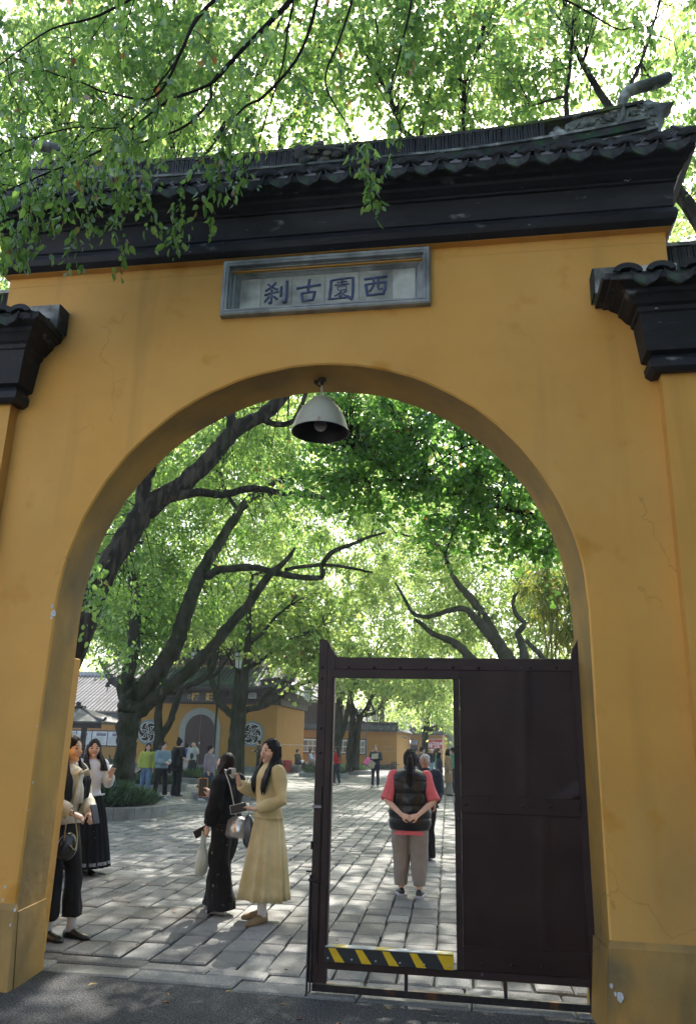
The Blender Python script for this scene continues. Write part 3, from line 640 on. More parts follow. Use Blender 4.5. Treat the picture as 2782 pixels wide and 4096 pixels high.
# ------------------------------------------------------------------ hanging lamp under the arch
LX, LY = -1.135, 5.48
lamp = thing('hanging_lamp', 'white enamel bell lamp hanging on a short rod from the top of the arch', 'lamp', (LX, LY, 4.31))
b = MB(); b.lathe([(.001, 4.318), (.032, 4.316), (.034, 4.30), (.014, 4.29), (.012, 4.26), (.001, 4.258)], (LX, LY, 0), 14); b.tube([(LX - .02, LY - .02, 4.30), (LX - .055, LY - .01, 4.285), (LX - .03, LY, 4.262), (LX, LY, 4.25)], .008, 6); b.box(LX - .06, LX - .03, LY - .02, LY + .01, 4.275, 4.30)
b.build('bracket', IRON, lamp, smooth=True)
b = MB(); b.tube([(LX, LY, 4.29), (LX, LY, 4.15)], .0095, 10); b.build('rod', WHITE, lamp, smooth=True)
b = MB(); o_ = [(.012, 4.17), (.022, 4.155), (.055, 4.150), (.074, 4.142), (.077, 4.128), (.082, 4.126), (.112, 4.10), (.142, 4.065), (.170, 4.02), (.192, 3.97), (.208, 3.92), (.219, 3.875), (.222, 3.866)]
b.lathe(o_, (LX, LY, 0), 40); b.build('lamp_shade', WHITE, lamp, smooth=True)
b = MB(); b.lathe([(.222, 3.866), (.225, 3.862), (.219, 3.861), (.215, 3.875), (.203, 3.92), (.186, 3.97), (.163, 4.018), (.135, 4.06), (.10, 4.09), (.02, 4.115), (.001, 4.116)], (LX, LY, 0), 40)
b.build('shade_lining', mat('dark_enamel', (0.018, 0.016, 0.018), .5, .4, 8, layers=(((.12, .12, .12), 14.0, .68, .72),)), lamp, smooth=True)  # near-black inside with scattered paler specks
b = MB(); b.ball((LX, LY, 3.925), .052, 18, 12); b.tube([(LX, LY, 3.96), (LX, LY, 4.11)], .022, 12); b.build('bulb', mat('dusty_glass_bulb', (.30, .29, .30), .18, .15, 9, spec=.7), lamp, smooth=True)
# ------------------------------------------------------------------ gate leaf with a wicket opening
YD = 5.60
door = thing('gate_leaf', 'dark maroon sheet iron gate leaf with an open wicket and studded rails', 'gate', (0.74, YD + .03, 0))
def wq(px, py, y=YD): q = W(px, py, y); return q.x, q.z
def rect(b, xa, xb, za, zb, y0, y1, c=.003): b.cbox(min(xa, xb), max(xa, xb), y0, y1, min(za, zb), max(za, zb), c); return b
x_st0 = wq(1256, 3200)[0]; x_st1 = wq(1318, 3200)[0]; zs_top = wq(1265, 2556)[1]; z_rt = wq(1700, 2631)[1]
xe = 0.735
# left stile: two planks, the outer taller, ogee shoulder
sh = [(x_st0, .075), (x_st0, zs_top - .004), (x_st0 + .012, zs_top), (x_st0 + .045, zs_top - .004), (x_st0 + .060, zs_top - .012), (x_st0 + .060, .075)]
b = MB(); b.prism(sh, YD - .004, YD + .05); b.build('stile', DOORF, door)
xs2 = x_st0 + .0625
sh = [(xs2, .075), (xs2, zs_top - .016), (xs2 + .012, zs_top - .035), (xs2 + .022, zs_top - .066), (xs2 + .040, zs_top - .082), (xs2 + .052, zs_top - .108), (xs2 + .056, zs_top - .16), (xs2 + .056, .075)]
b = MB(); b.prism(sh, YD, YD + .05); b.build('stile', DOORF, door)
sh = [(xs2 + .0575, zs_top - .175), (xs2 + .0575, zs_top - .11), (xs2 + .070, zs_top - .125), (xs2 + .076, zs_top - .175)]
b = MB(); b.prism(sh, YD + .004, YD + .05); b.build('stile_shoulder', DOORF, door)
# right hinge stile with its own shoulder
sh = [(.665, .06), (.665, z_rt + .02), (.672, z_rt + .07), (.70, z_rt + .11), (.715, z_rt + .15), (.76, z_rt + .16), (.76, .06)]
b = MB(); b.prism(sh, YD + .012, YD + .05); b.build('hinge_stile', DOORF, door)
wx0, wx1 = wq(1316, 3200)[0], wq(1817, 3200)[0]; wz1 = wq(1500, 2713)[1]; wz0 = wq(1500, 3800)[1]
b = MB(); rect(b, xs2 + .0572, .664, wz1 + .062, z_rt, YD + .003, YD + .05); b.build('top_rail', DOORF, door)
b = MB(); rect(b, xs2 + .035, wx1 + .045, wz1, wz1 + .061, YD - .006, YD + .03); b.build('lintel', DOORF, door)
b = MB(); rect(b, wx1, wx1 + .042, .2065, wz1 - .001, YD - .005, YD + .045); b.build('wicket_jamb', DOORF, door)
b = MB(); rect(b, xs2 + .034, wx0, .22, wz1 - .001, YD - .008, YD + .04, .002); b.build('wicket_jamb', DOORF, door)
zm1, zm0 = wq(1861, 3181)[1], wq(1861, 3252)[1]
b = MB(); rect(b, wx1 + .043, .664, zm0, zm1, YD - .003, YD + .04); b.build('mid_rail', DOORM, door)
zb1, zb0 = wq(2100, 3815)[1], wq(1800, 3912)[1]
b = MB(); rect(b, xs2 + .0572, .664, zb0, .205, YD + .002, YD + .045); b.build('bottom_rail', DOORF, door)
b = MB(); rect(b, wx1 + .043, .664, .2055, zb1 + .02, YD + .001, YD + .045); b.build('kick_rail', DOORM, door)
def sheet(name, x0, x1, z0, z1, seams, dents, seed):
    """thin iron sheet, slightly buckled, with raised seams"""
    q = random.Random(seed); nx, nz = 26, 36; vs = []; fs = []
    ph = [q.uniform(0, 6) for _ in range(6)]
    for j in range(nz + 1):
        for i in range(nx + 1):
            u, v_ = i / nx, j / nz; x = x0 + (x1 - x0) * u; z = z0 + (z1 - z0) * v_
            d = .0022 * math.sin(5 * u + ph[0] + 2 * v_) + .0016 * math.sin(9 * v_ + ph[1]) + .0012 * math.sin(14 * u + 5 * v_ + ph[2])
            for sx in seams: d += -.006 * math.exp(-((u - sx - .02 * v_) / .022) ** 2)
            for (a_, b_, c_, w_) in dents:      # line a*u+b*v=c crease
                t = a_ * u + b_ * v_ - c_; d += -.007 * math.exp(-(t / w_) ** 2) * min(1, max(0, (u - .55) * 3))
            vs.append((x, YD + .008 + d, z))
    for j in range(nz):
        for i in range(nx): a = j * (nx + 1) + i; fs.append((a, a + 1, a + nx + 2, a + nx + 1))
    vs2 = [(x, YD + .03, z) for x, y, z in vs]
    k = len(vs); fs += [(a + k, d + k, c + k, b_ + k) for a, b_, c, d in [(f[0], f[1], f[2], f[3]) for f in fs]]
    m = MB(); m.add(vs + vs2, fs); return m.build(name, DOORM, door, smooth=True)
sheet('iron_sheet', wx1 + .043, .664, zm1 + .001, wz1 + .075, (.55,), ((.45, -1, .42, .03), (.7, -1, .62, .03), (.25, -1, .22, .02)), 2)
sheet('iron_sheet', wx1 + .043, .664, zb1 + .021, zm0 - .001, (.66,), (), 3)
# studs
stud = MB().lathe([(.001, -.010), (.006, -.009), (.0105, -.004), (.011, 0.0), (.011, .003)], (0, 0, 0), 12, ax='y'); stud.v = [(x, y, z) for x, y, z in stud.v]
sm_ = MB().ball((0, 0, 0), .011, 10, 6, sc=(1, .6, 1)).mesh('stud', DOORF, True)
dx_, dy_, dz_ = worg(door)
def stud_at(x, z, y=YD, me=sm_, s=1.0, nm='stud'): inst(nm, me, door, (x - dx_, y - dy_, z), None, s)
for i in range(10): q = wq(1392 + i * 104, 2670); stud_at(q[0], q[1])
for py in (2670, 2713, 2810, 2912, 3010, 3155, 3325, 3430, 3850 - 300, 3690, 3770): q = wq(1290 - (py - 2670) * .024, py); stud_at(q[0] - .002, q[1], YD - .004)
for px in (1861, 1975, 2090, 2202, 2315): q = wq(px, 3218 + (px - 1861) * .02); stud_at(q[0], q[1], YD - .003)
for px in (1927, 2047, 2166, 2286): q = wq(px, 3856 + (px - 1927) * .04); stud_at(q[0], q[1], YD)
for py in (2816, 2984, 3485, 3674): q = wq(1826 + (py - 2816) * .012, py); stud_at(q[0], q[1], YD - .006, s=.8)
# black and yellow warning kerb across the sill of the wicket
sx0, sx1 = wq(1300, 3830)[0], wq(1813, 3850)[0]; sz1, sz0 = wq(1555, 3802)[1], wq(1555, 3862)[1]
b = MB(); rect(b, sx0, sx1, sz0, sz1, YD - .022, YD - .0025, .002); b.build('warning_strip', BLKTAPE, door)
b = MB(); rect(b, sx0, sx1, sz1 + .0005, sz1 + .006, YD - .024, YD + .05, .002); b.build('strip_cover', mat('pale_worn_top', (.36, .37, .36), .5, .3, 9, col2=(.5, .36, .05), mix=(.5, .6), stretch=(1, 1, 1)), door)
for k in range(5):
    a = sx0 + .022 + k * (sx1 - sx0) / 4.72; w_ = .063; sk = .062
    P = [(a, sz1 - .003), (a + w_ * .75, sz1 - .003), (a + w_ * .75 + sk, sz0 + .004), (a + sk * .75, sz0 + .004)]
    P = [(min(x, sx1 - .001), z) for x, z in P]
    if k == 4: P = [(a, sz1 - .003), (sx1 - .001, sz1 - .003), (sx1 - .001, sz0 + .004), (a + sk * .75, sz0 + .004)]
    MB().prism(P, YD - .0235, YD - .0221).build('stripe', YELTAPE, door)
bolt = MB().ball((0, 0, 0), .0065, 10, 6, sc=(1, .6, 1)).mesh('bolt', STEEL, True)
for k in range(6): stud_at(sx0 + .022 + k * (sx1 - sx0 - .05) / 5, sz0 + .024, YD - .024, bolt, 1, 'bolt')
# foot rail on legs below the leaf
fz = [wq(1260, 3938)[1], wq(1260, 3967)[1]]; fz2 = [wq(2375, 4010)[1], wq(2375, 4030)[1]]
b = MB(); b.loft([[(x_st0 + .025, YD + .01, fz[1]), (x_st0 + .025, YD + .045, fz[1]), (x_st0 + .025, YD + .045, fz[0]), (x_st0 + .025, YD + .01, fz[0])], [(.70, YD + .01, fz[1] - .005), (.70, YD + .045, fz[1] - .005), (.70, YD + .045, fz[0] - .005), (.70, YD + .01, fz[0] - .005)]]); b.build('foot_rail', IRON, door)
for px in (1622, 2020, 2362):
    q = wq(px, 3930); MB().box(q[0] - .011, q[0] + .011, YD + .016, YD + .036, fz[0] - .006, zb0 + .001).build('foot_post', IRON, door)
# ironmongery on the free edge
b = MB(); rect(b, x_st0 + .006, x_st0 + .052, .19, wq(1280, 3145)[1], YD - .016, YD - .0045, .002); b.build('cover_strip', DOORF, door)
def bar(nm, p, q_, r, y0=YD - .02):
    b = MB(); b.tube([(p[0], y0, p[1]), (q_[0], y0 - .004, q_[1])], r, 8); b.build(nm, IRON, door, smooth=True)
z_ = wq(1262, 3225)[1]; b = MB(); rect(b, x_st0 - .006, x_st0 + .056, z_ - .012, z_ + .012, YD - .026, YD - .0165, .004); b.build('hasp', STEEL if False else mat('rubbed_steel', (.16, .16, .18), .35, .3, 20, metal=.7), door)
z_ = wq(1250, 3365)[1]; b = MB(); rect(b, x_st0 - .006, x_st0 + .03, z_ - .004, z_ + .004, YD - .03, YD - .0165, .001); rect(b, x_st0 - .008, x_st0 + .0, z_ - .05, z_, YD - .03, YD + .01, .001); b.build('bracket', IRON, door)
z_ = wq(1225, 3484)[1]; b = MB(); b.tube([(x_st0 - .036, YD - .01, z_), (x_st0 + .004, YD - .01, z_)], .006, 7); b.build('latch_pin', IRON, door)
bar('bolt_handle', wq(1237, 3515), wq(1285, 3527), .008, YD - .03)
b = MB(); zt = wq(1237, 3510)[1]; x_ = x_st0 - .002
b.tube([(x_, YD - .022, zt + .02), (x_ - .001, YD - .022, .02), (x_ - .006, YD - .03, .0)], .0075, 8); b.build('drop_bolt', IRON, door, smooth=True)
b = MB(); b.tube([(x_ + .021, YD - .022, .40), (x_ + .021, YD - .022, .035), (x_ + .014, YD - .03, .02)], .006, 8); b.build('drop_bolt', IRON, door, smooth=True)
# ------------------------------------------------------------------ foliage
TPL = {  # six outline points (side, along, lift) of a leaf folded on its midrib, two quads
    'ovate': np.array([(0, 0, 0), (-.22, .22, .05), (-.24, .58, .06), (0, 1.0, -.06), (.24, .58, .06), (.22, .22, .05)]),
    'fan': np.array([(0, 0, 0), (-.50, .52, .05), (-.28, .86, .03), (0, .78, -.02), (.28, .86, .03), (.50, .52, .05)]),
    'blade': np.array([(0, 0, 0), (-.07, .25, .02), (-.06, .65, .0), (0, 1.0, -.12), (.06, .65, .0), (.07, .25, .02)]),
}
def leaf_arrays(C, A, S, tpl='ovate', roll=None, simple=False, rg=NR):
    """C centres (n,3), A along-directions (n,3), S sizes (n): vertices and quads"""
    n = len(C); A = A / np.maximum(1e-6, np.linalg.norm(A, axis=1, keepdims=True))
    R = rg.normal(size=(n, 3)); R[:, 2] += 0.7 * np.sign(R[:, 2] + .3)
    N = R - (R * A).sum(1, keepdims=True) * A; N /= np.maximum(1e-6, np.linalg.norm(N, axis=1, keepdims=True))
    B = np.cross(N, A); t = TPL[tpl]
    if simple: t = t[[0, 2, 3, 4]] * np.array([1.15, 1, 1])
    k = len(t)
    V = C[:, None, :] + S[:, None, None] * (t[None, :, 0:1] * B[:, None] + t[None, :, 1:2] * A[:, None] + t[None, :, 2:3] * N[:, None])
    i = np.arange(n)[:, None] * k
    F = (i + np.array([[0, 1, 2, 3]])) if simple else np.concatenate([i + np.array([[0, 1, 2, 3]]), i + np.array([[0, 3, 4, 5]])], 0)
    return V.reshape(-1, 3), F
def blob_points(c, r, n, per=34, sig=0.17, rg=NR, hollow=0.35):
    """n leaf positions strung along drooping sprays that are spread through an ellipsoid"""
    k = max(1, int(n / per)); d = rg.normal(size=(k, 3)); d /= np.linalg.norm(d, axis=1, keepdims=True)
    u = rg.random(k) ** (1 / 3) * (1 - hollow) + hollow
    K = np.array(c) + d * u[:, None] * np.array(r)
    ax = rg.normal(size=(k, 3)) * np.array([1, 1, .35]) + d * .5; ax[:, 2] -= .45; ax /= np.linalg.norm(ax, axis=1, keepdims=True)
    w = rg.random(k) ** 1.5 + .15; idx = rg.choice(k, n, p=w / w.sum()); s = sig * (0.6 + 0.8 * rg.random(k))
    t = (rg.random(n) - .5) * 3.6 * s[idx]
    off_ = rg.normal(size=(n, 3)) * (s[idx] * .42)[:, None] * np.array([1, 1, .75]) + ax[idx] * t[:, None]
    off_[:, 2] -= .35 * t ** 2 / np.maximum(.05, s[idx])
    blob_points.ax = ax[idx]
    return K[idx] + off_, K
def leaf_dirs(n, droop=0.7, rg=NR):
    a = rg.random(n) * 2 * PI; return np.stack([np.cos(a), np.sin(a), -droop + rg.normal(size=n) * .45], 1)
class Crown:
    def __init__(s, tpl='ovate', size=.09, droop=.7, simple=False, per=34, sig=.17, seed=1):
        s.tpl, s.size, s.droop, s.simple, s.per, s.sig = tpl, size, droop, simple, per, sig; s.C = []; s.K = []; s.X = []; s.rg = np.random.default_rng(seed)
    def blob(s, px, py, y, rx, ry, dy, n, hollow=0.2):
        """ellipsoid given by where its centre is seen, its half sizes in photo pixels, and its half depth in metres"""
        c = W(px, py, y); d = (c - Vector((0, 0, EYE))).dot(FW) / F_PX
        p, k = blob_points(c, (rx * d, dy, ry * d), n, s.per, s.sig, s.rg, hollow); s.C.append(p); s.K.append(k); s.X.append(blob_points.ax); return s
    def world(s, c, r, n, hollow=.3):
        p, k = blob_points(c, r, n, s.per, s.sig, s.rg, hollow); s.C.append(p); s.K.append(k); s.X.append(blob_points.ax); return s
    def clip(s, f):
        s.X = [x[f(c)] for x, c in zip(s.X, s.C)]; s.C = [c[f(c)] for c in s.C]; s.K = [c[f(c)] for c in s.K]; return s
    def build(s, parent, m, name='crown', single=0):
        C = np.concatenate(s.C); n = len(C); S = s.size * (0.55 + .9 * s.rg.random(n)); A = leaf_dirs(n, s.droop, s.rg) * .75 + np.concatenate(s.X) * .8
        if single:      # the leaves that show largest are parts of their own
            D = (C - np.array([0, 0, EYE])); z = D @ np.array(FW); px = 1391 + F_PX * (D @ np.array(RT)) / z; py = 2048 - F_PX * (D @ np.array(UP)) / z
            inside = (px > 0) & (px < 2782) & (py > 0) & (py < 4096); sc_ = np.where(inside, S / z, 0); order = np.argsort(-sc_)
            first = order[:single]; rest = order[single:]
            lm = leaf_mesh_single(s.tpl, m); o3 = worg(parent)
            for i in first: place_leaf(lm, parent, C[i], A[i], S[i], o3, s.rg)
            C, S, A = C[rest], S[rest], A[rest]
        v, f = leaf_arrays(C, A, S, s.tpl, simple=s.simple, rg=s.rg)
        o = raw(name, v, f, m, parent); stuff(o); return o
def leaf_mesh_single(tpl, m):
    t = TPL[tpl]; return MB().add([tuple(p) for p in t], [(0, 1, 2, 3), (0, 3, 4, 5)]).mesh('leaf', m)
def place_leaf(me, parent, c, a, s, o3, rg):
    A = Vector([float(q) for q in a]).normalized(); R = Vector([float(q) for q in rg.normal(size=3)]); N = (R - A * R.dot(A)).normalized(); B = A.cross(N)
    q = Matrix((B, A, N)).transposed().to_quaternion()
    inst('leaf', me, parent, (float(c[0]) - o3[0], float(c[1]) - o3[1], float(c[2]) - o3[2]), quat=q, scale=float(s))
def limb(b, pts, seed=1, n=9, knots=True):
    """pts: (px, py, depth, radius px in the photo) -> wobbling tapered tube"""
    q = random.Random(seed); P = []; R_ = []
    for px, py, y, r in pts:
        w = W(px, py, y); P.append(w); R_.append(r * (w - Vector((0, 0, EYE))).dot(FW) / F_PX)
    k = 5; Q = smooth_line(P, k); rr = []
    for i in range(len(Q)):
        t = i / k; a = min(int(t), len(R_) - 1); e = min(a + 1, len(R_) - 1); rr.append((R_[a] + (R_[e] - R_[a]) * (t - a)) * q.uniform(.93, 1.08))
    Q = [p + Vector((q.uniform(-1, 1), q.uniform(-1, 1), q.uniform(-1, 1))) * r * .10 for p, r in zip(Q, rr)]
    b.tube(Q, rr, n, jit=.08, rg=q); return Q, rr
def twigs_to(b, K, paths, rg, frac=0.5, r=0.008, maxd=2.6):
    """thin curved twigs from the nearest limb point to some leaf clumps"""
    P = np.array([tuple(p) for q in paths for p in q])
    for c in K:
        if rg.random() > frac: continue
        d = np.linalg.norm(P - c, axis=1); i = int(np.argmin(d))
        if d[i] > maxd: continue
        a = Vector(P[i]); e = Vector(c); m = (a + e) / 2 + Vector((rg.normal() * .1, rg.normal() * .1, .12 * d[i] + rg.normal() * .06))
        b.tube([a, a.lerp(m, .5) + Vector((0, 0, .03)), m, m.lerp(e, .55), e], [r * (1.2 + d[i] * .6), r * 1.2, r, r * .7, r * .35], 4)
def tree(name, label, base, limbs, bark, crown, leafm, seed=1, tw=.45, twr=.008, single=0, group=None, maxd=2.6, trunk_n=14):
    t = thing(name, label, 'tree', base, 0, group); allp = []
    for i, L in enumerate(limbs):
        b = MB(); Q, rr = limb(b, L, seed * 31 + i, trunk_n if i == 0 else 9); allp.append(Q)
        b.build('trunk' if i == 0 else 'branch', bark, t, smooth=True)
    if crown is not None:
        K = np.concatenate(crown.K); b = MB(); twigs_to(b, K, allp, np.random.default_rng(seed), tw, twr, maxd)
        if b.v: stuff(b.build('twigs', TWIG, t))
        crown.build(t, leafm, single=single)
    return t
def gb(px, py): p = G(px, py); return (p.x, p.y, 0)
# --- T1: big leaning camphor whose foot is hidden behind the left pier
cr = Crown(size=.098, seed=11, per=44, sig=.25)
for a in ((300, 2300, 14.5, 120, 110, 1., 600), (470, 2080, 15, 190, 170, 1.0, 1500), (520, 2300, 14.6, 110, 170, .8, 1000), (640, 2330, 20, 190, 200, 1.0, 3200), (400, 2360, 11.0, 90, 110, .4, 260), (540, 2570, 19, 170, 100, .9, 1900), (430, 2600, 15, 80, 40, .6, 160),
          (640, 1780, 16, 240, 180, 1.4, 2600), (980, 1830, 16.3, 220, 130, 1.4, 1900), (700, 2130, 19.5, 170, 130, 1., 1700), (1100, 1620, 16.5, 240, 120, 1.4, 1500)):
    cr.blob(*a)
for a in ((150, 500, 9.5, 300, 330, 1.6, 3600), (560, 380, 10.5, 330, 330, 1.8, 4200), (1000, 430, 11, 330, 300, 1.8, 4200), (300, 100, 8.5, 500, 220, 1.6, 4200), (900, 60, 10, 500, 200, 2.0, 4200), (40, 850, 9.5, 130, 300, 1.2, 1600)):
    cr.blob(*a)
T1 = tree('camphor_tree', 'big dark camphor tree leaning in behind the left pier of the arch', (-6.3, 12.2, 0),
     [[(60, 3260, 12.2, 62), (130, 2980, 12.2, 54), (225, 2760, 12.3, 50), (303, 2591, 12.4, 47), (363, 2431, 12.5, 45), (436, 2265, 12.7, 43), (529, 2120, 12.9, 44), (575, 2045, 13, 42), (649, 1992, 13.1, 40), (742, 1930, 13.2, 36), (815, 1859, 13.4, 33), (882, 1785, 13.5, 32), (949, 1715, 13.7, 30), (1048, 1662, 13.9, 27), (1130, 1585, 14.1, 24), (1180, 1480, 14.3, 22), (1200, 1200, 14.5, 18), (1180, 800, 14.5, 14), (1268, 244, 14.5, 9), (1330, -100, 14.5, 6)],
      [(563, 2052, 13, 30), (583, 1932, 12.9, 27), (609, 1833, 12.8, 22), (640, 1700, 12.8, 20), (660, 1300, 12.4, 17), (692, 626, 12, 12), (674, 448, 12, 10), (690, 200, 12, 7), (700, -60, 12, 5)],
      [(700, 1985, 13.1, 20), (815, 1969, 13.2, 17), (889, 1979, 13.3, 15), (1002, 1954, 13.5, 14), (1115, 1970, 13.8, 12), (1300, 1990, 14.2, 9), (1420, 2010, 14.5, 5)],
      [(930, 1740, 13.6, 24), (925, 1690, 13.6, 19), (930, 1600, 13.6, 18), (945, 1300, 13.2, 16), (900, 700, 12.6, 11), (1020, 320, 12.4, 8), (1130, 60, 12.4, 5)],
      [(1040, 1672, 13.9, 13), (1100, 1697, 14, 12), (1160, 1690, 14, 11), (1200, 1640, 14, 10), (1230, 1540, 14, 8)],
      [(1122, 590, 14.3, 14), (1135, 502, 14.3, 12), (1224, 395, 14.3, 9), (1268, 244, 14.2, 7), (1300, 60, 14.2, 5)],
      [(820, 620, 12.5, 11), (930, 450, 12.4, 9), (1030, 300, 12.2, 7), (1130, 150, 12, 4)],
      [(330, 900, 11, 14), (300, 640, 11, 11), (180, 400, 10.6, 8), (60, 150, 10.4, 6)]],
     BARK, cr, LF_MID, seed=1, single=300, twr=.010)
# --- upper right crowns behind the right wing
cr = Crown(size=.110, seed=12, per=50, sig=.28)
for a in ((1500, 330, 11.5, 330, 300, 1.8, 4300), (1900, 300, 12, 330, 280, 1.8, 4300), (2300, 250, 12.5, 300, 260, 1.8, 2600), (1600, 60, 10, 400, 180, 1.8, 2600), (2150, 40, 11, 400, 160, 1.8, 2200), (2690, 330, 12.5, 150, 160, 1.6, 700), (2740, 700, 12.5, 110, 220, 1.4, 800), (2760, 480, 12, 80, 120, 1.4, 250), (2720, 60, 12, 200, 100, 1.4, 800)):
    cr.blob(*a)
tree('camphor_tree', 'camphor tree rising behind the right wing wall above the ridge ornament', (5.2, 12.5, 0),
     [[(3400, 3230, 12.4, 60), (3200, 2300, 12.4, 50), (3050, 1500, 12.4, 42), (2800, 900, 12.2, 30), (2500, 520, 12, 18), (2300, 200, 12, 9), (2260, 0, 12, 6)],
      [(2269, 520, 12, 12), (2262, 377, 12, 9), (2278, 271, 12, 7), (2290, 60, 12, 4)], [(2262, 385, 12, 6), (2200, 400, 12, 5), (2120, 425, 12, 3)],
      [(2600, 640, 12.1, 18), (1900, 640, 12, 14), (1648, 555, 12, 11), (1577, 440, 12, 9), (1530, 300, 12, 6), (1500, 60, 12, 4)],
      [(1880, 640, 12, 9), (1850, 480, 12, 7), (1870, 300, 12, 5), (1960, 100, 12, 4)], [(2450, 480, 12, 9), (2560, 250, 12, 6), (2640, 0, 12, 4)]],
     BARK, cr, LF_MID, seed=2, twr=.010, single=120)
# --- ginkgo overhanging from the right
cr = Crown('fan', size=.066, droop=.9, seed=13, per=22, sig=.13)
for a in ((1400, 1700, 9.6, 190, 190, .6, 1670), (1600, 1680, 9.4, 200, 170, .6, 1670), (1800, 1800, 9.2, 200, 190, .6, 1785), (2000, 1930, 9.0, 200, 170, .6, 1612), (1330, 1850, 9.8, 150, 130, .5, 979), (1560, 1900, 9.6, 220, 140, .6, 1670), (1760, 2020, 9.4, 200, 120, .6, 1094), (1850, 2130, 9.2, 160, 90, .5, 460),
          (2120, 2080, 9, 150, 120, .5, 748), (1240, 1960, 9.9, 90, 60, .4, 241), (1450, 1980, 9.8, 180, 70, .5, 460), (1780, 2260, 9.3, 35, 60, .15, 40), (2000, 2180, 9, 60, 50, .3, 92), (2160, 2200, 8.8, 70, 50, .3, 115), (2250, 2150, 8.7, 50, 60, .3, 92), (1500, 1560, 9.6, 300, 80, .6, 864)):
    cr.blob(*a)
cr.clip(lambda c: c[:, 1] > 6.1)
tree('ginkgo_tree', 'dark green ginkgo tree whose dense branches reach in from the right under the arch', (3.4, 9.6, 0),
     [[(3050, 3300, 9.6, 75), (3000, 2500, 9.6, 60), (2900, 2200, 9.5, 50), (2700, 2000, 9.3, 36), (2500, 1900, 9.1, 28), (2200, 1830, 9.1, 20), (2059, 1844, 9.2, 17), (1980, 1800, 9.3, 15), (1922, 1761, 9.3, 14), (1839, 1695, 9.4, 12), (1760, 1600, 9.5, 9), (1650, 1450, 9.5, 6)],
      [(2700, 2100, 9.2, 24), (2400, 2120, 9.0, 19), (2215, 2084, 9.1, 15), (2075, 2048, 9.2, 13), (1915, 2004, 9.3, 12), (1820, 1975, 9.3, 10), (1732, 1943, 9.4, 9), (1580, 1921, 9.5, 7), (1470, 1925, 9.6, 5), (1390, 1917, 9.7, 3)],
      [(1590, 1921, 9.5, 5), (1540, 1870, 9.5, 4), (1480, 1835, 9.6, 3), (1400, 1800, 9.6, 2)], [(1732, 1943, 9.4, 4), (1700, 1850, 9.3, 3), (1640, 1780, 9.3, 2)],
      [(1922, 1761, 9.3, 5), (1790, 1820, 9.2, 4), (1700, 1890, 9.2, 2)], [(2110, 1890, 9.1, 6), (2040, 1910, 9, 4), (1990, 1980, 9, 2)], [(1915, 2004, 9.3, 5), (1840, 2080, 9.2, 3), (1790, 2180, 9.2, 2), (1775, 2270, 9.2, 1.5)]],
     BARK, cr, LF_GINK, seed=3, tw=.8, twr=.0055, single=300, maxd=1.6)
# --- T2: planter tree with three limbs
cr = Crown(size=.10, seed=14, per=34, sig=.26)
for a in ((520, 2350, 19.5, 190, 200, 1.6, 4000), (700, 2060, 20, 240, 200, 1.8, 3400), (960, 1900, 20.5, 230, 200, 1.8, 2900), (640, 2470, 18.8, 140, 90, 1., 1300), (1180, 2100, 20.5, 200, 130, 1.5, 2000), (860, 2350, 20, 120, 120, 1.2, 1100), (400, 2150, 17.5, 130, 160, 1.2, 1300), (640, 1850, 19, 240, 200, 1.5, 1700), (900, 1650, 19, 260, 150, 1.5, 1600), (1480, 2130, 19, 90, 60, .8, 240)):
    cr.blob(*a)
BT2 = G(487, 3176, .35)
tree('camphor_tree', 'thick trunked camphor tree forking into three limbs in the large round planter', (BT2.x, BT2.y, .3),
     [[(478, 3205, BT2.y, 64), (487, 3150, BT2.y, 50), (498, 3060, BT2.y, 45), (507, 2960, BT2.y, 43), (515, 2880, BT2.y, 47), (530, 2815, BT2.y, 52), (560, 2770, BT2.y, 44), (600, 2725, BT2.y, 36), (650, 2660, BT2.y, 34), (700, 2582, BT2.y, 32), (732, 2490, BT2.y, 31), (756, 2411, BT2.y, 29), (802, 2298, BT2.y + .3, 26), (850, 2215, BT2.y + .5, 22), (889, 2152, BT2.y + .7, 20), (955, 2046, BT2.y + 1, 18), (1002, 1992, BT2.y + 1.2, 16), (1060, 1960, BT2.y + 1.4, 13), (1150, 1880, BT2.y + 1.8, 9)],
      [(520, 2830, BT2.y, 36), (500, 2770, BT2.y, 30), (512, 2700, BT2.y, 28), (530, 2600, BT2.y, 27), (538, 2500, BT2.y, 24), (545, 2400, BT2.y, 21), (520, 2250, BT2.y, 17), (540, 2050, BT2.y, 13), (600, 1880, BT2.y, 8)],
      [(540, 2850, BT2.y, 34), (575, 2830, BT2.y, 30), (659, 2765, BT2.y - .1, 27), (749, 2688, BT2.y - .2, 25), (847, 2590, BT2.y - .3, 23), (915, 2505, BT2.y - .4, 22), (982, 2431, BT2.y - .4, 19), (1068, 2312, BT2.y - .5, 16), (1105, 2275, BT2.y - .5, 14), (1150, 2235, BT2.y - .5, 9), (1180, 2190, BT2.y - .5, 5)],
      [(830, 2305, BT2.y + .3, 19), (865, 2283, BT2.y, 17), (915, 2275, BT2.y - .1, 15), (1015, 2270, BT2.y - .2, 14), (1108, 2292, BT2.y - .2, 13), (1200, 2308, BT2.y - .2, 12), (1283, 2308, BT2.y - .2, 11), (1288, 2262, BT2.y - .2, 10), (1330, 2208, BT2.y - .2, 10), (1400, 2180, BT2.y - .2, 8), (1470, 2150, BT2.y - .2, 6), (1540, 2130, BT2.y - .2, 4)],
      [(1140, 2280, BT2.y - .2, 8), (1200, 2267, BT2.y - .1, 8), (1314, 2260, BT2.y - .1, 7), (1400, 2272, BT2.y - .1, 6), (1489, 2291, BT2.y - .1, 4)],
      [(955, 2046, BT2.y + 1, 9), (900, 1960, BT2.y + 1, 8), (880, 1880, BT2.y + 1, 5)]],
     BARK2, cr, LF_MID, seed=4, twr=.010, single=60)
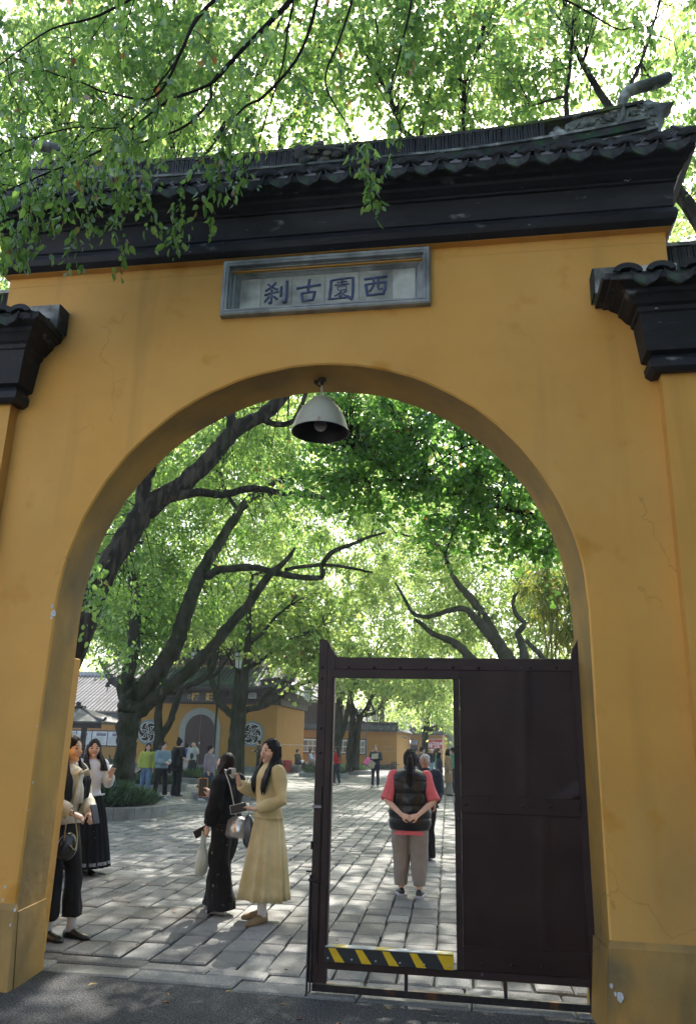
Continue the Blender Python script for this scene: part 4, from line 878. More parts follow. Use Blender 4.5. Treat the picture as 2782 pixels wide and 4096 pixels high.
# --- T3: forked tree behind the walking women
cr = Crown(size=.13, seed=15, per=34, sig=.30)
for a in ((650, 2380, 26, 260, 190, 2.5, 3600), (850, 2150, 27, 260, 230, 2.5, 3000), (500, 2000, 27, 260, 260, 2.5, 3200), (1050, 2400, 27, 170, 170, 2.2, 1500), (800, 1750, 28, 330, 230, 2.5, 3200), (330, 2520, 26, 150, 80, 2, 1300), (340, 2330, 27, 170, 150, 2, 2300), (1120, 1750, 28, 250, 240, 2.5, 1900)):
    cr.blob(*a)
tree('camphor_tree', 'slender forked tree in the low planter behind the walking women', (*G(631, 3120)[:2], 0),
     [[(631, 3150, 26, 26), (631, 3037, 26, 23), (638, 2940, 26, 20), (632, 2850, 26, 16), (650, 2740, 26, 14), (660, 2640, 26, 12), (650, 2500, 26, 10), (620, 2350, 26, 8)],
      [(640, 2945, 26, 17), (680, 2890, 26, 14), (708, 2800, 25.8, 13), (740, 2750, 25.6, 12), (812, 2716, 25.5, 12), (847, 2674, 25.5, 11), (870, 2600, 25.5, 9), (900, 2450, 25.5, 7)],
      [(812, 2716, 25.5, 8), (860, 2700, 25.5, 7), (905, 2640, 25.5, 5), (940, 2560, 25.5, 4)]],
     BARK2, cr, LF_MID, seed=5, twr=.010)
# --- T4 a and b
cr = Crown('fan', size=.13, droop=.3, seed=16, per=30, sig=.26)
for a in ((1180, 2560, 23.5, 150, 110, 1.6, 2000), (1260, 2650, 23, 80, 60, 1., 500), (1080, 2450, 24, 150, 120, 1.6, 1300), (1330, 2450, 24, 160, 120, 1.6, 1200), (980, 2480, 24, 120, 110, 1.4, 900), (1250, 2380, 25, 160, 110, 1.6, 1200), (760, 2500, 24, 90, 60, 1.2, 400), (1010, 2300, 25, 150, 90, 1.6, 700)):
    cr.blob(*a)
tree('ginkgo_tree', 'slim straight tree with lime green leaves in front of the round lattice window', (*G(958, 3185)[:2], 0),
     [[(956, 3200, 22.8, 22), (958, 3100, 22.8, 20), (960, 2953, 22.8, 20), (970, 2779, 22.8, 18), (986, 2640, 22.8, 15), (992, 2542, 22.8, 12), (996, 2420, 22.8, 9), (1010, 2300, 22.8, 6)],
      [(990, 2590, 22.8, 9), (1014, 2560, 22.8, 8), (1050, 2530, 22.8, 7), (1100, 2470, 22.8, 6), (1160, 2420, 22.8, 4)],
      [(990, 2675, 22.8, 8), (1040, 2645, 22.8, 7), (1126, 2577, 22.8, 6), (1180, 2550, 22.8, 5), (1230, 2528, 22.8, 4), (1290, 2500, 22.8, 3)],
      [(985, 2720, 22.8, 6), (960, 2690, 22.8, 6), (930, 2660, 22.6, 5), (900, 2600, 22.6, 3)]],
     BARK2, cr, LF_YEL, seed=6, twr=.008, tw=.5)
cr = Crown(size=.16, seed=17, per=36, sig=.34)
for a in ((1050, 2440, 32, 230, 140, 3, 3200), (800, 2420, 33, 220, 160, 3, 3200), (1300, 2330, 34, 260, 190, 3, 3600), (1000, 2250, 34, 300, 200, 3, 4000), (560, 2480, 33, 200, 110, 2.5, 2200), (1200, 2080, 34, 300, 190, 3, 3000), (700, 2200, 35, 300, 300, 3, 5000), (1150, 2650, 36, 90, 40, 2, 400)):
    cr.blob(*a)
tree('camphor_tree', 'tree with low spreading mossy arms behind the slim tree at the drum tower', (*G(933, 3125)[:2], 0),
     [[(930, 3130, 30, 28), (933, 3030, 30, 24), (940, 2918, 30, 21), (945, 2850, 30, 20), (948, 2760, 30, 16), (955, 2650, 30, 12), (960, 2500, 30, 8)],
      [(942, 2870, 30, 17), (917, 2850, 30, 15), (875, 2806, 30, 13), (858, 2750, 30, 12), (840, 2690, 30, 10), (838, 2610, 30, 7)],
      [(946, 2870, 30, 17), (986, 2840, 30, 13), (1056, 2824, 30, 11), (1126, 2778, 30, 10), (1190, 2742, 30, 9), (1250, 2723, 29.5, 7), (1330, 2700, 29.5, 5)],
      [(1020, 2830, 30, 9), (1090, 2760, 30, 8), (1160, 2710, 30, 6), (1200, 2680, 30, 4)]],
     BARK2, cr, LF_YEL, seed=7, twr=.010)
# --- T5 group in the wicket
cr = Crown(size=.19, seed=18, per=40, sig=.42)
for a in ((1400, 2720, 43, 130, 50, 3, 900), (1600, 2740, 43, 140, 60, 3, 1300), (1500, 2500, 46, 230, 150, 4, 4800), (1330, 2600, 46, 150, 120, 3, 2400), (1760, 2480, 47, 230, 170, 4, 5000), (1560, 2650, 44, 200, 70, 3, 1800), (1420, 2350, 48, 260, 140, 4, 3600), (1760, 2740, 45, 90, 70, 2, 900), (1800, 2620, 46, 130, 100, 3, 1800)):
    cr.blob(*a)
tree('camphor_tree', 'leftmost trunk of the forked trees seen through the wicket', (*G(1345, 3090)[:2], 0),
     [[(1341, 3090, 44, 18), (1349, 2985, 44, 17), (1357, 2830, 44, 14), (1352, 2760, 44, 11), (1335, 2715, 44, 9), (1320, 2640, 44, 6)], [(1352, 2985, 44, 11), (1378, 2900, 44, 9), (1390, 2830, 44, 9), (1410, 2750, 44, 8), (1450, 2710, 44, 6), (1480, 2640, 44, 4)], [(1357, 2830, 44, 9), (1375, 2760, 44, 8), (1410, 2715, 44, 6), (1400, 2650, 44, 4)]],
     BARK2, cr, LF_YEL, seed=8, twr=.012)
cr = Crown(size=.19, seed=19, per=40, sig=.42)
for a in ((1650, 2740, 45, 110, 50, 3, 800), (1500, 2740, 45, 130, 50, 3, 800), (1600, 2400, 50, 300, 170, 4, 4800)): cr.blob(*a)
tree('camphor_tree', 'pair of trunks leaning right beside the poster board seen through the wicket', (*G(1410, 3085)[:2], 0),
     [[(1396, 3085, 45, 17), (1400, 2985, 45, 15), (1410, 2900, 45, 13), (1402, 2820, 45, 11), (1395, 2760, 45, 8), (1420, 2700, 45, 5)], [(1421, 3080, 45, 14), (1426, 2985, 45, 13), (1438, 2880, 45, 11), (1470, 2830, 45, 10), (1490, 2780, 45, 8), (1527, 2752, 45, 7), (1580, 2752, 45, 6), (1605, 2715, 45, 4)], [(1438, 2875, 45, 9), (1415, 2835, 45, 7), (1402, 2790, 45, 6)],
      [(1452, 2862, 45, 8), (1500, 2850, 45, 7), (1530, 2812, 45, 6), (1560, 2790, 45, 4)]],
     BARK2, cr, LF_YEL, seed=9, twr=.012)
tree('camphor_tree', 'small bare lower tree with spreading limbs above the yellow wall', (-10.2, 62.5, 0),
     [[(1535, 3060, 62, 11), (1530, 2950, 62, 10), (1526, 2870, 62, 9), (1530, 2800, 62, 7), (1535, 2720, 62, 4)], [(1527, 2870, 62, 7), (1500, 2850, 62, 6), (1480, 2800, 62, 5), (1470, 2750, 62, 3)], [(1530, 2890, 62, 7), (1590, 2850, 62, 6), (1640, 2820, 62, 5), (1660, 2780, 62, 3)], [(1560, 2870, 62, 5), (1620, 2810, 62, 4), (1680, 2780, 62, 3)]],
     BARK, None, None, seed=10)
# --- T6
cr = Crown(size=.20, seed=20, per=40, sig=.42)
for a in ((1750, 2780, 50, 80, 70, 2.5, 1300), (1680, 2720, 50, 130, 60, 3, 1500), (1780, 2870, 49, 50, 45, 2, 500), (1640, 2860, 60, 80, 40, 3, 900), (1560, 2860, 62, 60, 40, 3, 500)): cr.blob(*a)
tree('camphor_tree', 'dark trunked tree next to the red toilet sign', (*G(1697, 3072)[:2], 0),
     [[(1690, 3070, 52, 15), (1697, 2985, 52, 13), (1706, 2880, 52, 12), (1715, 2830, 52, 10), (1722, 2780, 52, 8), (1750, 2730, 52, 5)], [(1718, 2925, 52, 9), (1748, 2898, 52, 7), (1775, 2880, 52, 5)], [(1718, 2820, 52, 6), (1745, 2795, 52, 5), (1765, 2775, 52, 4)]],
     BARK, cr, LF_YEL, seed=11, twr=.012)
# --- right hand trees above the leaf
cr = Crown(size=.15, seed=21, per=36, sig=.34)
for a in ((2000, 2430, 34, 230, 190, 3, 5670), (2200, 2500, 34, 170, 190, 2.6, 4050), (1780, 2520, 35, 160, 130, 2.6, 2565), (1950, 2230, 35, 260, 170, 3, 4050), (1680, 2300, 36, 200, 170, 3, 2970), (2200, 2280, 33, 150, 160, 2.6, 3240), (1500, 2180, 36, 260, 130, 3, 3240), (1900, 2060, 36, 330, 170, 3, 4050), (1550, 1980, 36, 300, 170, 3, 3240)):
    cr.blob(*a)
tree('camphor_tree', 'old crooked camphor tree rising above the right half of the gate leaf', (*G(2060, 3140)[:2], 0),
     [[(2070, 3140, 31, 50), (2066, 2900, 31, 44), (2050, 2700, 31, 38), (2021, 2624, 31, 30), (1985, 2570, 31, 24), (1955, 2535, 31, 22), (1925, 2500, 31, 19), (1895, 2470, 31, 16), (1860, 2436, 31, 12), (1800, 2440, 31, 11), (1732, 2462, 31, 10), (1690, 2466, 31, 9), (1650, 2452, 31, 8), (1620, 2400, 31, 6), (1580, 2331, 31, 4)],
      [(2050, 2680, 31, 26), (2010, 2600, 31.4, 22), (1930, 2460, 31.6, 18), (1888, 2400, 31.6, 17), (1839, 2346, 31.6, 13), (1810, 2300, 31.6, 10), (1793, 2263, 31.6, 8), (1763, 2187, 31.6, 6), (1671, 2156, 31.6, 5), (1580, 2130, 31.6, 3)],
      [(2060, 2720, 31, 26), (2095, 2640, 31, 20), (2080, 2560, 31, 13), (2070, 2530, 31, 12), (2096, 2495, 31, 10), (2060, 2455, 31, 9), (2052, 2400, 31, 8), (2078, 2350, 31, 5)],
      [(2096, 2500, 31, 7), (2150, 2470, 31, 6), (2200, 2450, 31, 4)], [(2190, 2660, 31, 13), (2150, 2610, 31, 11), (2100, 2560, 31, 9)],
      [(1950, 2700, 30, 24), (1895, 2650, 30, 22), (1850, 2600, 30, 18), (1808, 2567, 30, 15), (1732, 2536, 30, 11), (1690, 2500, 30, 9), (1656, 2476, 30, 7)]],
     BARK2, cr, LF_YEL, seed=12, twr=.012)
# --- bamboo at the right behind the leaf
cr = Crown('blade', size=.15, droop=1.0, seed=22, per=26, sig=.13)
for a in ((2230, 2300, 13, 110, 100, .7, 900), (2260, 2420, 12.6, 90, 110, .6, 850), (2170, 2380, 13, 70, 90, .6, 420), (2290, 2540, 12.6, 60, 110, .5, 500), (2130, 2300, 13.2, 60, 60, .5, 200)): cr.blob(*a)
t = thing('bamboo_clump', 'feathery yellow green bamboo leaning in at the right edge of the arch', 'bamboo', (1.4, 12.8, 0)); b = MB(); q = random.Random(4)
for i in range(7):
    x0 = 1.3 + q.uniform(-.3, .5); y0 = 12.8 + q.uniform(-.4, .4); e = W(q.uniform(2100, 2310), q.uniform(2190, 2330), y0)
    b.tube([(x0, y0, 0), (x0, y0, e.z * .6), ((x0 + e.x) / 2, y0, e.z * .92), tuple(e)], [.02, .017, .011, .004], 6)
b.build('stems', mat('bamboo_stem', (.14, .18, .05), .5), t, smooth=True); cr.build(t, LF_BAM, 'leaves')
# --- backing crowns that fill the gaps, farther and paler
cr = Crown(size=.26, seed=41, per=80, sig=.60, simple=True)
for a in ((300, 300, 22, 420, 420, 2.5, 6200), (950, 250, 23, 450, 380, 2.5, 6000), (1600, 250, 23, 420, 360, 2.5, 4200), (2150, 180, 24, 320, 330, 2.5, 2600), (700, 650, 22, 600, 160, 2, 2600), (60, 850, 21, 150, 300, 2, 1500), (2600, 120, 24, 260, 180, 2, 900), (2740, 800, 24, 120, 260, 2, 900)): cr.blob(*a)
t = tree('camphor_tree', 'tall pale green tree filling the sky far behind the roof ridge', (4.5, 23, 0), [[(2640, 3130, 23, 26), (2640, 2400, 23, 22), (2500, 1300, 23, 17), (2100, 800, 23, 11), (1700, 450, 23, 7), (1650, 100, 23, 4)]], BARK, cr, LF_YEL, seed=30, tw=.3, twr=.012)
cr = Crown(size=.24, seed=42, per=40, sig=.5, simple=True)
for a in ((500, 1900, 40, 330, 260, 3, 5200), (900, 1750, 40, 330, 260, 3, 4600), (1300, 1900, 42, 330, 260, 3, 4200), (1700, 2050, 44, 330, 200, 3, 3600), (450, 2350, 42, 260, 260, 3, 4200), (900, 2250, 44, 300, 220, 3, 4200), (2050, 2250, 46, 260, 220, 3, 3600), (1400, 2250, 50, 400, 160, 3, 3800), (1150, 2560, 60, 260, 110, 3, 2600), (1500, 2600, 60, 300, 90, 3, 3000)): cr.blob(*a)
tree('camphor_tree', 'large luminous tree behind the drum tower filling the arch', (-17, 56, 0), [[(1180, 3060, 62, 10), (1170, 2700, 58, 8), (1150, 2400, 50, 6), (1140, 2200, 46, 4)]], BARK, cr, LF_YEL, seed=31, tw=.15, twr=.015)
# --- far backdrop wood
cr = Crown(size=.34, seed=23, per=50, sig=.8, simple=True)
for i in range(34):
    x = -46 + i * 1.9; y = 82 + rnd.uniform(-6, 10); cr.world((x * 1.15, y, 6 + rnd.uniform(-1, 2.5)), (4.4, 3.5, 5.5), 2300)
o = cr.build(None, LF_YEL, 'far_trees'); tag(o, 'light green mass of far trees closing the view behind the courtyard walls', 'trees', kind='stuff')
# --- overhanging branches in front of the gate (foot of the tree stands behind the viewer's right)
ft = thing('camphor_tree', 'near camphor tree whose leafy branches droop over the top left of the cornice', 'tree', (4.2, -0.8, 0))
rg = random.Random(21); paths = []
def wl(P): return [W(px, py, y) for px, py, y, r in P]
FR = [[(1420, -420, 4.4, 26), (1300, -180, 4.3, 21), (1180, -20, 4.2, 17), (1060, 110, 4.15, 14), (967, 200, 4.1, 12), (856, 324, 4.1, 9), (760, 370, 4.1, 8), (674, 404, 4.1, 8), (577, 475, 4.1, 7), (408, 599, 4.1, 6), (177, 697, 4.0, 5), (0, 776, 3.9, 4), (-120, 830, 3.8, 2)],
      [(967, 200, 4.1, 10), (850, 325, 4.15, 6), (840, 400, 4.2, 8), (754, 495, 4.25, 7), (620, 555, 4.3, 6), (426, 600, 4.35, 5), (290, 650, 4.35, 4), (150, 760, 4.3, 3), (60, 900, 4.2, 2)],
      [(1250, -300, 4.2, 16), (1000, -120, 3.9, 13), (800, 60, 3.7, 11), (727, 200, 3.6, 9), (620, 385, 3.6, 7), (426, 370, 3.6, 6), (337, 333, 3.6, 5), (222, 297, 3.55, 4), (60, 230, 3.5, 3)],
      [(700, 250, 3.6, 6), (640, 330, 3.6, 5), (500, 500, 3.6, 4), (300, 510, 3.6, 4), (120, 560, 3.55, 3), (-40, 640, 3.5, 2)],
      [(1350, -300, 4.5, 14), (1290, -80, 4.6, 10), (1206, 200, 4.6, 9), (1064, 377, 4.6, 8), (975, 430, 4.6, 6), (887, 540, 4.6, 5), (815, 625, 4.6, 4), (740, 760, 4.55, 3), (690, 880, 4.5, 2)],
      [(1450, -400, 4.5, 14), (1420, -60, 4.5, 9), (1360, 150, 4.5, 7), (1300, 330, 4.5, 5), (1400, 520, 4.5, 4), (1450, 650, 4.45, 3), (1470, 760, 4.4, 2)],
      [(1500, -300, 4.4, 12), (1640, -60, 4.4, 8), (1600, 200, 4.4, 6), (1560, 380, 4.4, 4), (1600, 520, 4.4, 3), (1580, 640, 4.4, 2)],
      [(900, -300, 3.4, 12), (640, -80, 3.2, 9), (400, 60, 3.1, 7), (200, 120, 3.1, 5), (0, 260, 3.0, 3)],
      [(1600, -300, 4.3, 12), (2000, -120, 4.5, 9), (2300, 20, 4.6, 6), (2480, 120, 4.7, 4), (2560, 60, 4.7, 3)],
      [(1180, -20, 4.2, 8), (1150, 120, 4.5, 6), (1130, 260, 4.6, 5), (1060, 480, 4.65, 4), (1010, 640, 4.65, 3), (900, 760, 4.6, 2)]]
b = MB(); b.tube([(4.2, -.8, 0), (4.1, -.6, 1.5), (3.9, -.2, 3.5), (3.3, .9, 5.6), (2.4, 2.2, 7.2), (1.2, 3.4, 8.0), tuple(W(1420, -420, 4.4)), tuple(W(1250, -300, 4.2)), tuple(W(900, -300, 3.4))], [.22, .18, .16, .13, .10, .07, .05, .04, .03], 12); b.build('trunk', BARK, ft, smooth=True)
b = MB(); b.tube([tuple(W(1420, -420, 4.4)), tuple(W(1500, -360, 4.4)), tuple(W(1600, -300, 4.3))], [.05, .04, .03], 8); b.build('branch', BARK, ft, smooth=True)
for i, L in enumerate(FR):
    b = MB(); Q, rr = limb(b, [(px, py, y, r * .7) for px, py, y, r in L], 90 + i, 8); paths.append((Q, rr)); b.build('branch', TWIG, ft, smooth=True)
tb = MB(); LC = []; LA = []; LS = []
def lim(p):      # keep clear of the wall and eaves
    if p.y > 4.68: p.y = 4.68 - rg.uniform(0, .12)
    return p
def leafy(P, dens, size):
    for i in range(len(P) - 1):
        a, c = P[i], P[i + 1]; L = (c - a).length; n = max(1, int(L / dens))
        for k in range(n):
            p = a.lerp(c, (k + rg.random()) / n); d = (c - a).normalized(); s = Vector((rg.uniform(-1, 1), rg.uniform(-1, 1), rg.uniform(-1.2, .3)))
            v = (d * .5 + s + Vector((0, 0, -.55))); LC.append(tuple(p)); LA.append(tuple(v)); LS.append(size * rg.uniform(.6, 1.25))
def sprig(p, d, L, r, lv):
    n = 4; P = [p.copy()]; q = p.copy(); dd = d.normalized()
    for k in range(n):
        dd = (dd + Vector((rg.gauss(0, .22), rg.gauss(0, .22), rg.gauss(-.10 - .12 * (2 - lv), .18)))).normalized(); q = lim(q + dd * (L / n)); P.append(q.copy())
    tb.tube(P, [r, r * .85, r * .7, r * .5, r * .3], 4)
    if lv == 0: leafy(P[1:], .033, .070); return
    for k in range(1, n + 1):
        for m_ in range(2 if lv > 1 else 2):
            side = Vector((rg.uniform(-1, 1), rg.uniform(-1, 1), rg.uniform(-.6, .5)))
            sprig(P[k], (dd * .7 + side), L * rg.uniform(.42, .7), r * .55, lv - 1)
def visible_at(p):
    d = p - Vector((0, 0, EYE)); k = F_PX / d.dot(FW); return 1391 + d.dot(RT) * k, 2048 - d.dot(UP) * k
for pi, (Q, rr) in enumerate(paths):
    acc = 0
    for i in range(1, len(Q)):
        acc += (Q[i] - Q[i - 1]).length; px, py = visible_at(Q[i])
        if px < -250 or px > 2900 or py < -320: continue
        step = .14 if (px < 560 and py > 420) else .22 if px < 900 else (.27 if px < 1300 else .36)
        while acc > step:
            acc -= step; t_ = (Q[i] - Q[i - 1]).normalized()
            side = Vector((rg.uniform(-1, 1), rg.uniform(-.8, .6), rg.uniform(-.9, .45)))
            lv = 1 if (px < 1000 or rg.random() < .3) else 0
            sprig(Q[i], t_ * .6 + side, rg.uniform(.22, .42) if lv else rg.uniform(.14, .3), .0035 if lv else .0022, lv)
# a few hanging sprays that end the mass over the band
for px, py, y in ((60, 980, 4.2), (180, 1000, 4.25), (300, 1010, 4.3), (420, 960, 4.35), (470, 1030, 4.35), (620, 800, 4.5), (560, 900, 4.4), (700, 850, 4.5), (1000, 560, 4.6), (880, 640, 4.6), (1440, 700, 4.45), (1470, 760, 4.4), (1580, 600, 4.5), (350, 880, 4.3), (120, 880, 4.2), (240, 780, 4.2), (500, 760, 4.3), (860, 760, 4.55), (40, 1040, 4.1), (30, 760, 4.1), (90, 700, 4.2), (170, 640, 4.3), (260, 640, 4.35), (60, 620, 4.1), (340, 720, 4.4), (420, 700, 4.4), (150, 820, 4.2), (220, 900, 4.25), (20, 880, 4.0), (380, 800, 4.4), (300, 760, 4.4), (100, 960, 4.1), (500, 860, 4.45)):
    top = W(px + 20, py - 150, y); sprig(top, Vector((-.05, 0, -1)), .28, .003, 1)
stuff(tb.build('twigs', TWIG, ft))
C = np.array(LC); A = np.array(LA); S = np.array(LS)
D = C - np.array([0, 0, EYE]); z = D @ np.array(FW); px = 1391 + F_PX * (D @ np.array(RT)) / z; py = 2048 - F_PX * (D @ np.array(UP)) / z
ins = (px > 0) & (px < 2782) & (py > 0) & (py < 4096); order = np.argsort(-np.where(ins, S / z, 0))
lm = leaf_mesh_single('ovate', LF_FRONT); o3 = worg(ft)
for i in order[:300]: place_leaf(lm, ft, C[i], A[i], S[i], o3, NR)
r_ = order[300:]; v, f = leaf_arrays(C[r_], A[r_], S[r_], 'ovate', rg=NR); stuff(raw('leaves', v, f, LF_FRONT, ft))
print('FRONT LEAVES', len(C))
# --- canopy over the courtyard, outside the picture: it is what dapples the light
cr = Crown(size=.17, seed=31, per=40, sig=.42, simple=True); cr.world((0, 0, 8.0), (3.6, 3.6, 1.6), 4500)
first = None; lab = {}
spots = [(x + rnd.uniform(-.8, .8), y + rnd.uniform(-.8, .8), 4.6) for y, xs in ((17, (-9.5, -5, -.5, 4, 8.5)), (21.5, (-12, -7.5, -3, 1.5, 6, 10)), (26, (-15, -10, -5.5, -1, 3.5, 8)), (31, (-16, -10, -3.5, 3)), (38, (-19, -11, -2, 6)), (47, (-14, -4))) for x in xs]
hosts = [o for o in bpy.data.objects if o.parent is None and o.get('category') == 'tree' and 5 < o.location.y < 60]
for i, (x, y, dz) in enumerate(spots):
    t = min(hosts, key=lambda o: (o.location.x - x) ** 2 + (o.location.y - y) ** 2)      # trunkless crown added for shade, parented to the nearest courtyard tree
    if first is None: o = cr.build(None, LF_YEL, 'crown'); first = o.data
    else: o = bpy.data.objects.new('crown', first); COL.objects.link(o); stuff(o)
    o.parent = t; o.location = (x - t.location.x, y - t.location.y, dz - t.location.z); o.rotation_euler = (0, 0, rnd.uniform(0, 6))
wl_ = thing('added_shade_wall', 'dark ivy covered wall along the road to the viewer\'s right', 'wall', (4.9, -3, 0))  # added out of view to block sky light from the right
b = MB(); b.box(4.7, 5.1, -12, 5.0, -.02, 7.6); b.build('wall', mat('dark_green_wall', (.035, .05, .02), .9, .3, 3, .03, 12), wl_)
# unseen trees added at the right to darken that side of the gate
for x, y, dz in ((6.2, -2.5, -1.5), (7.2, 1.6, -1.8), (7.4, 1.2, 1.2), (6, -2, 2), (5, -7, 0), (10, -4, 0), (2.5, -6, .5), (11, 4, 0), (9, 0, 3), (6.8, .6, -3.4)):
    t = thing('added_shade_tree', 'roadside tree to the viewer\'s right', 'tree', (x, y, 0), rnd.uniform(0, 6), 'unseen trees added for shade behind the viewer')
    o = bpy.data.objects.new('crown', first); COL.objects.link(o); o.parent = t; o.location = (0, 0, dz - 1); stuff(o)
    b = MB(); b.tube([(0, 0, 0), (.1, 0, 3), (0, .1, 6), (0, 0, 8)], [.25, .2, .15, .08], 9); b.build('trunk', BARK, t, smooth=True, local=True)

h_ = thing('house', 'pale plastered house across the road behind the viewer\'s left', 'house', (-10, -12, 0))  # unseen house added so its sunlit front brightens the gate's left
b = MB(); b.box(-18, -2.5, -15, -10.5, -.02, 8.5); b.build('wall', mat('pale_plaster', (.74, .72, .68), .8, .06, 1), h_)
b = MB(); b.loft([[(-18.5, -16, 8.5), (-2, -16, 8.5), (-2, -10, 8.5), (-18.5, -10, 8.5)], [(-17, -13, 10.4), (-3.5, -13, 10.4), (-3.5, -12.9, 10.4), (-17, -12.9, 10.4)]]); b.build('roof', mat('house_roof', (.06, .06, .06), .8), h_)
for i in range(5):
    for j in range(2): MB().box(-16.5 + i * 3, -15.2 + i * 3, -10.5, -10.46, 1.3 + j * 3.6, 2.9 + j * 3.6).build('window', mat('house_window', (.03, .035, .04), .2), h_)
# ------------------------------------------------------------------ buildings round the courtyard
Y_FAR = mat('ochre_wall', (0.37, 0.185, 0.028), 0.8, 0.10, .8, 0.003, 12, col2=(0.32, 0.18, 0.035), mix=(0.45, 0.75))
DARKWOOD = mat('dark_timber', (0.022, 0.012, 0.010), 0.6, 0.3, 5.0)
MAROON = mat('maroon_timber', (0.07, 0.022, 0.020), 0.55, 0.25, 6.0)
TILE_F = mat('grey_roof_tile', (0.035, 0.044, 0.044), 0.65, 0.3, 3.0, island=0.3, col2=(0.05, 0.065, 0.06), mix=(0.45, 0.6), layers=(((0.02, 0.07, 0.035), 2.0, 0.60, 0.66), ((0.20, 0.20, 0.19), 6.0, 0.66, 0.72)))
TILE_L = mat('pale_grey_roof_tile', (0.10, 0.10, 0.098), 0.7, 0.3, 3.0, island=0.35)
GOLD = mat('gilt_lettering', (0.55, 0.36, 0.10), 0.4, 0.1, 20, metal=0.6)
GREYW = mat('pale_grey_render', (0.42, 0.44, 0.46), 0.8, 0.1, 2)
PAPER = mat('notice_paper', (0.55, 0.60, 0.62), 0.6, 0.05, 3)
def rowlite(ye, ze, yr, zr, r=.085, steps=4, n=5):
    return row_mesh(0, 0, yr - ye, zr - ze, r, n, steps)
def tiled(par, x0, x1, ye, ze, yr, zr, pitch, lift, m, r=None, drips=True, name='tile_row', steps=4):
    """tile rows climbing from the eave (ye, ze) to the ridge (yr, zr), eave ends hanging"""
    r = r or pitch * .40; o3 = worg(par); me = rowlite(ye, ze, yr, zr, r, steps).mesh(name, m); dmm = drip_mesh(pitch * .45, pitch * .42).mesh('eave_tile', m)
    b = MB(); n = 24
    b.loft([[(x0 + (x1 - x0) * i / n, ye, ze + lift(x0 + (x1 - x0) * i / n)), (x0 + (x1 - x0) * i / n, yr, zr + lift(x0 + (x1 - x0) * i / n) * .6), (x0 + (x1 - x0) * i / n, yr, zr - .06 + lift(x0 + (x1 - x0) * i / n) * .6), (x0 + (x1 - x0) * i / n, ye, ze - .06 + lift(x0 + (x1 - x0) * i / n))] for i in range(n + 1)])
    b.build('roof', m, par); k = int(round((x1 - x0) / pitch))
    for i in range(k + 1):
        x = x0 + (x1 - x0) * i / k; inst(name, me, par, (x - o3[0], ye - o3[1], ze + .01 + lift(x) - o3[2]), (-lift(x) * .10, 0, 0))
        if drips and i < k: x += (x1 - x0) / k / 2; inst('eave_tile', dmm, par, (x - o3[0], ye - .015 - o3[1], ze - .005 + lift(x) - o3[2]))
# --- drum tower
DX0, DX1, DY = -20.15, -11.2, 44.9
dt = thing('drum_tower', 'ochre drum tower with arched door, round lattice windows and dark upturned tiled roof', 'tower', ((DX0 + DX1) / 2, DY, 0))
b = MB(); b.box(DX0, DX1, DY, DY + 7.5, .28, 3.66); b.build('wall', Y_FAR, dt)
b = MB(); b.ringloft(DX0, DX1, DY, DY + 7.5, [(.0, -.02), (.10, -.02), (.10, .26), (.03, .281)]); b.build('base', KERB, dt)
b = MB(); b.box(-17.3, -14.3, DY - .5, DY - .101, -.02, .16); b.box(-17.1, -14.5, DY - .3, DY - .1005, .161, .27); b.build('step', KERB, dt)
b = MB(); b.box(DX0 + .05, DX1 - .05, DY - .004, DY + 7.4, 3.661, 4.62); b.build('frieze', DARKWOOD, dt)
b = MB()
for i in range(22): x = DX0 + .2 + i * .41; b.box(x, x + .12, DY - .45, DY + .1, 4.30, 4.42); b.box(x + .02, x + .10, DY - .3, DY + .1, 4.18, 4.299)
b.build('brackets', DARKWOOD, dt)
b = MB(); b.box(DX0, DX1, DY - .16, DY - .01, 4.05, 4.14); b.box(DX0, DX1, DY - .10, DY - .01, 3.70, 3.78)
for i in range(12): x = DX0 + .3 + i * .76; b.box(x, x + .06, DY - .05, DY - .005, 3.79, 4.04)
b.build('beam', mat('beam_timber', (.035, .018, .014), .5, .2, 5), dt)
# door in its grey arched surround
dc, dr = -15.72, .86
def archp(r, z0, zs, cx, n=24): return [(cx - r, z0)] + [(cx - r * math.cos(PI * i / n), zs + r * math.sin(PI * i / n)) for i in range(n + 1)] + [(cx + r, z0)]
b = MB(); o_ = archp(1.24, .29, 2.20, dc); i_ = archp(.88, .29, 2.20, dc); n = len(o_)
b.add([(x, DY - .05, z) for x, z in o_] + [(x, DY - .05, z) for x, z in i_] + [(x, DY + .01, z) for x, z in o_] + [(x, DY - .004, z) for x, z in i_],
      [(i, i + 1, n + i + 1, n + i) for i in range(n - 1)] + [(i, 2 * n + i, 2 * n + i + 1, i + 1) for i in range(n - 1)] + [(n + i, n + i + 1, 3 * n + i + 1, 3 * n + i) for i in range(n - 1)]); b.build('door_surround', GREYW if False else mat('grey_stone_surround', (.27, .28, .27), .7, .1, 3), dt)
for s_ in (-1, 1):
    P = [(dc + s_ * .012, .29)] + [(dc + s_ * .012, 2.20 + .87 * .999)] + [(dc + s_ * .87 * math.sin(PI / 2 * i / 12), 2.20 + .87 * math.cos(PI / 2 * i / 12)) for i in range(1, 13)] + [(dc + s_ * .87, .29)]
    b = MB(); b.prism(P[::s_], DY - .018, DY - .0045); lf = b.build('door_leaf', mat('brown_door', (.040, .018, .013), .5, .15, 4), dt)
    b = MB(); b.tube([(dc + s_ * .12 + .06 * math.cos(a), DY - .035, 1.55 + .07 * math.sin(a)) for a in [k * PI / 6 for k in range(13)]], .014, 5); b.ball((dc + s_ * .12, DY - .03, 1.62), .05, 8, 6, sc=(1, .5, 1)); b.build('ring_handle', IRON, lf)
b = MB(); b.box(dc - .02, dc + .05, DY - .05, DY - .019, 1.42, 1.54); b.build('padlock', STEEL, dt)
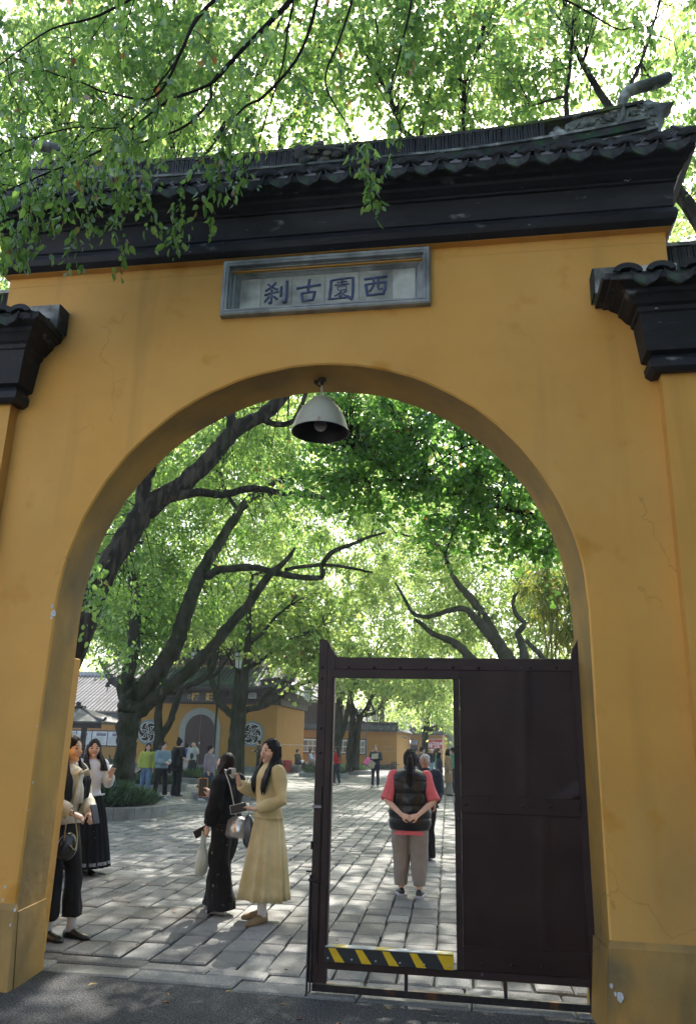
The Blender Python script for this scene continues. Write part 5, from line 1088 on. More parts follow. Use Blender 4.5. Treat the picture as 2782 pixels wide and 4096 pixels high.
# round windows: grey ring, dark disc, white six armed spiral lattice
def rwin(cx, cz):
    b = MB(); b.lathe([(.56, .012), (.60, .05), (.71, .06), (.72, .004)], (cx, DY, cz), 36, ax='y'); w = b.build('window', mat('blue_grey_ring', (.17, .20, .22), .7, .1, 3), dt)
    b = MB(); b.lathe([(.001, .006), (.57, .006)], (cx, DY - .003, cz), 36, ax='y', caps=True); b.build('pane', mat('dark_opening', (.02, .010, .009), .5), w)
    b = MB(); yy = DY - .045
    b.tube([(cx + .56 * math.cos(a), yy, cz + .56 * math.sin(a)) for a in [k * PI / 18 for k in range(37)]], .022, 6)
    b.tube([(cx + .055 * math.cos(a), yy, cz + .055 * math.sin(a)) for a in [k * PI / 5 for k in range(11)]], .018, 5)
    for k in range(6):
        a0 = k * PI / 3 + .3; P = []
        for i in range(9): t = i / 8; a = a0 + 1.05 * math.sin(t * 2.3) * t - .35 * t; r = .06 + .45 * t; P.append((cx + r * math.cos(a), yy, cz + r * math.sin(a)))
        ex, ez = P[-1][0], P[-1][2]; ca = math.atan2(ez - cz, ex - cx); 
        for i in range(1, 9): q_ = ca + 2.2 + i * .6; r = .075 * (1 - i / 11); P.append((ex - .03 * math.cos(ca) + r * math.cos(q_), yy, ez - .03 * math.sin(ca) + r * math.sin(q_)))
        b.tube(P, .019, 5)
        a0 += .5; P = [(cx + (.20 + .34 * i / 5) * math.cos(a0 + .5 * math.sin(i * .9) - .1), yy, cz + (.20 + .34 * i / 5) * math.sin(a0 + .5 * math.sin(i * .9) - .1)) for i in range(6)]; b.tube(P, .017, 5)
    b.build('lattice', mat('white_lattice', (.62, .64, .63), .6, .05, 3), w)
rwin(-12.62, 2.06); rwin(-18.86, 2.02)
nb = thing('name_board', 'long dark board with two gilt characters over the drum tower door', 'sign', (-15.8, DY - .3, 4.0))
b = MB(); b.cbox(-17.2, -14.4, DY - .32, DY - .22, 3.72, 4.36, .02); b.build('board', mat('board_black', (.012, .011, .011), .35, .1, 3), nb)
for ch, px in (('樓', 781), ('鼓', 838)):
    q_ = W(px, 2789, DY - .33); t = textmb(ch, .50, .02, .012); t.xf(T(q_.x, DY - .335, q_.z)); t.build('character', GOLD, nb)
b = MB()
for k in range(5): 
    for c_ in range(2): x = W(752 + c_ * 6, 2789, DY - .33).x; z = 4.16 - k * .055; b.box(x - .018, x + .018, DY - .334, DY - .321, z - .018, z + .012)
b.build('inscription', GOLD, nb)
fl = thing('floodlight', 'small white rectangular floodlight under the drum tower eave', 'lamp', (W(1009, 2782, 44.3).x, 44.4, W(1009, 2782, 44.3).z))
q_ = worg(fl); b = MB(); b.cbox(q_[0] - .22, q_[0] + .22, 44.3, 44.42, q_[2] - .17, q_[2] + .17, .02); b.build('housing', GREYW, fl); b = MB(); b.box(q_[0] - .16, q_[0] + .16, 44.285, 44.299, q_[2] - .11, q_[2] + .11); b.build('glass', mat('lamp_glass', (.25, .26, .27), .15), fl)
liftD = lambda x: 1.15 * max(0, 1 - min(x - (DX0 - 1.35), (DX1 + 1.35) - x) / 2.4) ** 2.2
tiled(dt, DX0 - 1.2, DX1 + 1.2, 43.55, 4.56, 46.0, 5.85, .235, liftD, TILE_F)
b = MB(); n = 30
def lline(y, z0, z1, x0, x1, th, f): b.loft([[(x0 + (x1 - x0) * i / n, y, z0 + f(x0 + (x1 - x0) * i / n)), (x0 + (x1 - x0) * i / n, y + th, z0 + f(x0 + (x1 - x0) * i / n)), (x0 + (x1 - x0) * i / n, y + th, z1 + f(x0 + (x1 - x0) * i / n)), (x0 + (x1 - x0) * i / n, y, z1 + f(x0 + (x1 - x0) * i / n))] for i in range(n + 1)])
lline(43.62, 4.34, 4.50, DX0 - 1.2, DX1 + 1.2, .10, liftD); b.build('eave_board', DARKWOOD, dt)
# upturned corners with pale ridges
for s_, xe_ in ((-1, DX0), (1, DX1)):
    P = [Vector((xe_ - s_ * 1.0, 46.0, 5.95)), Vector((xe_ + s_ * .1, 45.0, 5.35)), Vector((xe_ + s_ * .9, 44.1, 5.25)), Vector((xe_ + s_ * 1.35, 43.6, 5.65)), Vector((xe_ + s_ * 1.62, 43.4, 6.25))]
    b = MB(); b.tube(smooth_line(P, 4), [.14] * 12 + [.10, .08, .06, .05, .03], 7); b.build('corner_ridge', mat('lime_washed_ridge', (.20, .21, .20), .8, .3, 3, col2=(.06, .07, .07), mix=(.4, .6)), dt, smooth=True)
    b = MB(); P2 = [(xe_ - s_ * .6, 4.30), (xe_ + s_ * .3, 4.35), (xe_ + s_ * .9, 4.70), (xe_ + s_ * 1.35, 5.35), (xe_ + s_ * 1.30, 5.75), (xe_ + s_ * .9, 5.20), (xe_ + s_ * .2, 5.15), (xe_ - s_ * .8, 5.0)]
    b.prism(P2[::s_], 43.7, 44.0); b.build('corner_bracket', DARKWOOD, dt)
# side eave and upper storey
b = MB(); b.loft([[(DX1 + 1.3, 43.6, 4.60), (DX1 - 1.2, 46, 5.8), (DX1 - 1.2, 46, 5.6), (DX1 + 1.3, 43.6, 4.45)], [(DX1 + 1.1, 53.4, 4.50), (DX1 - 1.2, 51, 5.8), (DX1 - 1.2, 51, 5.6), (DX1 + 1.1, 53.4, 4.36)]]); b.build('side_roof', TILE_F, dt)
b = MB(); b.box(DX1 + .004, DX1 + .45, DY - .2, DY + 7.6, 4.05, 4.40); b.box(DX1 + .002, DX1 + .2, DY, DY + 7.6, 3.67, 4.049); b.build('side_beam', DARKWOOD, dt)
b = MB(); b.box(DX0 + 1.4, DX1 - 1.4, 46.1, 51, 5.75, 8.2); b.build('upper_wall', MAROON, dt)
b = MB(); b.box(DX0 + 1.2, DX1 - 1.2, 45.95, 46.099, 5.86, 6.02); b.build('sill_band', mat('gilt_band', (.20, .15, .06), .5), dt)
b = MB()
for i in range(14): x = DX0 + 1.6 + i * .43; b.box(x, x + .30, 46.06, 46.095, 6.3, 7.9)
b.build('shutters', DARKWOOD, dt)
tiled(dt, DX0 + .2, DX1 - .2, 44.8, 8.3, 47.8, 10.0, .28, lambda x: 1.3 * max(0, 1 - min(x - (DX0 + .2), (DX1 - .2) - x) / 2.2) ** 2, TILE_F, drips=False)
# pale strip on the side face, drawn for a streak of reflected light
b = MB(); b.box(DX1 + .001, DX1 + .02, DY, DY + 7.5, 1.50, 1.525); b.build('reflection_streak', GREYW, dt)
# --- tiled wall caps
def cap_wall(name, label, x0, x1, y, z, side=None, cat='wall', depth=.35, zc=.62, band=True):
    w = thing(name, label, cat, ((x0 + x1) / 2, y, 0)); b = MB(); b.box(x0, x1, y, y + depth, -.02, z); b.build('wall', Y_FAR, w)
    if band: b = MB(); b.box(x0, x1, y - .03, y - .0005, z - .22, z - .17); b.build('string_course', Y_FAR, w)
    b = MB(); b.box(x0 - .02, x1 + .02, y - .025, y - .0006, -.02, .35); b.build('plinth', mat('stained_ochre', (.40, .22, .05), .8, .2, 2), w)
    tiled(w, x0 - .1, x1 + .1, y - .30, z + .02, y + depth / 2, z + .40, .24, lambda x: 0, TILE_F, steps=2)
    b = MB(); b.box(x0 - .1, x1 + .1, y + depth / 2 - .09, y + depth / 2 + .12, z + .36, z + zc); b.build('ridge', mat('ridge_black', (.018, .022, .022), .6, .2, 4), w)
    return w
cw = cap_wall('courtyard_wall', 'ochre courtyard wall with poster boards beyond the drum tower', -14.5, -5.58, 58, 2.62)
# its return, lit from the side
b = MB(); b.box(-5.93, -5.58, 58.3505, 70, -.02, 2.62); b.build('return_wall', Y_FAR, cw)
b = MB(); b.loft([[(-5.30, 57.75, 2.64), (-5.75, 57.9, 3.02), (-5.75, 57.9, 2.9), (-5.30, 57.75, 2.58)], [(-5.30, 70, 2.64), (-5.75, 70, 3.02), (-5.75, 70, 2.9), (-5.30, 70, 2.58)]]); b.build('return_cap', TILE_F, cw)
b = MB(); b.box(-5.5799, -5.55, 58, 70, 2.40, 2.45); b.build('string_course', Y_FAR, cw)
cw2 = cap_wall('courtyard_wall', 'farther ochre wall carrying the red toilet sign', -5.55, -2.81, 70, 2.66)
b = MB(); b.box(-3.1, -2.81, 70.3505, 95, -.02, 2.66); b.build('return_wall', mat('ochre_wall_sunlit', (.62, .36, .13), .8, .06, 1), cw2)  # paler copy of the ochre: sunlight put into this side's colour
b = MB(); b.box(-3.15, -2.45, 69.8, 95, 2.67, 2.95); b.build('return_cap', TILE_F, cw2)
lw = cap_wall('side_hall', 'long low ochre hall with a pale tiled roof at the far left', -40, -20.6, 52, 2.78, cat='hall', zc=.55)
tiled(lw, -40, -21.5, 52.6, 3.35, 58.5, 6.3, .30, lambda x: 0, TILE_L, drips=False, name='tile_row')
b = MB(); b.box(-40, -21.5, 58.4, 58.8, 6.3, 6.6); b.build('ridge', GREYW, lw)
# notice boards on the walls
def board(label, x0, x1, z0, z1, y, panels, pics):
    t = thing('notice_board', label, 'notice board', ((x0 + x1) / 2, y, (z0 + z1) / 2))
    b = MB(); b.cbox(x0, x1, y - .08, y - .0355, z0, z1, .015); b.build('frame', MAROON, t); n = panels; g_ = .07; w_ = (x1 - x0 - g_ * (n + 1)) / n; q = random.Random(int(x1 * 10))
    for k in range(n):
        a = x0 + g_ + k * (w_ + g_); b = MB(); b.box(a, a + w_, y - .09, y - .0805, z0 + .08, z1 - .08); p = b.build('panel', PAPER, t)
        b = MB(); h = z1 - z0 - .16; zt = z1 - .08
        if pics:
            for r_ in range(2):
                for c_ in range(3):
                    MBx = MB(); xa = a + w_ * (.06 + .31 * c_); za = z0 + .08 + h * (.08 + .44 * r_); MBx.box(xa, xa + w_ * .27, y - .094, y - .0905, za, za + h * .36)
                    MBx.build('photograph', mat('print_%d' % q.randint(0, 3), [(.20, .15, .12), (.13, .13, .15), (.30, .20, .15), (.22, .24, .25)][q.randint(0, 3)], .5, .5, 9), p)
        else:
            b.box(a + w_ * .3, a + w_ * .62, y - .094, y - .0905, zt - h * .09, zt - h * .05)
            for r_ in range(12): b.box(a + w_ * .06, a + w_ * q.uniform(.7, .94), y - .094, y - .0905, zt - h * (.40 + r_ * .045), zt - h * (.385 + r_ * .045))
            b.build('print', mat('grey_print', (.28, .31, .33), .6), p)
            bb = MB(); bb.box(a + w_ * .28, a + w_ * .93, y - .095, y - .0906, zt - h * .33, zt - h * .13); bb.build('photograph', mat('print_blue', (.16, .15, .22), .5, .5, 8), p)
    return t
bl, br = W(330, 2925, 51.9), W(486, 2986, 51.9)
board('maroon notice board with printed sheets on the far left hall wall', bl.x - 1.6, br.x + .1, 1.08, 2.14, 52, 4, False)
board('poster board with photographs at the left end of the courtyard wall', W(1216, 2960, 57.9).x - .2, W(1345, 2960, 57.9).x, .93, 2.03, 58, 2, True)
board('poster board with photographs behind the forked trees', W(1352, 2960, 57.9).x, W(1463, 2960, 57.9).x, .93, 2.03, 58, 2, True)
# worn white marks on the wall
b = MB(); q = random.Random(3)
for k in range(9): x = W(1530 + q.uniform(0, 45), 3000, 57.95).x; z = q.choice((1.52, 1.22)); b.box(x, x + q.uniform(.06, .16), 57.99, 57.9985, z, z + .025)
b.build('scuffs', GREYW, cw)
# --- toilet sign
A_, B_ = W(1709, 2957, 69.9), W(1768, 2998, 69.9)
sg = thing('toilet_sign', 'red toilet sign with white lettering and two figures on the far ochre wall', 'sign', ((A_.x + B_.x) / 2, 69.9, (A_.z + B_.z) / 2))
sx0_, sx1_, sz0_, sz1_ = A_.x, B_.x, B_.z, A_.z
b = MB(); b.cbox(sx0_ - .04, sx1_ + .04, 69.90, 69.93, sz0_ - .04, sz1_ + .04, .01); b.build('rim', mat('sign_cream', (.60, .55, .42), .5), sg)
b = MB(); b.cbox(sx0_, sx1_, 69.88, 69.899, sz0_, sz1_, .008); b.build('panel', mat('sign_red', (.42, .020, .030), .45, .05, 3), sg)
SW = mat('sign_white', (.75, .75, .72), .5); sw_, sh_ = sx1_ - sx0_, sz1_ - sz0_
t = textmb('卫生间', sw_ * .225, .01, .02); t.xf(T(sx0_ + sw_ * .66, 69.872, sz0_ + sh_ * .56)); t.build('lettering', SW, sg)
t = textmb('Toilet', sw_ * .15, .01, .01); t.xf(T(sx0_ + sw_ * .64, 69.872, sz0_ + sh_ * .33)); t.build('lettering', SW, sg)
t = textmb('温馨提示', sw_ * .085, .01, .0); t.xf(T(sx0_ + sw_ * .36, 69.872, sz0_ + sh_ * .86)); t.build('lettering', mat('sign_pink', (.7, .35, .3), .5), sg)
b = MB(); b.prism([(sx0_ + sw_ * .42, sz0_ + sh_ * .14), (sx0_ + sw_ * .42, sz0_ + sh_ * .19), (sx0_ + sw_ * .70, sz0_ + sh_ * .20), (sx0_ + sw_ * .70, sz0_ + sh_ * .25), (sx0_ + sw_ * .84, sz0_ + sh_ * .165), (sx0_ + sw_ * .70, sz0_ + sh_ * .08), (sx0_ + sw_ * .70, sz0_ + sh_ * .13)][::-1], 69.868, 69.8795); b.build('arrow', SW, sg)
b = MB(); fx0, fx1, fz0, fz1 = sx0_ + sw_ * .03, sx0_ + sw_ * .34, sz0_ + sh_ * .18, sz0_ + sh_ * .68
for a in ((fx0, fx1, fz0, fz0 + .02), (fx0, fx1, fz1 - .02, fz1), (fx0, fx0 + .02, fz0 + .021, fz1 - .021), (fx1 - .02, fx1, fz0 + .021, fz1 - .021)): b.box(a[0], a[1], 69.868, 69.8795, a[2], a[3])
for k in (0, 1): c_ = fx0 + (fx1 - fx0) * (.3 + .4 * k); b.box(c_ - .045, c_ + .045, 69.866, 69.8795, fz0 + .09, fz1 - .13); b.box(c_ - .03, c_ + .03, 69.867, 69.8796, fz0 + .03, fz0 + .089); b.ball((c_, 69.872, fz1 - .085), .035, 8, 6, sc=(1, .2, 1))
b.build('figures', SW, sg)
# --- small awning and door in the corner
aw = thing('service_door', 'dark service door under a small striped tin awning in the wall corner', 'door', (W(1660, 3000, 69.6).x, 69.9, 0))
xa, xb = W(1641, 3000, 69.7).x, W(1668, 3000, 69.7).x
b = MB(); b.box(xa, xb, 69.90, 69.97, 0, 1.72); b.build('door', mat('blue_black_door', (.018, .018, .028), .5), aw)
for k in range(9):
    x = xa - .15 + k * (xb - xa + .25) / 9; MB().loft([[(x, 69.3, 1.78), (x + .085, 69.3, 1.78), (x + .085, 69.3, 1.80), (x, 69.3, 1.80)], [(x, 69.95, 2.12), (x + .085, 69.95, 2.12), (x + .085, 69.95, 2.14), (x, 69.95, 2.14)]]).build('awning_strip', mat('tin_%d' % (k % 2), (.55, .56, .58) if k % 2 else (.03, .03, .04), .4), aw)
cc = thing('security_camera', 'small security camera on the lit corner of the courtyard wall', 'camera', (-5.5, 60.5, 2.3)); b = MB(); b.tube([(-5.56, 60.5, 2.35), (-5.35, 60.4, 2.28)], .02, 5); b.tube([(-5.40, 60.45, 2.27), (-5.15, 60.2, 2.22)], .06, 8); b.build('body', GREYW, cc); b = MB(); b.ball((-5.13, 60.17, 2.21), .05, 8, 6); b.build('lens', BLKTAPE, cc)
# --- roofs of houses behind
gh = thing('grey_house', 'pale grey gabled house rising behind the courtyard wall', 'house', (-14, 75, 0))
ap = W(1288, 2818, 75); b = MB(); b.prism([(ap.x - 4.2, 0), (ap.x - 4.2, ap.z - 1.9), (ap.x, ap.z - .25), (ap.x + 5.5, ap.z - 2.2), (ap.x + 5.5, 0)], 75, 82); b.build('wall', GREYW, gh)
b = MB(); b.prism([(ap.x - 4.7, ap.z - 2.1), (ap.x, ap.z - .22), (ap.x + 6.0, ap.z - 2.35), (ap.x + 6.0, ap.z - 2.15), (ap.x, ap.z + .02), (ap.x - 4.7, ap.z - 1.88)], 74.7, 82.3); b.build('roof', TILE_F, gh)
b = MB(); b.box(ap.x - 4.2, ap.x + 5.5, 74.95, 74.9995, ap.z - 1.95, ap.z - 1.87); b.build('moulding', TILE_F, gh)
for cx_, w_, zz, yy, lab in ((-4.5, 5.5, 3.2, 84, 'low house with a blue grey tiled roof behind the toilet sign wall'), (-11.5, 4.5, 3.6, 80, 'tiled house roof glimpsed between the tree trunks')):
    h = thing('tiled_house', lab, 'house', (cx_, yy, 0)); b = MB(); b.box(cx_ - w_, cx_ + w_, yy, yy + 5, 0, zz); b.build('wall', GREYW, h)
    tiled(h, cx_ - w_ - .3, cx_ + w_ + .3, yy - .5, zz, yy + 2.5, zz + 1.7, .33, lambda x: 0, mat('blue_grey_tile', (.13, .14, .18), .6, .2, 4, island=.3), drips=False)
rh = thing('side_pavilion', 'dark tiled roof corner showing right of the drum tower behind the lantern', 'pavilion', (-12.8, 62, 0))
a = W(1170, 2735, 62); tiled(rh, a.x - 1, a.x + 4.5, 61, W(1200, 2800, 61).z, 65, W(1200, 2730, 65).z + .6, .3, lambda x: .5 * max(0, (x - a.x - 2) / 2.5) ** 2, TILE_F)
b = MB(); b.box(a.x - 1, a.x + 3.6, 62, 66, 0, W(1200, 2805, 61).z); b.build('wall', DARKWOOD, rh)
# --- eave corner high on the left
lp = thing('left_pavilion', 'dark pavilion eave with round tile ends poking out behind the leaning trunk', 'pavilion', (W(250, 2600, 24).x, 24, 0))
e0, e1 = W(180, 2500, 24), W(470, 2476, 24); zb_ = W(380, 2500, 24).z
b = MB(); b.prism([(e0.x, zb_ - .05), (W(455, 2500, 24).x, zb_ + .02), (W(490, 2480, 24).x, zb_ + .16), (W(478, 2470, 24).x, zb_ + .36), (W(400, 2480, 24).x, zb_ + .22), (e0.x, zb_ + .14)], 24, 24.3); b.build('eave_board', mat('brown_board', (.035, .026, .024), .6), lp)
b = MB(); b.prism([(W(330, 2510, 24).x, zb_ - .06), (W(398, 2512, 24).x, zb_ - .02), (W(460, 2510, 24).x, zb_ - .12), (W(450, 2540, 24).x, zb_ - .32), (W(420, 2535, 24).x, zb_ - .30), (W(408, 2560, 24).x, zb_ - .50), (W(395, 2552, 24).x, zb_ - .48), (W(402, 2520, 24).x, zb_ - .22)][::-1], 24.05, 24.4); b.build('bracket', DARKWOOD, lp)
tiled(lp, e0.x, W(455, 2460, 24).x, 23.9, zb_ + .20, 26.0, zb_ + 1.35, .20, lambda x: .12 * max(0, (x - e0.x - 1.2)), TILE_F)
b = MB()
for px in (170, 262): q_ = W(px, 2600, 24.6); b.tube([(q_.x - .6, 24.8, 0), (q_.x - .6, 24.8, zb_)], .14, 10)
b.build('post', DARKWOOD, lp); 
# wind bell under the drum tower's left corner
wbq = W(432, 2735, 43.5); wb = thing('wind_bell', 'small dark wind bell hanging from the left upturned eave corner', 'bell', (wbq.x, 43.5, wbq.z)); b = MB(); b.lathe([(.02, .12), (.10, .08), (.13, -.10), (.16, -.18)], tuple(wbq), 10); b.tube([(wbq.x, 43.5, wbq.z + .1), (wbq.x, 43.5, wbq.z + .45)], .012, 4); b.tube([(wbq.x, 43.5, wbq.z - .15), (wbq.x, 43.5, wbq.z - .45)], .03, 5); b.build('bell', IRON, wb)
# --- small pavilion with a hipped roof over its own notice board
kx, ky = W(285, 2890, 34).x, 34.0; kr = W(405, 2892, 33).x; hw = kr - kx; kz = W(300, 2890, 33).z
kp = thing('notice_kiosk', 'open kiosk with a little hipped roof at the left edge behind the standing women', 'kiosk', (kx, ky + .8, 0))
b = MB(); b.loft([[(kx - hw, ky - .9, kz), (kx + hw, ky - .9, kz), (kx + hw, ky + 2.2, kz), (kx - hw, ky + 2.2, kz)], [(kx - hw, ky - .9, kz + .07), (kx + hw, ky - .9, kz + .07), (kx + hw, ky + 2.2, kz + .07), (kx - hw, ky + 2.2, kz + .07)], [(kx - .3, ky + .5, kz + .66), (kx + .25, ky + .5, kz + .66), (kx + .25, ky + .8, kz + .66), (kx - .3, ky + .8, kz + .66)]]); b.build('roof', TILE_L, kp)
b = MB(); b.tube([(kx + .25, ky + .5, kz + .70), (kx + hw * .6, ky - .3, kz + .30), (kx + hw + .08, ky - .98, kz + .12), (kx + hw + .25, ky - 1.1, kz + .22)], .05, 6); b.tube([(kx - .4, ky + .6, kz + .72), (kx + .3, ky + .6, kz + .72)], .07, 6); b.box(kx - .12, kx + .02, ky + .5, ky + .7, kz + .7, kz + .95); b.build('ridge', IRON, kp)
b = MB()
for i in range(34): x = kx - hw + i * hw * 2 / 33; b.tube([(x, ky - .92, kz + .05), (x, ky - .5, kz + .16)], .022, 4)
stuff(b.build('eave_tiles', TILE_F, kp)); b = MB(); b.box(kx - hw + .15, kx + hw - .15, ky - .75, ky - .62, kz - .22, kz - .01); b.build('beam', DARKWOOD, kp)
for x in (W(332, 2950, 33.3).x, kx - hw + .4): b = MB(); b.box(x - .09, x + .09, ky - .75, ky - .57, 0, kz - .22); b.build('post', DARKWOOD, kp)
x = W(350, 2950, 33.3).x; b = MB(); b.cbox(x - .02, x + .12, ky - .7, ky - .66, .9, 1.85, .01); b.build('side_sheet', PAPER, kp)
# ------------------------------------------------------------------ round planters with grass and the long low borders
def blades(c, r, h, n, seed, lng=.26, top=.12):
    q = np.random.default_rng(seed); a = q.random(n) * 2 * PI; rr = np.sqrt(q.random(n)) * r; x = c[0] + rr * np.cos(a); y = c[1] + rr * np.sin(a)
    z = c[2] + top * (1 - (rr / r) ** 2) + .04 * np.sin(x * 5) * np.cos(y * 6)
    C = np.stack([x, y, z], 1); A = np.stack([q.normal(size=n) * .8 + .3 * np.cos(a), q.normal(size=n) * .8 + .3 * np.sin(a), .55 + .5 * q.random(n)], 1)
    return leaf_arrays(C, A, lng * (.6 + .7 * q.random(n)), 'blade', rg=q)
def planter(cx, cy, r, h, label, glabel, n, edging=False, seed=1, soil=.0):
    p = thing('round_planter', label, 'planter', (cx, cy, 0)); N = 20
    for k in range(N):
        a0, a1 = 2 * PI * k / N + .003, 2 * PI * (k + 1) / N - .003; L = []
        for a in (a0, (a0 + a1) / 2, a1):
            c_, s_ = math.cos(a), math.sin(a); L.append([(cx + r * c_, cy + r * s_, -.02), (cx + r * c_, cy + r * s_, h - .012), (cx + (r - .012) * c_, cy + (r - .012) * s_, h), (cx + (r - .26) * c_, cy + (r - .26) * s_, h), (cx + (r - .26) * c_, cy + (r - .26) * s_, -.02)])
        MB().loft(L).build('kerb_stone', KERB, p)
    b = MB(); b.lathe([(r - .25, h - .05), (r * .6, h + .02 + soil * .5), (.01, h + .04 + soil)], (cx, cy, 0), 24); b.build('soil', JOINT, p)
    if edging:
        N = 46; me = MB().cbox(-.075, .075, -.012, .012, 0, .085, .01).mesh('edging_tile', IRON)
        for k in range(N): a = 2 * PI * k / N; inst('edging_tile', me, p, ((r - .27) * math.cos(a), (r - .27) * math.sin(a), h - .01), (0, 0, a + PI / 2))
    v, f = blades((cx, cy, h), r - .30, h, n, seed, top=.06 + soil); tag(raw('mondo_grass', v, f, LF_GRASS), glabel, 'ground cover', kind='stuff')
planter(BT2.x + .08, 16.85, 1.42, .235, 'large round granite planter at the foot of the three limbed tree', 'dark mondo grass mound round the three limbed tree', 6500, True, 1, .16)
PL = [(G(625, 3157).x, 25.7, 1.15, 'round planter behind the two women walking together', 'grass in the planter behind the walking women'),
      (G(950, 3190).x, 22.75, 1.05, 'round planter at the slim tree between the black clad and yellow clad women', 'grass round the slim lime green tree'),
      (G(920, 3117).x, 31.0, 1.15, 'low round planter below the tree with mossy arms', 'grass round the tree with mossy arms'),
      (G(1317, 3104).x, 40.6, 1.25, 'round planter half hidden by the gate stile', 'grass tufts round the leftmost wicket trunk'),
      (G(1400, 3094).x, 46.3, 1.35, 'round planter of the two leaning trunks', 'grass round the two leaning trunks'),
      (G(425, 3078).x, 38.5, 1.3, 'round planter beyond the big trunk on the left', 'grass clump beyond the big trunk on the left')]
for i, (x, y, r, l1, l2) in enumerate(PL): planter(x, y, r, .21, l1, l2, 1500, False, 10 + i, .08)
for i, (xa, xb, y, l) in enumerate(((-30, -21, 50.8, 'low green border along the far left hall'), (-12.5, -5.8, 57.2, 'low green border at the foot of the courtyard wall'))):
    q = np.random.default_rng(40 + i); n = 5000; C = np.stack([xa + (xb - xa) * q.random(n), y + .5 * q.random(n), .02 + .1 * q.random(n)], 1); A = np.stack([q.normal(size=n), q.normal(size=n), .9 + q.random(n)], 1)
    v, f = leaf_arrays(C, A, .22 * (.6 + .7 * q.random(n)), 'ovate', rg=q, simple=True); tag(raw('border_plants', v, f, LF_GRASS), l, 'ground cover', kind='stuff')
for i, px in enumerate((438, 458, 365)):
    p_ = W(px, 3040, 50.3); t = thing('barrier_post', ('short black post right of the left border', 'short black post nearest the big trunk', 'short black post left of the border rocks')[i], 'post', (p_.x, 50.3, 0), 0, 'black posts in front of the far hall'); b = MB(); b.tube([(0, 0, 0), (0, 0, .5)], .045, 8); b.ball((0, 0, .52), .06, 8, 6); b.build('post', IRON, t, local=True)
for i, px in enumerate((1567, 1575, 1583)):
    p_ = W(px, 3060, 57.0); t = thing('barrier_post', ('left', 'middle', 'right')[i] + ' one of three tiny dark posts at the courtyard wall corner', 'post', (p_.x, 57.0, 0), 0, 'dark posts at the wall corner'); b = MB(); b.tube([(0, 0, 0), (0, 0, .55)], .05, 8); b.box(-.25, .25, -.02, .02, .33, .37); b.build('post', IRON, t, local=True)
# ------------------------------------------------------------------ lantern posts
LGLASS = mat('frosted_lantern_glass', (.62, .66, .64), .35, .05, 4); LFR = mat('black_lantern_metal', (.012, .014, .016), .45, .1, 5)
def lantern(par, x, y, z, s=1.0):
    """hexagonal palace lantern hanging with its top at z"""
    def hexa(r, zz, tw=0): return [(x + r * math.cos(PI / 3 * k + PI / 6), y + r * math.sin(PI / 3 * k + PI / 6), zz) for k in range(6)]
    b = MB(); b.loft([hexa(.01 * s, z), hexa(.10 * s, z - .03 * s), hexa(.30 * s, z - .09 * s), hexa(.34 * s, z - .06 * s), hexa(.28 * s, z - .11 * s)])
    b.loft([hexa(.27 * s, z - .12 * s), hexa(.27 * s, z - .14 * s)]); b.loft([hexa(.27 * s, z - .27 * s), hexa(.27 * s, z - .31 * s)]); b.loft([hexa(.21 * s, z - .74 * s), hexa(.22 * s, z - .78 * s), hexa(.05 * s, z - .80 * s)])
    for k in range(6):
        c_, s_ = math.cos(PI / 3 * k + PI / 6), math.sin(PI / 3 * k + PI / 6)
        b.tube([(x + .26 * s * c_, y + .26 * s * s_, z - .12 * s), (x + .255 * s * c_, y + .255 * s * s_, z - .28 * s)], .016 * s, 4); b.tube([(x + .235 * s * c_, y + .235 * s * s_, z - .30 * s), (x + .205 * s * c_, y + .205 * s * s_, z - .76 * s)], .016 * s, 4)
        b.tube([(x + .30 * s * c_, y + .30 * s * s_, z - .085 * s), (x + .37 * s * c_, y + .37 * s * s_, z - .07 * s), (x + .40 * s * c_, y + .40 * s * s_, z - .02 * s)], .015 * s, 4)
    f = b.build('lantern', LFR, par)
    b = MB(); b.loft([hexa(.245 * s, z - .14 * s), hexa(.24 * s, z - .27 * s)]); b.loft([hexa(.222 * s, z - .31 * s), hexa(.196 * s, z - .74 * s)]); b.build('glass', LGLASS, f)
def post(label, px, y, ztop, arms, s=1.0, pxb=None):
    b0 = W(px, 2900, y); t = thing('lamp_post', label, 'street lamp', (b0.x, y, 0)); x = b0.x
    b = MB(); b.tube([(x, y, 0), (x, y, .5), (x, y, .52), (x, y, ztop)], [.10 * s, .09 * s, .055 * s, .048 * s], 10); b.build('pole', LFR, t, smooth=True)
    for dx, dz in arms:
        sgn = 1 if dx > 0 else -1; b = MB(); z0 = ztop - .35 * s
        b.tube([(x, y, z0), (x + dx * .55, y, z0 + .0), (x + dx * .62, y, z0 + .12 * s), (x + dx * .75, y, z0 + .36 * s), (x + dx * .9, y, z0 + .44 * s), (x + dx, y, z0 + .38 * s), (x + dx, y, z0 + .12 * s)], .03 * s, 6)
        b.tube([(x, y, z0 - .05 * s), (x + dx * .4, y, z0 - .03 * s)], .05 * s, 6); b.build('arm', LFR, t, smooth=True); lantern(t, x + dx, y, z0 + .12 * s + dz, s)
    return t
zt = W(880, 2585, 30).z
post('tall black lamp post with two hanging hexagonal lanterns in front of the drum tower', 862, 30, zt, ((W(950, 2650, 30).x - W(868, 2650, 30).x, .10), (W(775, 2650, 30).x - W(868, 2650, 30).x, .10)), 1.0)
post('lamp post whose lantern hangs just left of the gate stile', 1287, 40.5, W(1228, 2745, 40.5).z + .12, ((W(1228, 2760, 40.5).x - W(1287, 2760, 40.5).x, 0),), .85)
post('black lamp post with two small lanterns among the trunks seen through the wicket', 1466, 54, W(1466, 2822, 54).z, ((W(1500, 2850, 54).x - W(1466, 2850, 54).x, -.1), (W(1428, 2840, 54).x - W(1466, 2840, 54).x, 0)), .9)
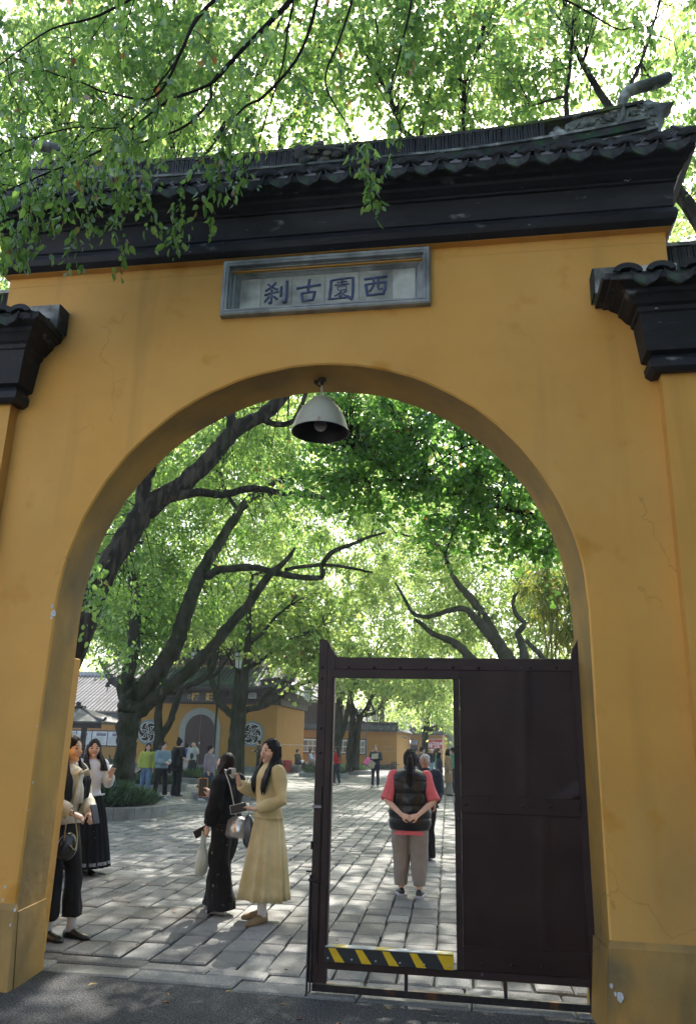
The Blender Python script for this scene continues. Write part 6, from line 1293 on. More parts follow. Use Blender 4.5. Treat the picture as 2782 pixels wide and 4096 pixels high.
p_ = W(1694, 2900, 58); t = thing('lamp_post', 'slim post topped by a single lantern beside the toilet sign', 'street lamp', (p_.x, 58, 0)); zt = W(1694, 2893, 58).z
b = MB(); b.tube([(p_.x, 58, 0), (p_.x, 58, zt)], .055, 8); b.tube([(p_.x, 58, zt + .75), (p_.x, 58, zt + 1.05)], .03, 6); b.ball((p_.x, 58, zt + 1.08), .06, 8, 6); b.build('pole', LFR, t); lantern(t, p_.x, 58, zt + .78, .95)
# ------------------------------------------------------------------ stone benches, bin
for px, pyb, w_, lab in ((1174, 3091, .62, 'square stone bench the man in dark green sits on'), (1232, 3080, .55, 'stone bench under the pair at the gate stile')):
    p_ = G(px, pyb); t = thing('stone_bench', lab, 'bench', (p_.x, p_.y, 0)); b = MB(); b.cbox(-.42, .26, 0, 1.2, .30, .42, .01); b.build('seat', KERB, t, local=True); b = MB(); b.cbox(-.36, .20, .06, 1.1, -.01, .299, .01); b.build('base', mat('dark_stone', (.09, .10, .09), .8, .2, 4), t, local=True)
p_ = G(1147, 3090); t = thing('litter_bin', 'red cylindrical bin standing by the drum tower wall', 'bin', (p_.x, p_.y, 0)); b = MB(); b.lathe([(.20, 0), (.22, .06), (.26, .62), (.27, .64), (.26, .66), (.22, .655)], (0, 0, 0), 14); b.build('body', mat('bin_red', (.38, .03, .03), .5), t, local=True, smooth=True)
# ------------------------------------------------------------------ people
from mathutils import noise as mnoise
SKIN = mat('skin', (.60, .39, .29), .5, .05, 8, spec=.4); SKIN_O = mat('skin_older', (.40, .20, .13), .5, .08, 8)
HAIRB = mat('black_hair', (.007, .006, .006), .62, .4, 14, spec=.18, stretch=(6, 6, .5), bump=.004, bscale=30); HAIRD = mat('dark_brown_hair', (.014, .008, .005), .6, .5, 14, spec=.2, stretch=(6, 6, .5), bump=.004, bscale=30)
HAIRG = mat('grey_hair', (.36, .36, .36), .6, .4, 30, bump=.003, bscale=80); HAIRR = mat('chestnut_hair', (.07, .03, .015), .4, .3, 14, stretch=(6, 6, .5))
LIP = mat('red_lip', (.30, .03, .035), .4); EYE_M = mat('dark_eye', (.01, .008, .007), .2)
def cloth(name, c, rough=.85, var=.10, scale=9, **k): return mat('cloth_' + name, c, rough, var, scale, bump=k.pop('bump', .0015), bscale=k.pop('bscale', 220), **k)
C_IVORY = cloth('ivory', (.62, .58, .47), .7); C_WHITE = cloth('white', (.62, .64, .70), .75); C_BLACK = cloth('black', (.009, .009, .010), .8, spec=.2); C_BLK2 = cloth('black_trousers', (.008, .008, .009), .75, spec=.2)
C_SKIRT = cloth('black_pleats', (.006, .007, .009), .85, spec=.08, layers=(((.10, .09, .07), 22.0, .68, .72),))
C_DOT = cloth('black_sparkle', (.009, .009, .010), .8, spec=.2, layers=(((.45, .42, .36), 34.0, .69, .715),))
C_YEL = cloth('straw_linen', (.48, .395, .205), .9, .14, 5, col2=(.58, .50, .29), mix=(.45, .6), spec=.2); C_PINK = cloth('coral_pink', (.58, .12, .14), .85); C_VEST = mat('glossy_black_quilting', (.006, .007, .010), .30, .2, 6, bump=.008, bscale=14, spec=.35)
C_TAUPE = cloth('taupe_jersey', (.235, .21, .19)); C_LIME = cloth('lime_knit', (.36, .42, .09), .9, .3, 40, bump=.004, bscale=70); C_JEAN = cloth('blue_jeans', (.10, .17, .27), .85, .3, 4); C_JEANL = cloth('pale_jeans', (.26, .36, .46), .85, .25, 4); C_JEAND = cloth('dark_jeans', (.035, .06, .10), .85, .2, 4)
C_HOOD = cloth('blue_grey_hoodie', (.19, .27, .33)); C_BLUE = cloth('royal_blue', (.025, .035, .26)); C_GREYL = cloth('pale_grey', (.36, .40, .40)); C_LILAC = cloth('lilac_grey', (.22, .185, .215)); C_DRESS = cloth('dark_dress', (.012, .020, .022), .7, layers=(((.10, .13, .13), 30, .66, .7),))
C_GOLD = cloth('black_gold', (.010, .010, .013), .6, layers=(((.40, .24, .05), 12, .60, .63),)); C_GREEN = cloth('dark_olive', (.028, .035, .027)); C_RED = cloth('red_knit', (.35, .012, .015)); C_NAVY = cloth('navy', (.012, .018, .035)); C_MAROON = cloth('maroon', (.12, .008, .02)); C_TAN = cloth('tan_wool', (.27, .17, .085))
C_TEAL = cloth('sea_green', (.06, .26, .17)); C_LBLUE = cloth('light_blue', (.34, .43, .58)); C_KHAKI = cloth('khaki', (.19, .165, .125)); C_BEIGE = cloth('beige', (.40, .36, .27)); C_TROUL = cloth('pale_trousers', (.33, .34, .33))
SH_BLK = mat('black_leather', (.010, .010, .010), .3, .1, 9, spec=.5); SH_WHT = mat('white_shoe', (.55, .56, .55), .5, .05, 9); SH_TAN = mat('taupe_suede', (.20, .145, .075), .9, .1, 9); SH_GRY = mat('grey_sole', (.35, .37, .42), .6, .1, 9); SOCK = cloth('white_sock', (.66, .63, .64))
def remesh(mb, vox, smooth_it=2, wr=0.0, wf=9.0, wz=1.0, keep=None):
    me = bpy.data.meshes.new('r'); me.from_pydata([tuple(p) for p in mb.v], [], mb.f); me.update(); bm_fix(me)
    o = bpy.data.objects.new('r', me); COL.objects.link(o)
    m = o.modifiers.new('m', 'REMESH'); m.mode = 'VOXEL'; m.voxel_size = vox; m.use_smooth_shade = True
    if smooth_it: s = o.modifiers.new('s', 'SMOOTH'); s.iterations = smooth_it; s.factor = .5
    dg = bpy.context.evaluated_depsgraph_get(); dg.update(); r = bpy.data.meshes.new_from_object(o.evaluated_get(dg))
    bpy.data.objects.remove(o); bpy.data.meshes.remove(me)
    if wr:
        co = np.empty(len(r.vertices) * 3, dtype=np.float32); r.vertices.foreach_get('co', co); co = co.reshape(-1, 3)
        nn = np.empty(len(r.vertices) * 3, dtype=np.float32); r.vertices.foreach_get('normal', nn); nn = nn.reshape(-1, 3)
        sd = rnd.uniform(0, 50); d = np.array([mnoise.noise((float(x) * wf + sd, float(y) * wf, float(z) * wf * wz)) + .5 * mnoise.noise((float(x) * wf * 2 + sd, float(y) * wf * 2, float(z) * wf * 2 * wz)) for x, y, z in co])
        co = co + nn * (d * wr * 1.6)[:, None]; r.vertices.foreach_set('co', co.astype(np.float32).ravel())
    r.polygons.foreach_set('use_smooth', [True] * len(r.polygons)); r.update(); return r
def put(name, me, m, par):
    me.name = name; me.materials.clear()
    for q in (m if isinstance(m, (list, tuple)) else [m]): me.materials.append(q)
    o = bpy.data.objects.new(name, me); COL.objects.link(o); o.parent = par; return o
def V3(*a): return Vector(a)
def hand_mb(w, d, up_, curl=.5, s=1.0, side=1):
    """palm, four curled fingers of unequal length and a thumb; w wrist, d pointing direction, up_ back-of-hand direction"""
    d = Vector(d).normalized(); u = Vector(up_); u = (u - d * u.dot(d)).normalized(); l = d.cross(u) * side; b = MB(); w = Vector(w)
    P = lambda a, c, e: w + (d * a + l * c + u * e) * s
    b.tube([P(-.02, 0, 0), P(.02, 0, 0), P(.055, 0, 0), P(.088, 0, 0)], [.024 * s, (.027 * s), (.032 * s), (.030 * s)], 10)
    k0 = 0; b.v = [tuple(w + (lambda q: d * q.dot(d) + l * q.dot(l) * 1.15 + u * q.dot(u) * .55)(Vector(v) - w)) for v in b.v]
    for c, L in ((-.027, .062), (-.009, .074), (.010, .070), (.027, .055)):
        p = P(.080, c, 0); dd = d.copy(); pts = [p]; 
        for j, f in enumerate((.42, .33, .25)):
            dd = (dd * math.cos(curl * (.5 + .4 * j)) - u * math.sin(curl * (.5 + .4 * j))).normalized(); p = p + dd * L * f * s; pts.append(p)
        b.tube(pts, [.0088 * s, .0082 * s, .0075 * s, .006 * s], 6)
    pts = [P(.015, -.022, 0), P(.045, -.050, -.008), P(.070, -.055, -.022), P(.088, -.045, -.034)]; b.tube(pts, [.012 * s, .0105 * s, .009 * s, .007 * s], 6)
    return b
def head_mb(c, s=1.0, tilt=0.0, turn=0.0, male=False):
    b = MB(); n, m_ = 20, 16; loops = []
    for i in range(m_ + 1):
        ph = PI * i / m_; z = -math.cos(ph); r = max(1e-3, math.sin(ph)); L = []
        for j in range(n):
            a = 2 * PI * j / n; x, y = r * math.cos(a), r * math.sin(a); X, Y, Z = x * .074, y * .093, z * .112
            if z < .1: t = (.1 - z) / 1.1; X *= 1 - (.30 if not male else .20) * t * t; Y = Y * (1 - .25 * t) - .012 * t
            if y < -.75 and abs(x) < .3 and -.35 < z < .1: Y -= .004
            L.append((X * s, Y * s, Z * s))
        loops.append(L)
    b.loft(loops); b.tube([(0, -.084 * s, .014 * s), (0, -.096 * s, -.008 * s), (0, -.104 * s, -.024 * s), (0, -.090 * s, -.032 * s)], [.007 * s, .009 * s, .0125 * s, .008 * s], 7)
    b.tube([(0, -.084 * s, -.050 * s), (0, -.090 * s, -.055 * s), (0, -.084 * s, -.062 * s)], [.010 * s, .016 * s, .010 * s], 7); b.ball((0, -.070 * s, -.088 * s), .022 * s, 8, 6)
    for q in (-1, 1): b.ball((q * .074 * s, .008 * s, -.008 * s), .020 * s, 8, 6, sc=(.4, .7, 1.25)); b.ball((q * .036 * s, -.062 * s, -.028 * s), .026 * s, 8, 6)
    M = T(*c) @ RZ(turn) @ RX(-tilt); b.xf(M); return b, M
def person(label, foot, top, rz, hair='long', hairm=None, skin=None, topm=None, hem=.86, bulk=.016, sleeve=1.0, arms=None, bottom='trousers', botm=None, bhem=.06, flare=.0, shoes=None, legs=None, tilt=0.0, turn=0.0, face=True,
           sit=None, vox=.018, wr=.006, hlen=1.08, socks=None, male=False, width=1.0, y=None, h=None, hands=True, belly=0.0, collar=False, tb=None, lb=0.0, name='person', hd=0.0):
    skin = skin or SKIN; hairm = hairm or HAIRB; shoes = shoes or SH_BLK
    p = G(*foot) if y is None else W(foot[0], foot[1], y); p.z = 0
    if h is None and top is not None: h = W(top[0], top[1], p.y).z
    if sit is not None: h = sit[1]
    k = h / 1.62; rz_ = math.radians(rz)
    t = thing(name, label, 'person', tuple(p), rz_); S = lambda v: Vector(v) * k
    near = vox < .012
    dz = 0.0 if sit is None else (sit[0] + .10) / k - .90
    hx = .085 * width; arms = arms or (((-.215, .01, 1.08), (-.20, -.06, .86)), ((.215, .01, 1.08), (.20, -.06, .86)))
    # legs: (foot x, foot y, toe direction degrees) right then left; knees midway unless sitting
    legs = legs or ((-.09, 0, -8), (.09, 0, 8)); joints = []
    for i, (fx, fy, ft) in enumerate(legs):
        sx = -1 if i == 0 else 1; hip = V3(sx * hx, 0, .88 + dz)
        if sit is not None: knee = V3(sx * .10, -.42, .90 + dz + .02); ank = V3(fx, fy - .40, .085)
        else: ank = V3(fx, fy, .085); knee = (hip + ank) / 2 + V3(0, -.025 - .12 * abs(fy), 0)
        joints.append((hip, knee, ank, ft))
    b = MB(); w_ = width
    tor = [(.84, .135, .100), (.92, .155, .108), (1.00, .130, .092), (1.07, .122, .088), (1.18, .140, .100), (1.27, .150, .095), (1.335, .120, .078), (1.375, .060, .056), (1.41, .048, .050), (1.455, .046, .050)]
    b.tube([V3(0, 0, z + dz) for z, a, c in tor], [(a * w_, c * (1 + belly if z < 1.3 else 1)) for z, a, c in tor], 16)
    sh = [V3(-.160 * w_, 0, 1.315 + dz), V3(.160 * w_, 0, 1.315 + dz)]
    ar = []
    for i in (0, 1):
        e, w = V3(*arms[i][0]), V3(*arms[i][1]); e.z += dz; w.z += dz; ar.append((sh[i], e, w))
        b.tube([sh[i] * 1.0, sh[i].lerp(e, .5), e, e.lerp(w, .35), w], [.048, .042, .036, .036, .024], 10)
        b.ball(tuple(sh[i]), .055, 10, 8)
    for hip, knee, ank, ft in joints: b.tube([hip, hip.lerp(knee, .5), knee, knee.lerp(ank, .35), ank, ank + V3(0, 0, -.03)], [.085, .074, .054, .052, .034, .034], 10)
    hc = V3(0, -.012 - math.sin(tilt) * .06 - hd, 1.508 + dz - (1 - math.cos(tilt)) * .05); hb, HM = head_mb(hc, 1.0, tilt, turn, male); b.join(hb)
    if hands:
        for i in (0, 1):
            d_ = ar[i][2] - ar[i][1]; hd_ = Vector(arms[i][2]) if len(arms[i]) > 2 else d_; up_ = Vector(arms[i][3]) if len(arms[i]) > 3 else V3(-1 if i == 0 else 1, .2, .3); cu = arms[i][4] if len(arms[i]) > 4 else .45
            b.join(hand_mb(ar[i][2], hd_, up_, cu, .95, 1 if i == 0 else -1))
    b.xf(Matrix.Scale(k, 4)); body = put('body', remesh(b, vox * .6 if near else vox * .8, 1), skin, t)
    # top
    if topm is not None:
        b = MB(); r = [(z, a, c) for z, a, c in tor if z > hem - .04 and z < 1.37]; r = [(hem, max(.150, .155 + flare * .3), .112)] + r
        if hem < .84: r = [(hem, .160 + flare * .3, .12)] + [(z, a, c) for z, a, c in tor if z < 1.37]
        r = [(z, max(a, .128 if z < 1.2 else a), max(c, .095 if z < 1.25 else c)) for z, a, c in r]
        b.tube([V3(0, 0, z + dz) for z, a, c in r] + [V3(0, 0, 1.385 + dz)], [((a + (bulk if tb is None else tb)) * w_, (c + (bulk if tb is None else tb)) * (1 + belly)) for z, a, c in r] + [(.066, .064)], 18)
        for i in (0, 1):
            s0, e, w = ar[i]; b.ball(tuple(s0), .058 + bulk * .7, 10, 8)
            if sleeve > .9: b.tube([s0, s0.lerp(e, .5), e, e.lerp(w, .5), w.lerp(e, .10)], [.054 + bulk, .050 + bulk, .046 + bulk, .042 + bulk, .034 + bulk * .8], 12)
            elif sleeve > 0: b.tube([s0, s0.lerp(e, .5 * min(1, sleeve * 2)), s0.lerp(e, min(1, sleeve * 2))], [.055 + bulk, .054 + bulk, .056 + bulk], 12)
        if collar: b.tube([V3(0, .005, 1.35 + dz), V3(0, .0, 1.415 + dz)], [.080, .070], 14)
        b.xf(Matrix.Scale(k, 4)); put('top', remesh(b, vox, 2, wr * k, 7, .8), topm, t)
    # bottom
    if bottom in ('trousers', 'jeans'):
        b = MB(); b.tube([V3(0, 0, .80 + dz), V3(0, 0, .90 + dz), V3(0, 0, .99 + dz)], [(.14 * w_, .10), (.165 * w_, .115 * (1 + belly)), (.140 * w_, .100 * (1 + belly))], 14)
        for hip, knee, ank, ft in joints:
            e = knee.lerp(ank, (knee.z - bhem) / max(.01, knee.z - ank.z)) if sit is None else knee.lerp(ank, .9)
            b.tube([hip, hip.lerp(knee, .5), knee, knee.lerp(e, .5), e], [.096 * (.5 + .5 * w_) + lb * .5, .088 + lb, .068 + flare * .2 + lb, .062 + flare * .6 + lb * .8, .056 + flare], 12)
        b.xf(Matrix.Scale(k, 4)); put('trousers', remesh(b, vox, 2, wr * k, 8, .7), botm, t)
    elif bottom == 'skirt':
        b = MB(); loops = []; n = 110; z0, z1 = 1.00, bhem; q = random.Random(int(foot[0]))
        amp = [q.uniform(.5, 1.2) for _ in range(24)]
        for i in range(13):
            u = i / 12; z = z0 + (z1 - z0) * u; ra = .128 + (.19 + flare - .128) * u ** .75 + .035 * math.sin(min(1, u * 3) * PI / 2) * (1 - u); rb = .095 + (.15 + flare - .095) * u ** .8
            L = []
            for j in range(n):
                a = 2 * PI * j / n; pl_ = (math.cos(a * 22) * (.003 + .014 * u)) if flare > .12 else ((math.cos(a * 7 + amp[0] * 5) + .7 * math.cos(a * 11 + amp[1] * 5 + u) + .5 * math.cos(a * 17 + amp[2] * 6)) * (.003 + .017 * u)); L.append(((ra + pl_) * math.cos(a) * k, ((rb + pl_) * math.sin(a)) * k, z * k))
            loops.append(L)
        b.loft(loops); b.build('skirt', botm, t, smooth=True, local=True)
    # shoes and socks
    for hip, knee, ank, ft in joints:
        M = Matrix.Scale(k, 4) @ T(ank.x, ank.y, 0) @ RZ(math.radians(ft)); b = MB()
        b.loft([[(x * 1.0 + hw * math.cos(a), yy, zc + hh * math.sin(a)) for a in [2 * PI * j / 10 for j in range(10)]] for yy, x, hw, hh, zc in ((.060, 0, .018, .020, .030), (.050, 0, .034, .040, .046), (.0, 0, .038, .052, .054), (-.06, 0, .042, .036, .040), (-.12, 0, .047, .028, .030), (-.165, 0, .038, .022, .024), (-.185, 0, .014, .012, .018))])
        b.xf(M); s_ = b.build('shoe', shoes[0] if isinstance(shoes, tuple) else shoes, t, smooth=True, local=True)
        if isinstance(shoes, tuple):
            b = MB(); b.loft([[(hw * math.cos(a), yy, (0.004 if i_ == 0 else .030)) for a, hw, yy in [(0, .05, .05), (0, .052, -.02), (0, .054, -.12), (0, .035, -.185), (PI, .035, -.185), (PI, .054, -.12), (PI, .052, -.02), (PI, .05, .05), (PI, .025, .075), (0, .025, .075)]] for i_ in (0, 1)]); b.xf(M); o = b.build('sole', shoes[1], s_, local=True)
        if socks: b = MB(); b.tube([S(ank + V3(0, 0, -.02)), S(ank + V3(0, 0, .06)), S(ank.lerp(knee, .35))], [.042 * k, .041 * k, .045 * k], 10); b.build('sock', socks, t, smooth=True, local=True)
    # hair
    b = MB(); n, m_ = 26, 14; loops = []
    for i in range(m_ + 1):
        ph = PI * i / m_; z = -math.cos(ph); r = max(1e-3, math.sin(ph)); L = []
        for j in range(n):
            a = 2 * PI * j / n; x, y_ = r * math.cos(a), r * math.sin(a); sc = 1.0
            if y_ < -.12 and z < .66 - .85 * abs(x): sc = .80
            if z < -.45 and hair in ('short', 'cap'): sc = .78
            rp = 1 + .015 * math.sin(a * 9 + z * 3); L.append((x * .084 * sc * rp, y_ * .104 * sc * rp + .008, z * .122 * sc + .006))
        loops.append(L)
    b.loft(loops)
    def strand(P, R, n_=10): b.tube(P, R, n_)
    if hair == 'short': 
        for j in range(10): a = j * .63; b.ball((.05 * math.cos(a), .02 + .055 * math.sin(a), .075), .034, 6, 5)
    b.xf(HM)
    q = random.Random(int(foot[0] * 3 + foot[1])); H = lambda x, y_, z: HM @ Vector((x, y_, z)); zl = hlen + dz
    if hair == 'long':
        for j in range(25):
            a = PI * (.01 + .98 * j / 24); x, yy = .072 * math.cos(a), .080 * math.sin(a) + .006; e = .115 * math.cos(a) * (.8 + .2 * w_); zz = zl + q.uniform(-.05, .03)
            strand([H(x, yy, .03), H(x * 1.12, yy * 1.12, -.06), V3(e * .85, yy * .8 + .035, 1.34 + dz), V3(e * .92, .108 + .01 * math.sin(a) + q.uniform(-.006, .006), 1.24 + dz), V3(e * .82 + q.uniform(-.012, .012), .118, (1.2 + dz + zl) / 2), V3(e * .6 + q.uniform(-.01, .01), .108, zz)], [.012, .018, .019, .018, .013, .004], 6)
    if hair in ('long', 'front') and hair == 'front' or (hair == 'long' and near):
        for sx in (-1, 1):
            for j in range(6):
                x0 = sx * (.064 + .004 * j); strand([H(x0, -.012 + .013 * j, .05), H(x0 * 1.16, -.022 + .015 * j, -.05), V3(sx * (.085 + .012 * j), -.075, 1.34 + dz), V3(sx * (.080 + .016 * j), -.120, 1.24 + dz), V3(sx * (.075 + .014 * j), -.128, (1.22 + dz + zl) / 2), V3(sx * (.06 + .012 * j), -.115, zl + q.uniform(-.03, .04))], [.009, .013, .015, .015, .011, .003], 6)
    if hair == 'bob':
        for j in range(17):
            a = PI * (-.18 + 1.36 * j / 16); x, yy = .076 * math.cos(a), .085 * math.sin(a) + .010
            strand([H(x, yy, .04), H(x * 1.15, yy * 1.12, -.04), H(x * 1.22, yy * 1.15, -.10), H(x * 1.08, yy * 1.0, -.150)], [.016, .022, .022, .012], 6)
    if hair == 'pony':
        strand([H(0, .10, .035), H(0, .135, .02), H(.0, .155, -.06), V3(.005, .165, 1.36 + dz), V3(.0, .155, 1.24 + dz), V3(.01, .15, zl)], [.022, .034, .042, .045, .036, .010], 12); b.ball(tuple(H(0, .105, .04)), .026, 8, 6)
    if hair == 'bun': b.ball(tuple(H(0, .06, .125)), .042, 10, 8)
    b.xf(Matrix.Scale(k, 4)); hm_ = remesh(b, vox * .62, 1 if near else 1, .003, 40, .12); ho = put('hair', hm_, hairm, t)
    if face:
        FM = Matrix.Scale(k, 4) @ HM
        for sx in (-1, 1):
            b = MB(); b.ball((sx * .031, -.0835, .004), .0105, 8, 6, sc=(1.35, .5, .62)); b.xf(FM); b.build('eye', EYE_M, t, local=True)
            b = MB(); b.tube([(sx * .018, -.088, .024), (sx * .033, -.0875, .028), (sx * .046, -.080, .023)], .0028, 5); b.xf(FM); b.build('eyebrow', EYE_M, t, local=True)
        b = MB(); b.ball((0, -.0945, -.0545), .0125, 8, 6, sc=(1.5, .45, .62)); b.xf(FM); b.build('lips', LIP if not male else SKIN_O, t, local=True)
    t['_k'] = k
    info = {'o': t, 'k': k, 'M': T(*p) @ RZ(rz_) @ Matrix.Scale(k, 4), 'HM': HM, 'dz': dz}
    return info
def at_local(P, v): return P['M'] @ Vector(v)
# near people -----------------------------------------------------
P_L1 = person('woman in ivory bow blouse and black trousers leaning behind the left pier', (190, 3757), (250, 2941), 78, 'long', HAIRB, topm=C_IVORY, hem=.90, bulk=.030, arms=(((-.22, .0, 1.10), (-.14, -.22, .99), (.5, -.6, -.3), (-.4, -.3, 1), .9), ((.22, -.02, 1.09), (.08, -.24, .98), (-.6, -.6, -.3), (.3, -.3, 1), .9)),
       botm=C_BLK2, bhem=.17, flare=.03, shoes=SH_BLK, socks=SOCK, legs=((-.07, -.04, -5), (.08, -.16, 6)), vox=.0085, wr=.010, hlen=1.02)
P_L2 = person('smiling woman in white top and long black pleated skirt raising her hand', (318, 3500), (352, 2958), 52, 'long', HAIRD, topm=C_WHITE, hem=.95, bulk=.022, arms=(((-.20, .06, 1.10), (-.14, -.10, .98)), ((.22, -.08, 1.08), (.13, -.30, 1.19), (-.05, -.5, 1), (.2, 1, .1), .8)),
       bottom='skirt', botm=C_SKIRT, bhem=.10, flare=.17, shoes=SH_BLK, vox=.0095, wr=.006, hlen=1.30, turn=math.radians(-22))
P_B = person('woman in black with long dark hair bending over a phone, seen from behind', (884, 3652), (905, 3010), -112, 'long', HAIRD, topm=C_BLACK, hem=.84, bulk=.040, arms=(((-.20, -.10, 1.09), (-.06, -.31, 1.13), (.1, -.35, 1), (-.2, .9, .2), .7), ((.225, .0, 1.07), (.19, -.10, .86), (0, -.25, -1), (1, 0, 0), .9)),
       botm=C_DOT, bhem=.05, flare=.095, lb=.026, shoes=SH_WHT, legs=((-.10, -.15, -10), (.10, .08, 4)), tilt=.52, hd=.03, vox=.0085, wr=.014, hlen=1.16, face=False)
P_Y = person('woman in a straw yellow jacket and long skirt holding a compact camera', (1052, 3688), (1088, 2957), -50, 'long', HAIRB, topm=C_YEL, hem=.90, bulk=.020, arms=(((-.215, -.04, 1.10), (-.16, -.26, 1.20), (0, -.3, 1), (-.2, .9, .2), 1.2), ((.225, .02, 1.07), (.10, -.20, .985), (-.7, -.6, .2), (.2, .2, 1), .8)),
       bottom='skirt', botm=C_YEL, bhem=.20, flare=.075, shoes=SH_TAN, socks=SOCK, legs=((-.09, .02, -30), (.09, -.06, 20)), vox=.0085, wr=.007, hlen=1.12, turn=math.radians(14))
P_P = person('woman in glossy black quilted vest over a coral shirt, hands clasped behind her back', (1638, 3590), (1612, 2999), 184, 'pony', HAIRB, topm=C_PINK, hem=.67, bulk=.022, tb=.008, lb=.034, sleeve=.60, arms=(((-.275, .09, 1.05), (-.09, .225, .90), (.8, .2, -.25), (-.1, 1, .5), .8), ((.275, .09, 1.05), (.09, .225, .90), (-.8, .2, -.25), (.1, 1, .5), .8)),
       botm=C_TAUPE, bhem=.12, flare=.018, shoes=(SH_BLK, SH_GRY), legs=((-.11, 0, -12), (.10, -.10, 14)), width=1.20, belly=.22, vox=.0085, wr=.008, hlen=1.16, face=False)
# the quilted vest, with horizontal rolls
k = P_P['k']; b = MB(); loops = []; n = 44
for i in range(61):
    u = i / 60; z = .725 + (1.40 - .725) * u; a = np.interp(z, [.72, .80, .92, 1.05, 1.2, 1.27, 1.33, 1.37, 1.40], [.222, .240, .243, .232, .232, .234, .215, .150, .085]); c = np.interp(z, [.72, .85, .95, 1.1, 1.25, 1.33, 1.37, 1.40], [.160, .180, .182, .172, .165, .140, .11, .085]); pf = .012 * abs(math.sin((z - .725) * PI / .135)) ** .5 - .004
    loops.append([((a + pf + .004 * math.sin(9 * j + z * 20)) * math.cos(2 * PI * j / n) * k, (c + pf + .003 * math.sin(7 * j + z * 31)) * math.sin(2 * PI * j / n) * k, z * k) for j in range(n)])
b.loft(loops); b.tube([(0, .0, 1.35 * k), (0, .002, 1.43 * k)], [(.082 * k, .075 * k), (.076 * k, .070 * k)], 16); b.build('vest', C_VEST, P_P['o'], smooth=True, local=True)
b = MB(); q_ = P_P['HM'] @ Vector((0, .118, .045)); b.ball(tuple(q_ * k), .009, 8, 6); b.build('hair_clip', STEEL, P_P['o'], local=True)
P_O = person('grey haired old man with glasses in a dark jacket behind the woman in the vest', (1700, 3440), (1662, 3017), -18, 'short', HAIRG, SKIN_O, topm=C_NAVY, hem=.80, bulk=.045, botm=C_BLK2, bhem=.05, flare=.02, shoes=SH_BLK, width=1.18, vox=.011, wr=.010, male=True, collar=True, tilt=.12)
k = P_O['k']; b = MB(); FM = Matrix.Scale(k, 4) @ P_O['HM']
for sx in (-1, 1): b.tube([(sx * .032 + .024 * math.cos(a), -.099, .002 + .016 * math.sin(a)) for a in [j * PI / 6 for j in range(13)]], .0016, 4); b.tube([(sx * .056, -.096, .006), (sx * .076, -.04, .006), (sx * .078, .01, .002)], .0016, 4)
b.tube([(-.008, -.100, .004), (.008, -.100, .004)], .0018, 4); b.xf(FM); b.build('glasses', STEEL, P_O['o'], local=True)
# middle and far people ---------------------------------------------
WALKR = ((-.08, -.20, 0), (.08, .16, 0))
P7 = person('woman in lime green knit and blue jeans walking past the planter', (575, 3197), (591, 2973), 22, 'long', topm=C_LIME, hem=.90, bulk=.026, botm=C_JEAN, bhem=.06, legs=((-.10, .16, -5), (.08, -.16, 5)), vox=.016, hlen=1.28, shoes=SH_WHT)
P8 = person('short haired woman in blue grey hoodie walking arm in arm', (636, 3199), (652, 2968), 58, 'short', topm=C_HOOD, hem=.88, bulk=.036, botm=C_BLK2, bhem=.14, flare=.02, arms=(((-.21, -.02, 1.08), (-.06, -.22, 1.04)), ((.21, -.04, 1.08), (.05, -.24, 1.02))), legs=((-.08, .20, 0), (.08, -.14, 0)), vox=.016, shoes=SH_GRY, width=1.1)
P9 = person('person in black with a big black backpack and hair clip', (700, 3186), (712, 2955), 156, 'bun', topm=C_BLACK, hem=.70, bulk=.028, sleeve=.45, botm=C_BLK2, bhem=.05, flare=.03, arms=(((-.21, .0, 1.08), (-.15, -.2, 1.02)), ((.21, -.02, 1.08), (.18, -.22, 1.0))), vox=.016, face=False)
P10 = person('person in royal blue sweater and pale trousers before the door', (738, 3122), (748, 2973), 165, 'bun', topm=C_BLUE, hem=.86, bulk=.025, botm=C_TROUL, bhem=.06, legs=((-.09, .12, 0), (.09, -.1, 0)), vox=.02, face=False)
P11 = person('long haired woman in dark dress and pale cardigan touching her forehead', (763, 3132), (775, 2966), -8, 'long', topm=C_GREYL, hem=.90, bulk=.020, bottom='skirt', botm=C_DRESS, bhem=.38, flare=-.01, arms=(((-.215, .0, 1.08), (-.20, -.04, .85)), ((.26, -.06, 1.15), (.12, -.13, 1.46), (-.4, 0, 1), (0, -1, .2), .6)), legs=((-.07, -.04, 0), (.06, .06, 0)), tilt=.25, vox=.016, hlen=1.10, shoes=SH_WHT)
b = MB(); b.tube([(0, -.02, .90), (0, -.035, 1.1), (0, -.03, 1.30)], [(.11, .105), (.10, .10), (.06, .07)], 12); b.xf(Matrix.Scale(P11['k'], 4)); b.build('dress_front', C_DRESS, P11['o'], smooth=True, local=True)
P12 = person('boyish figure with glasses in a lilac grey hooded jacket striding right', (826, 3205), (848, 2982), 84, 'short', topm=C_LILAC, hem=.82, bulk=.040, botm=C_JEAND, bhem=.08, legs=((-.08, .18, 0), (.08, -.18, 0)), vox=.016, shoes=SH_WHT)
P13 = person('woman in black raising a phone to take a picture beside the tree', (937, 3093), (937, 2972), 4, 'bun', topm=C_BLACK, hem=.80, bulk=.03, botm=C_BLK2, bhem=.05, arms=(((-.25, -.10, 1.22), (-.10, -.30, 1.44)), ((.25, -.10, 1.22), (.10, -.30, 1.44))), vox=.02)
P14 = person('man in cap and black and gold patterned jacket looking down at his hands', (1030, 3092), (1036, 2962), -80, 'cap', topm=C_GOLD, hem=.86, bulk=.030, botm=C_BLK2, bhem=.05, arms=(((-.21, -.06, 1.08), (-.08, -.26, 1.10)), ((.21, -.06, 1.08), (.08, -.26, 1.10))), tilt=.25, vox=.02, legs=((-.08, -.06, 0), (.08, .10, 0)), male=True)
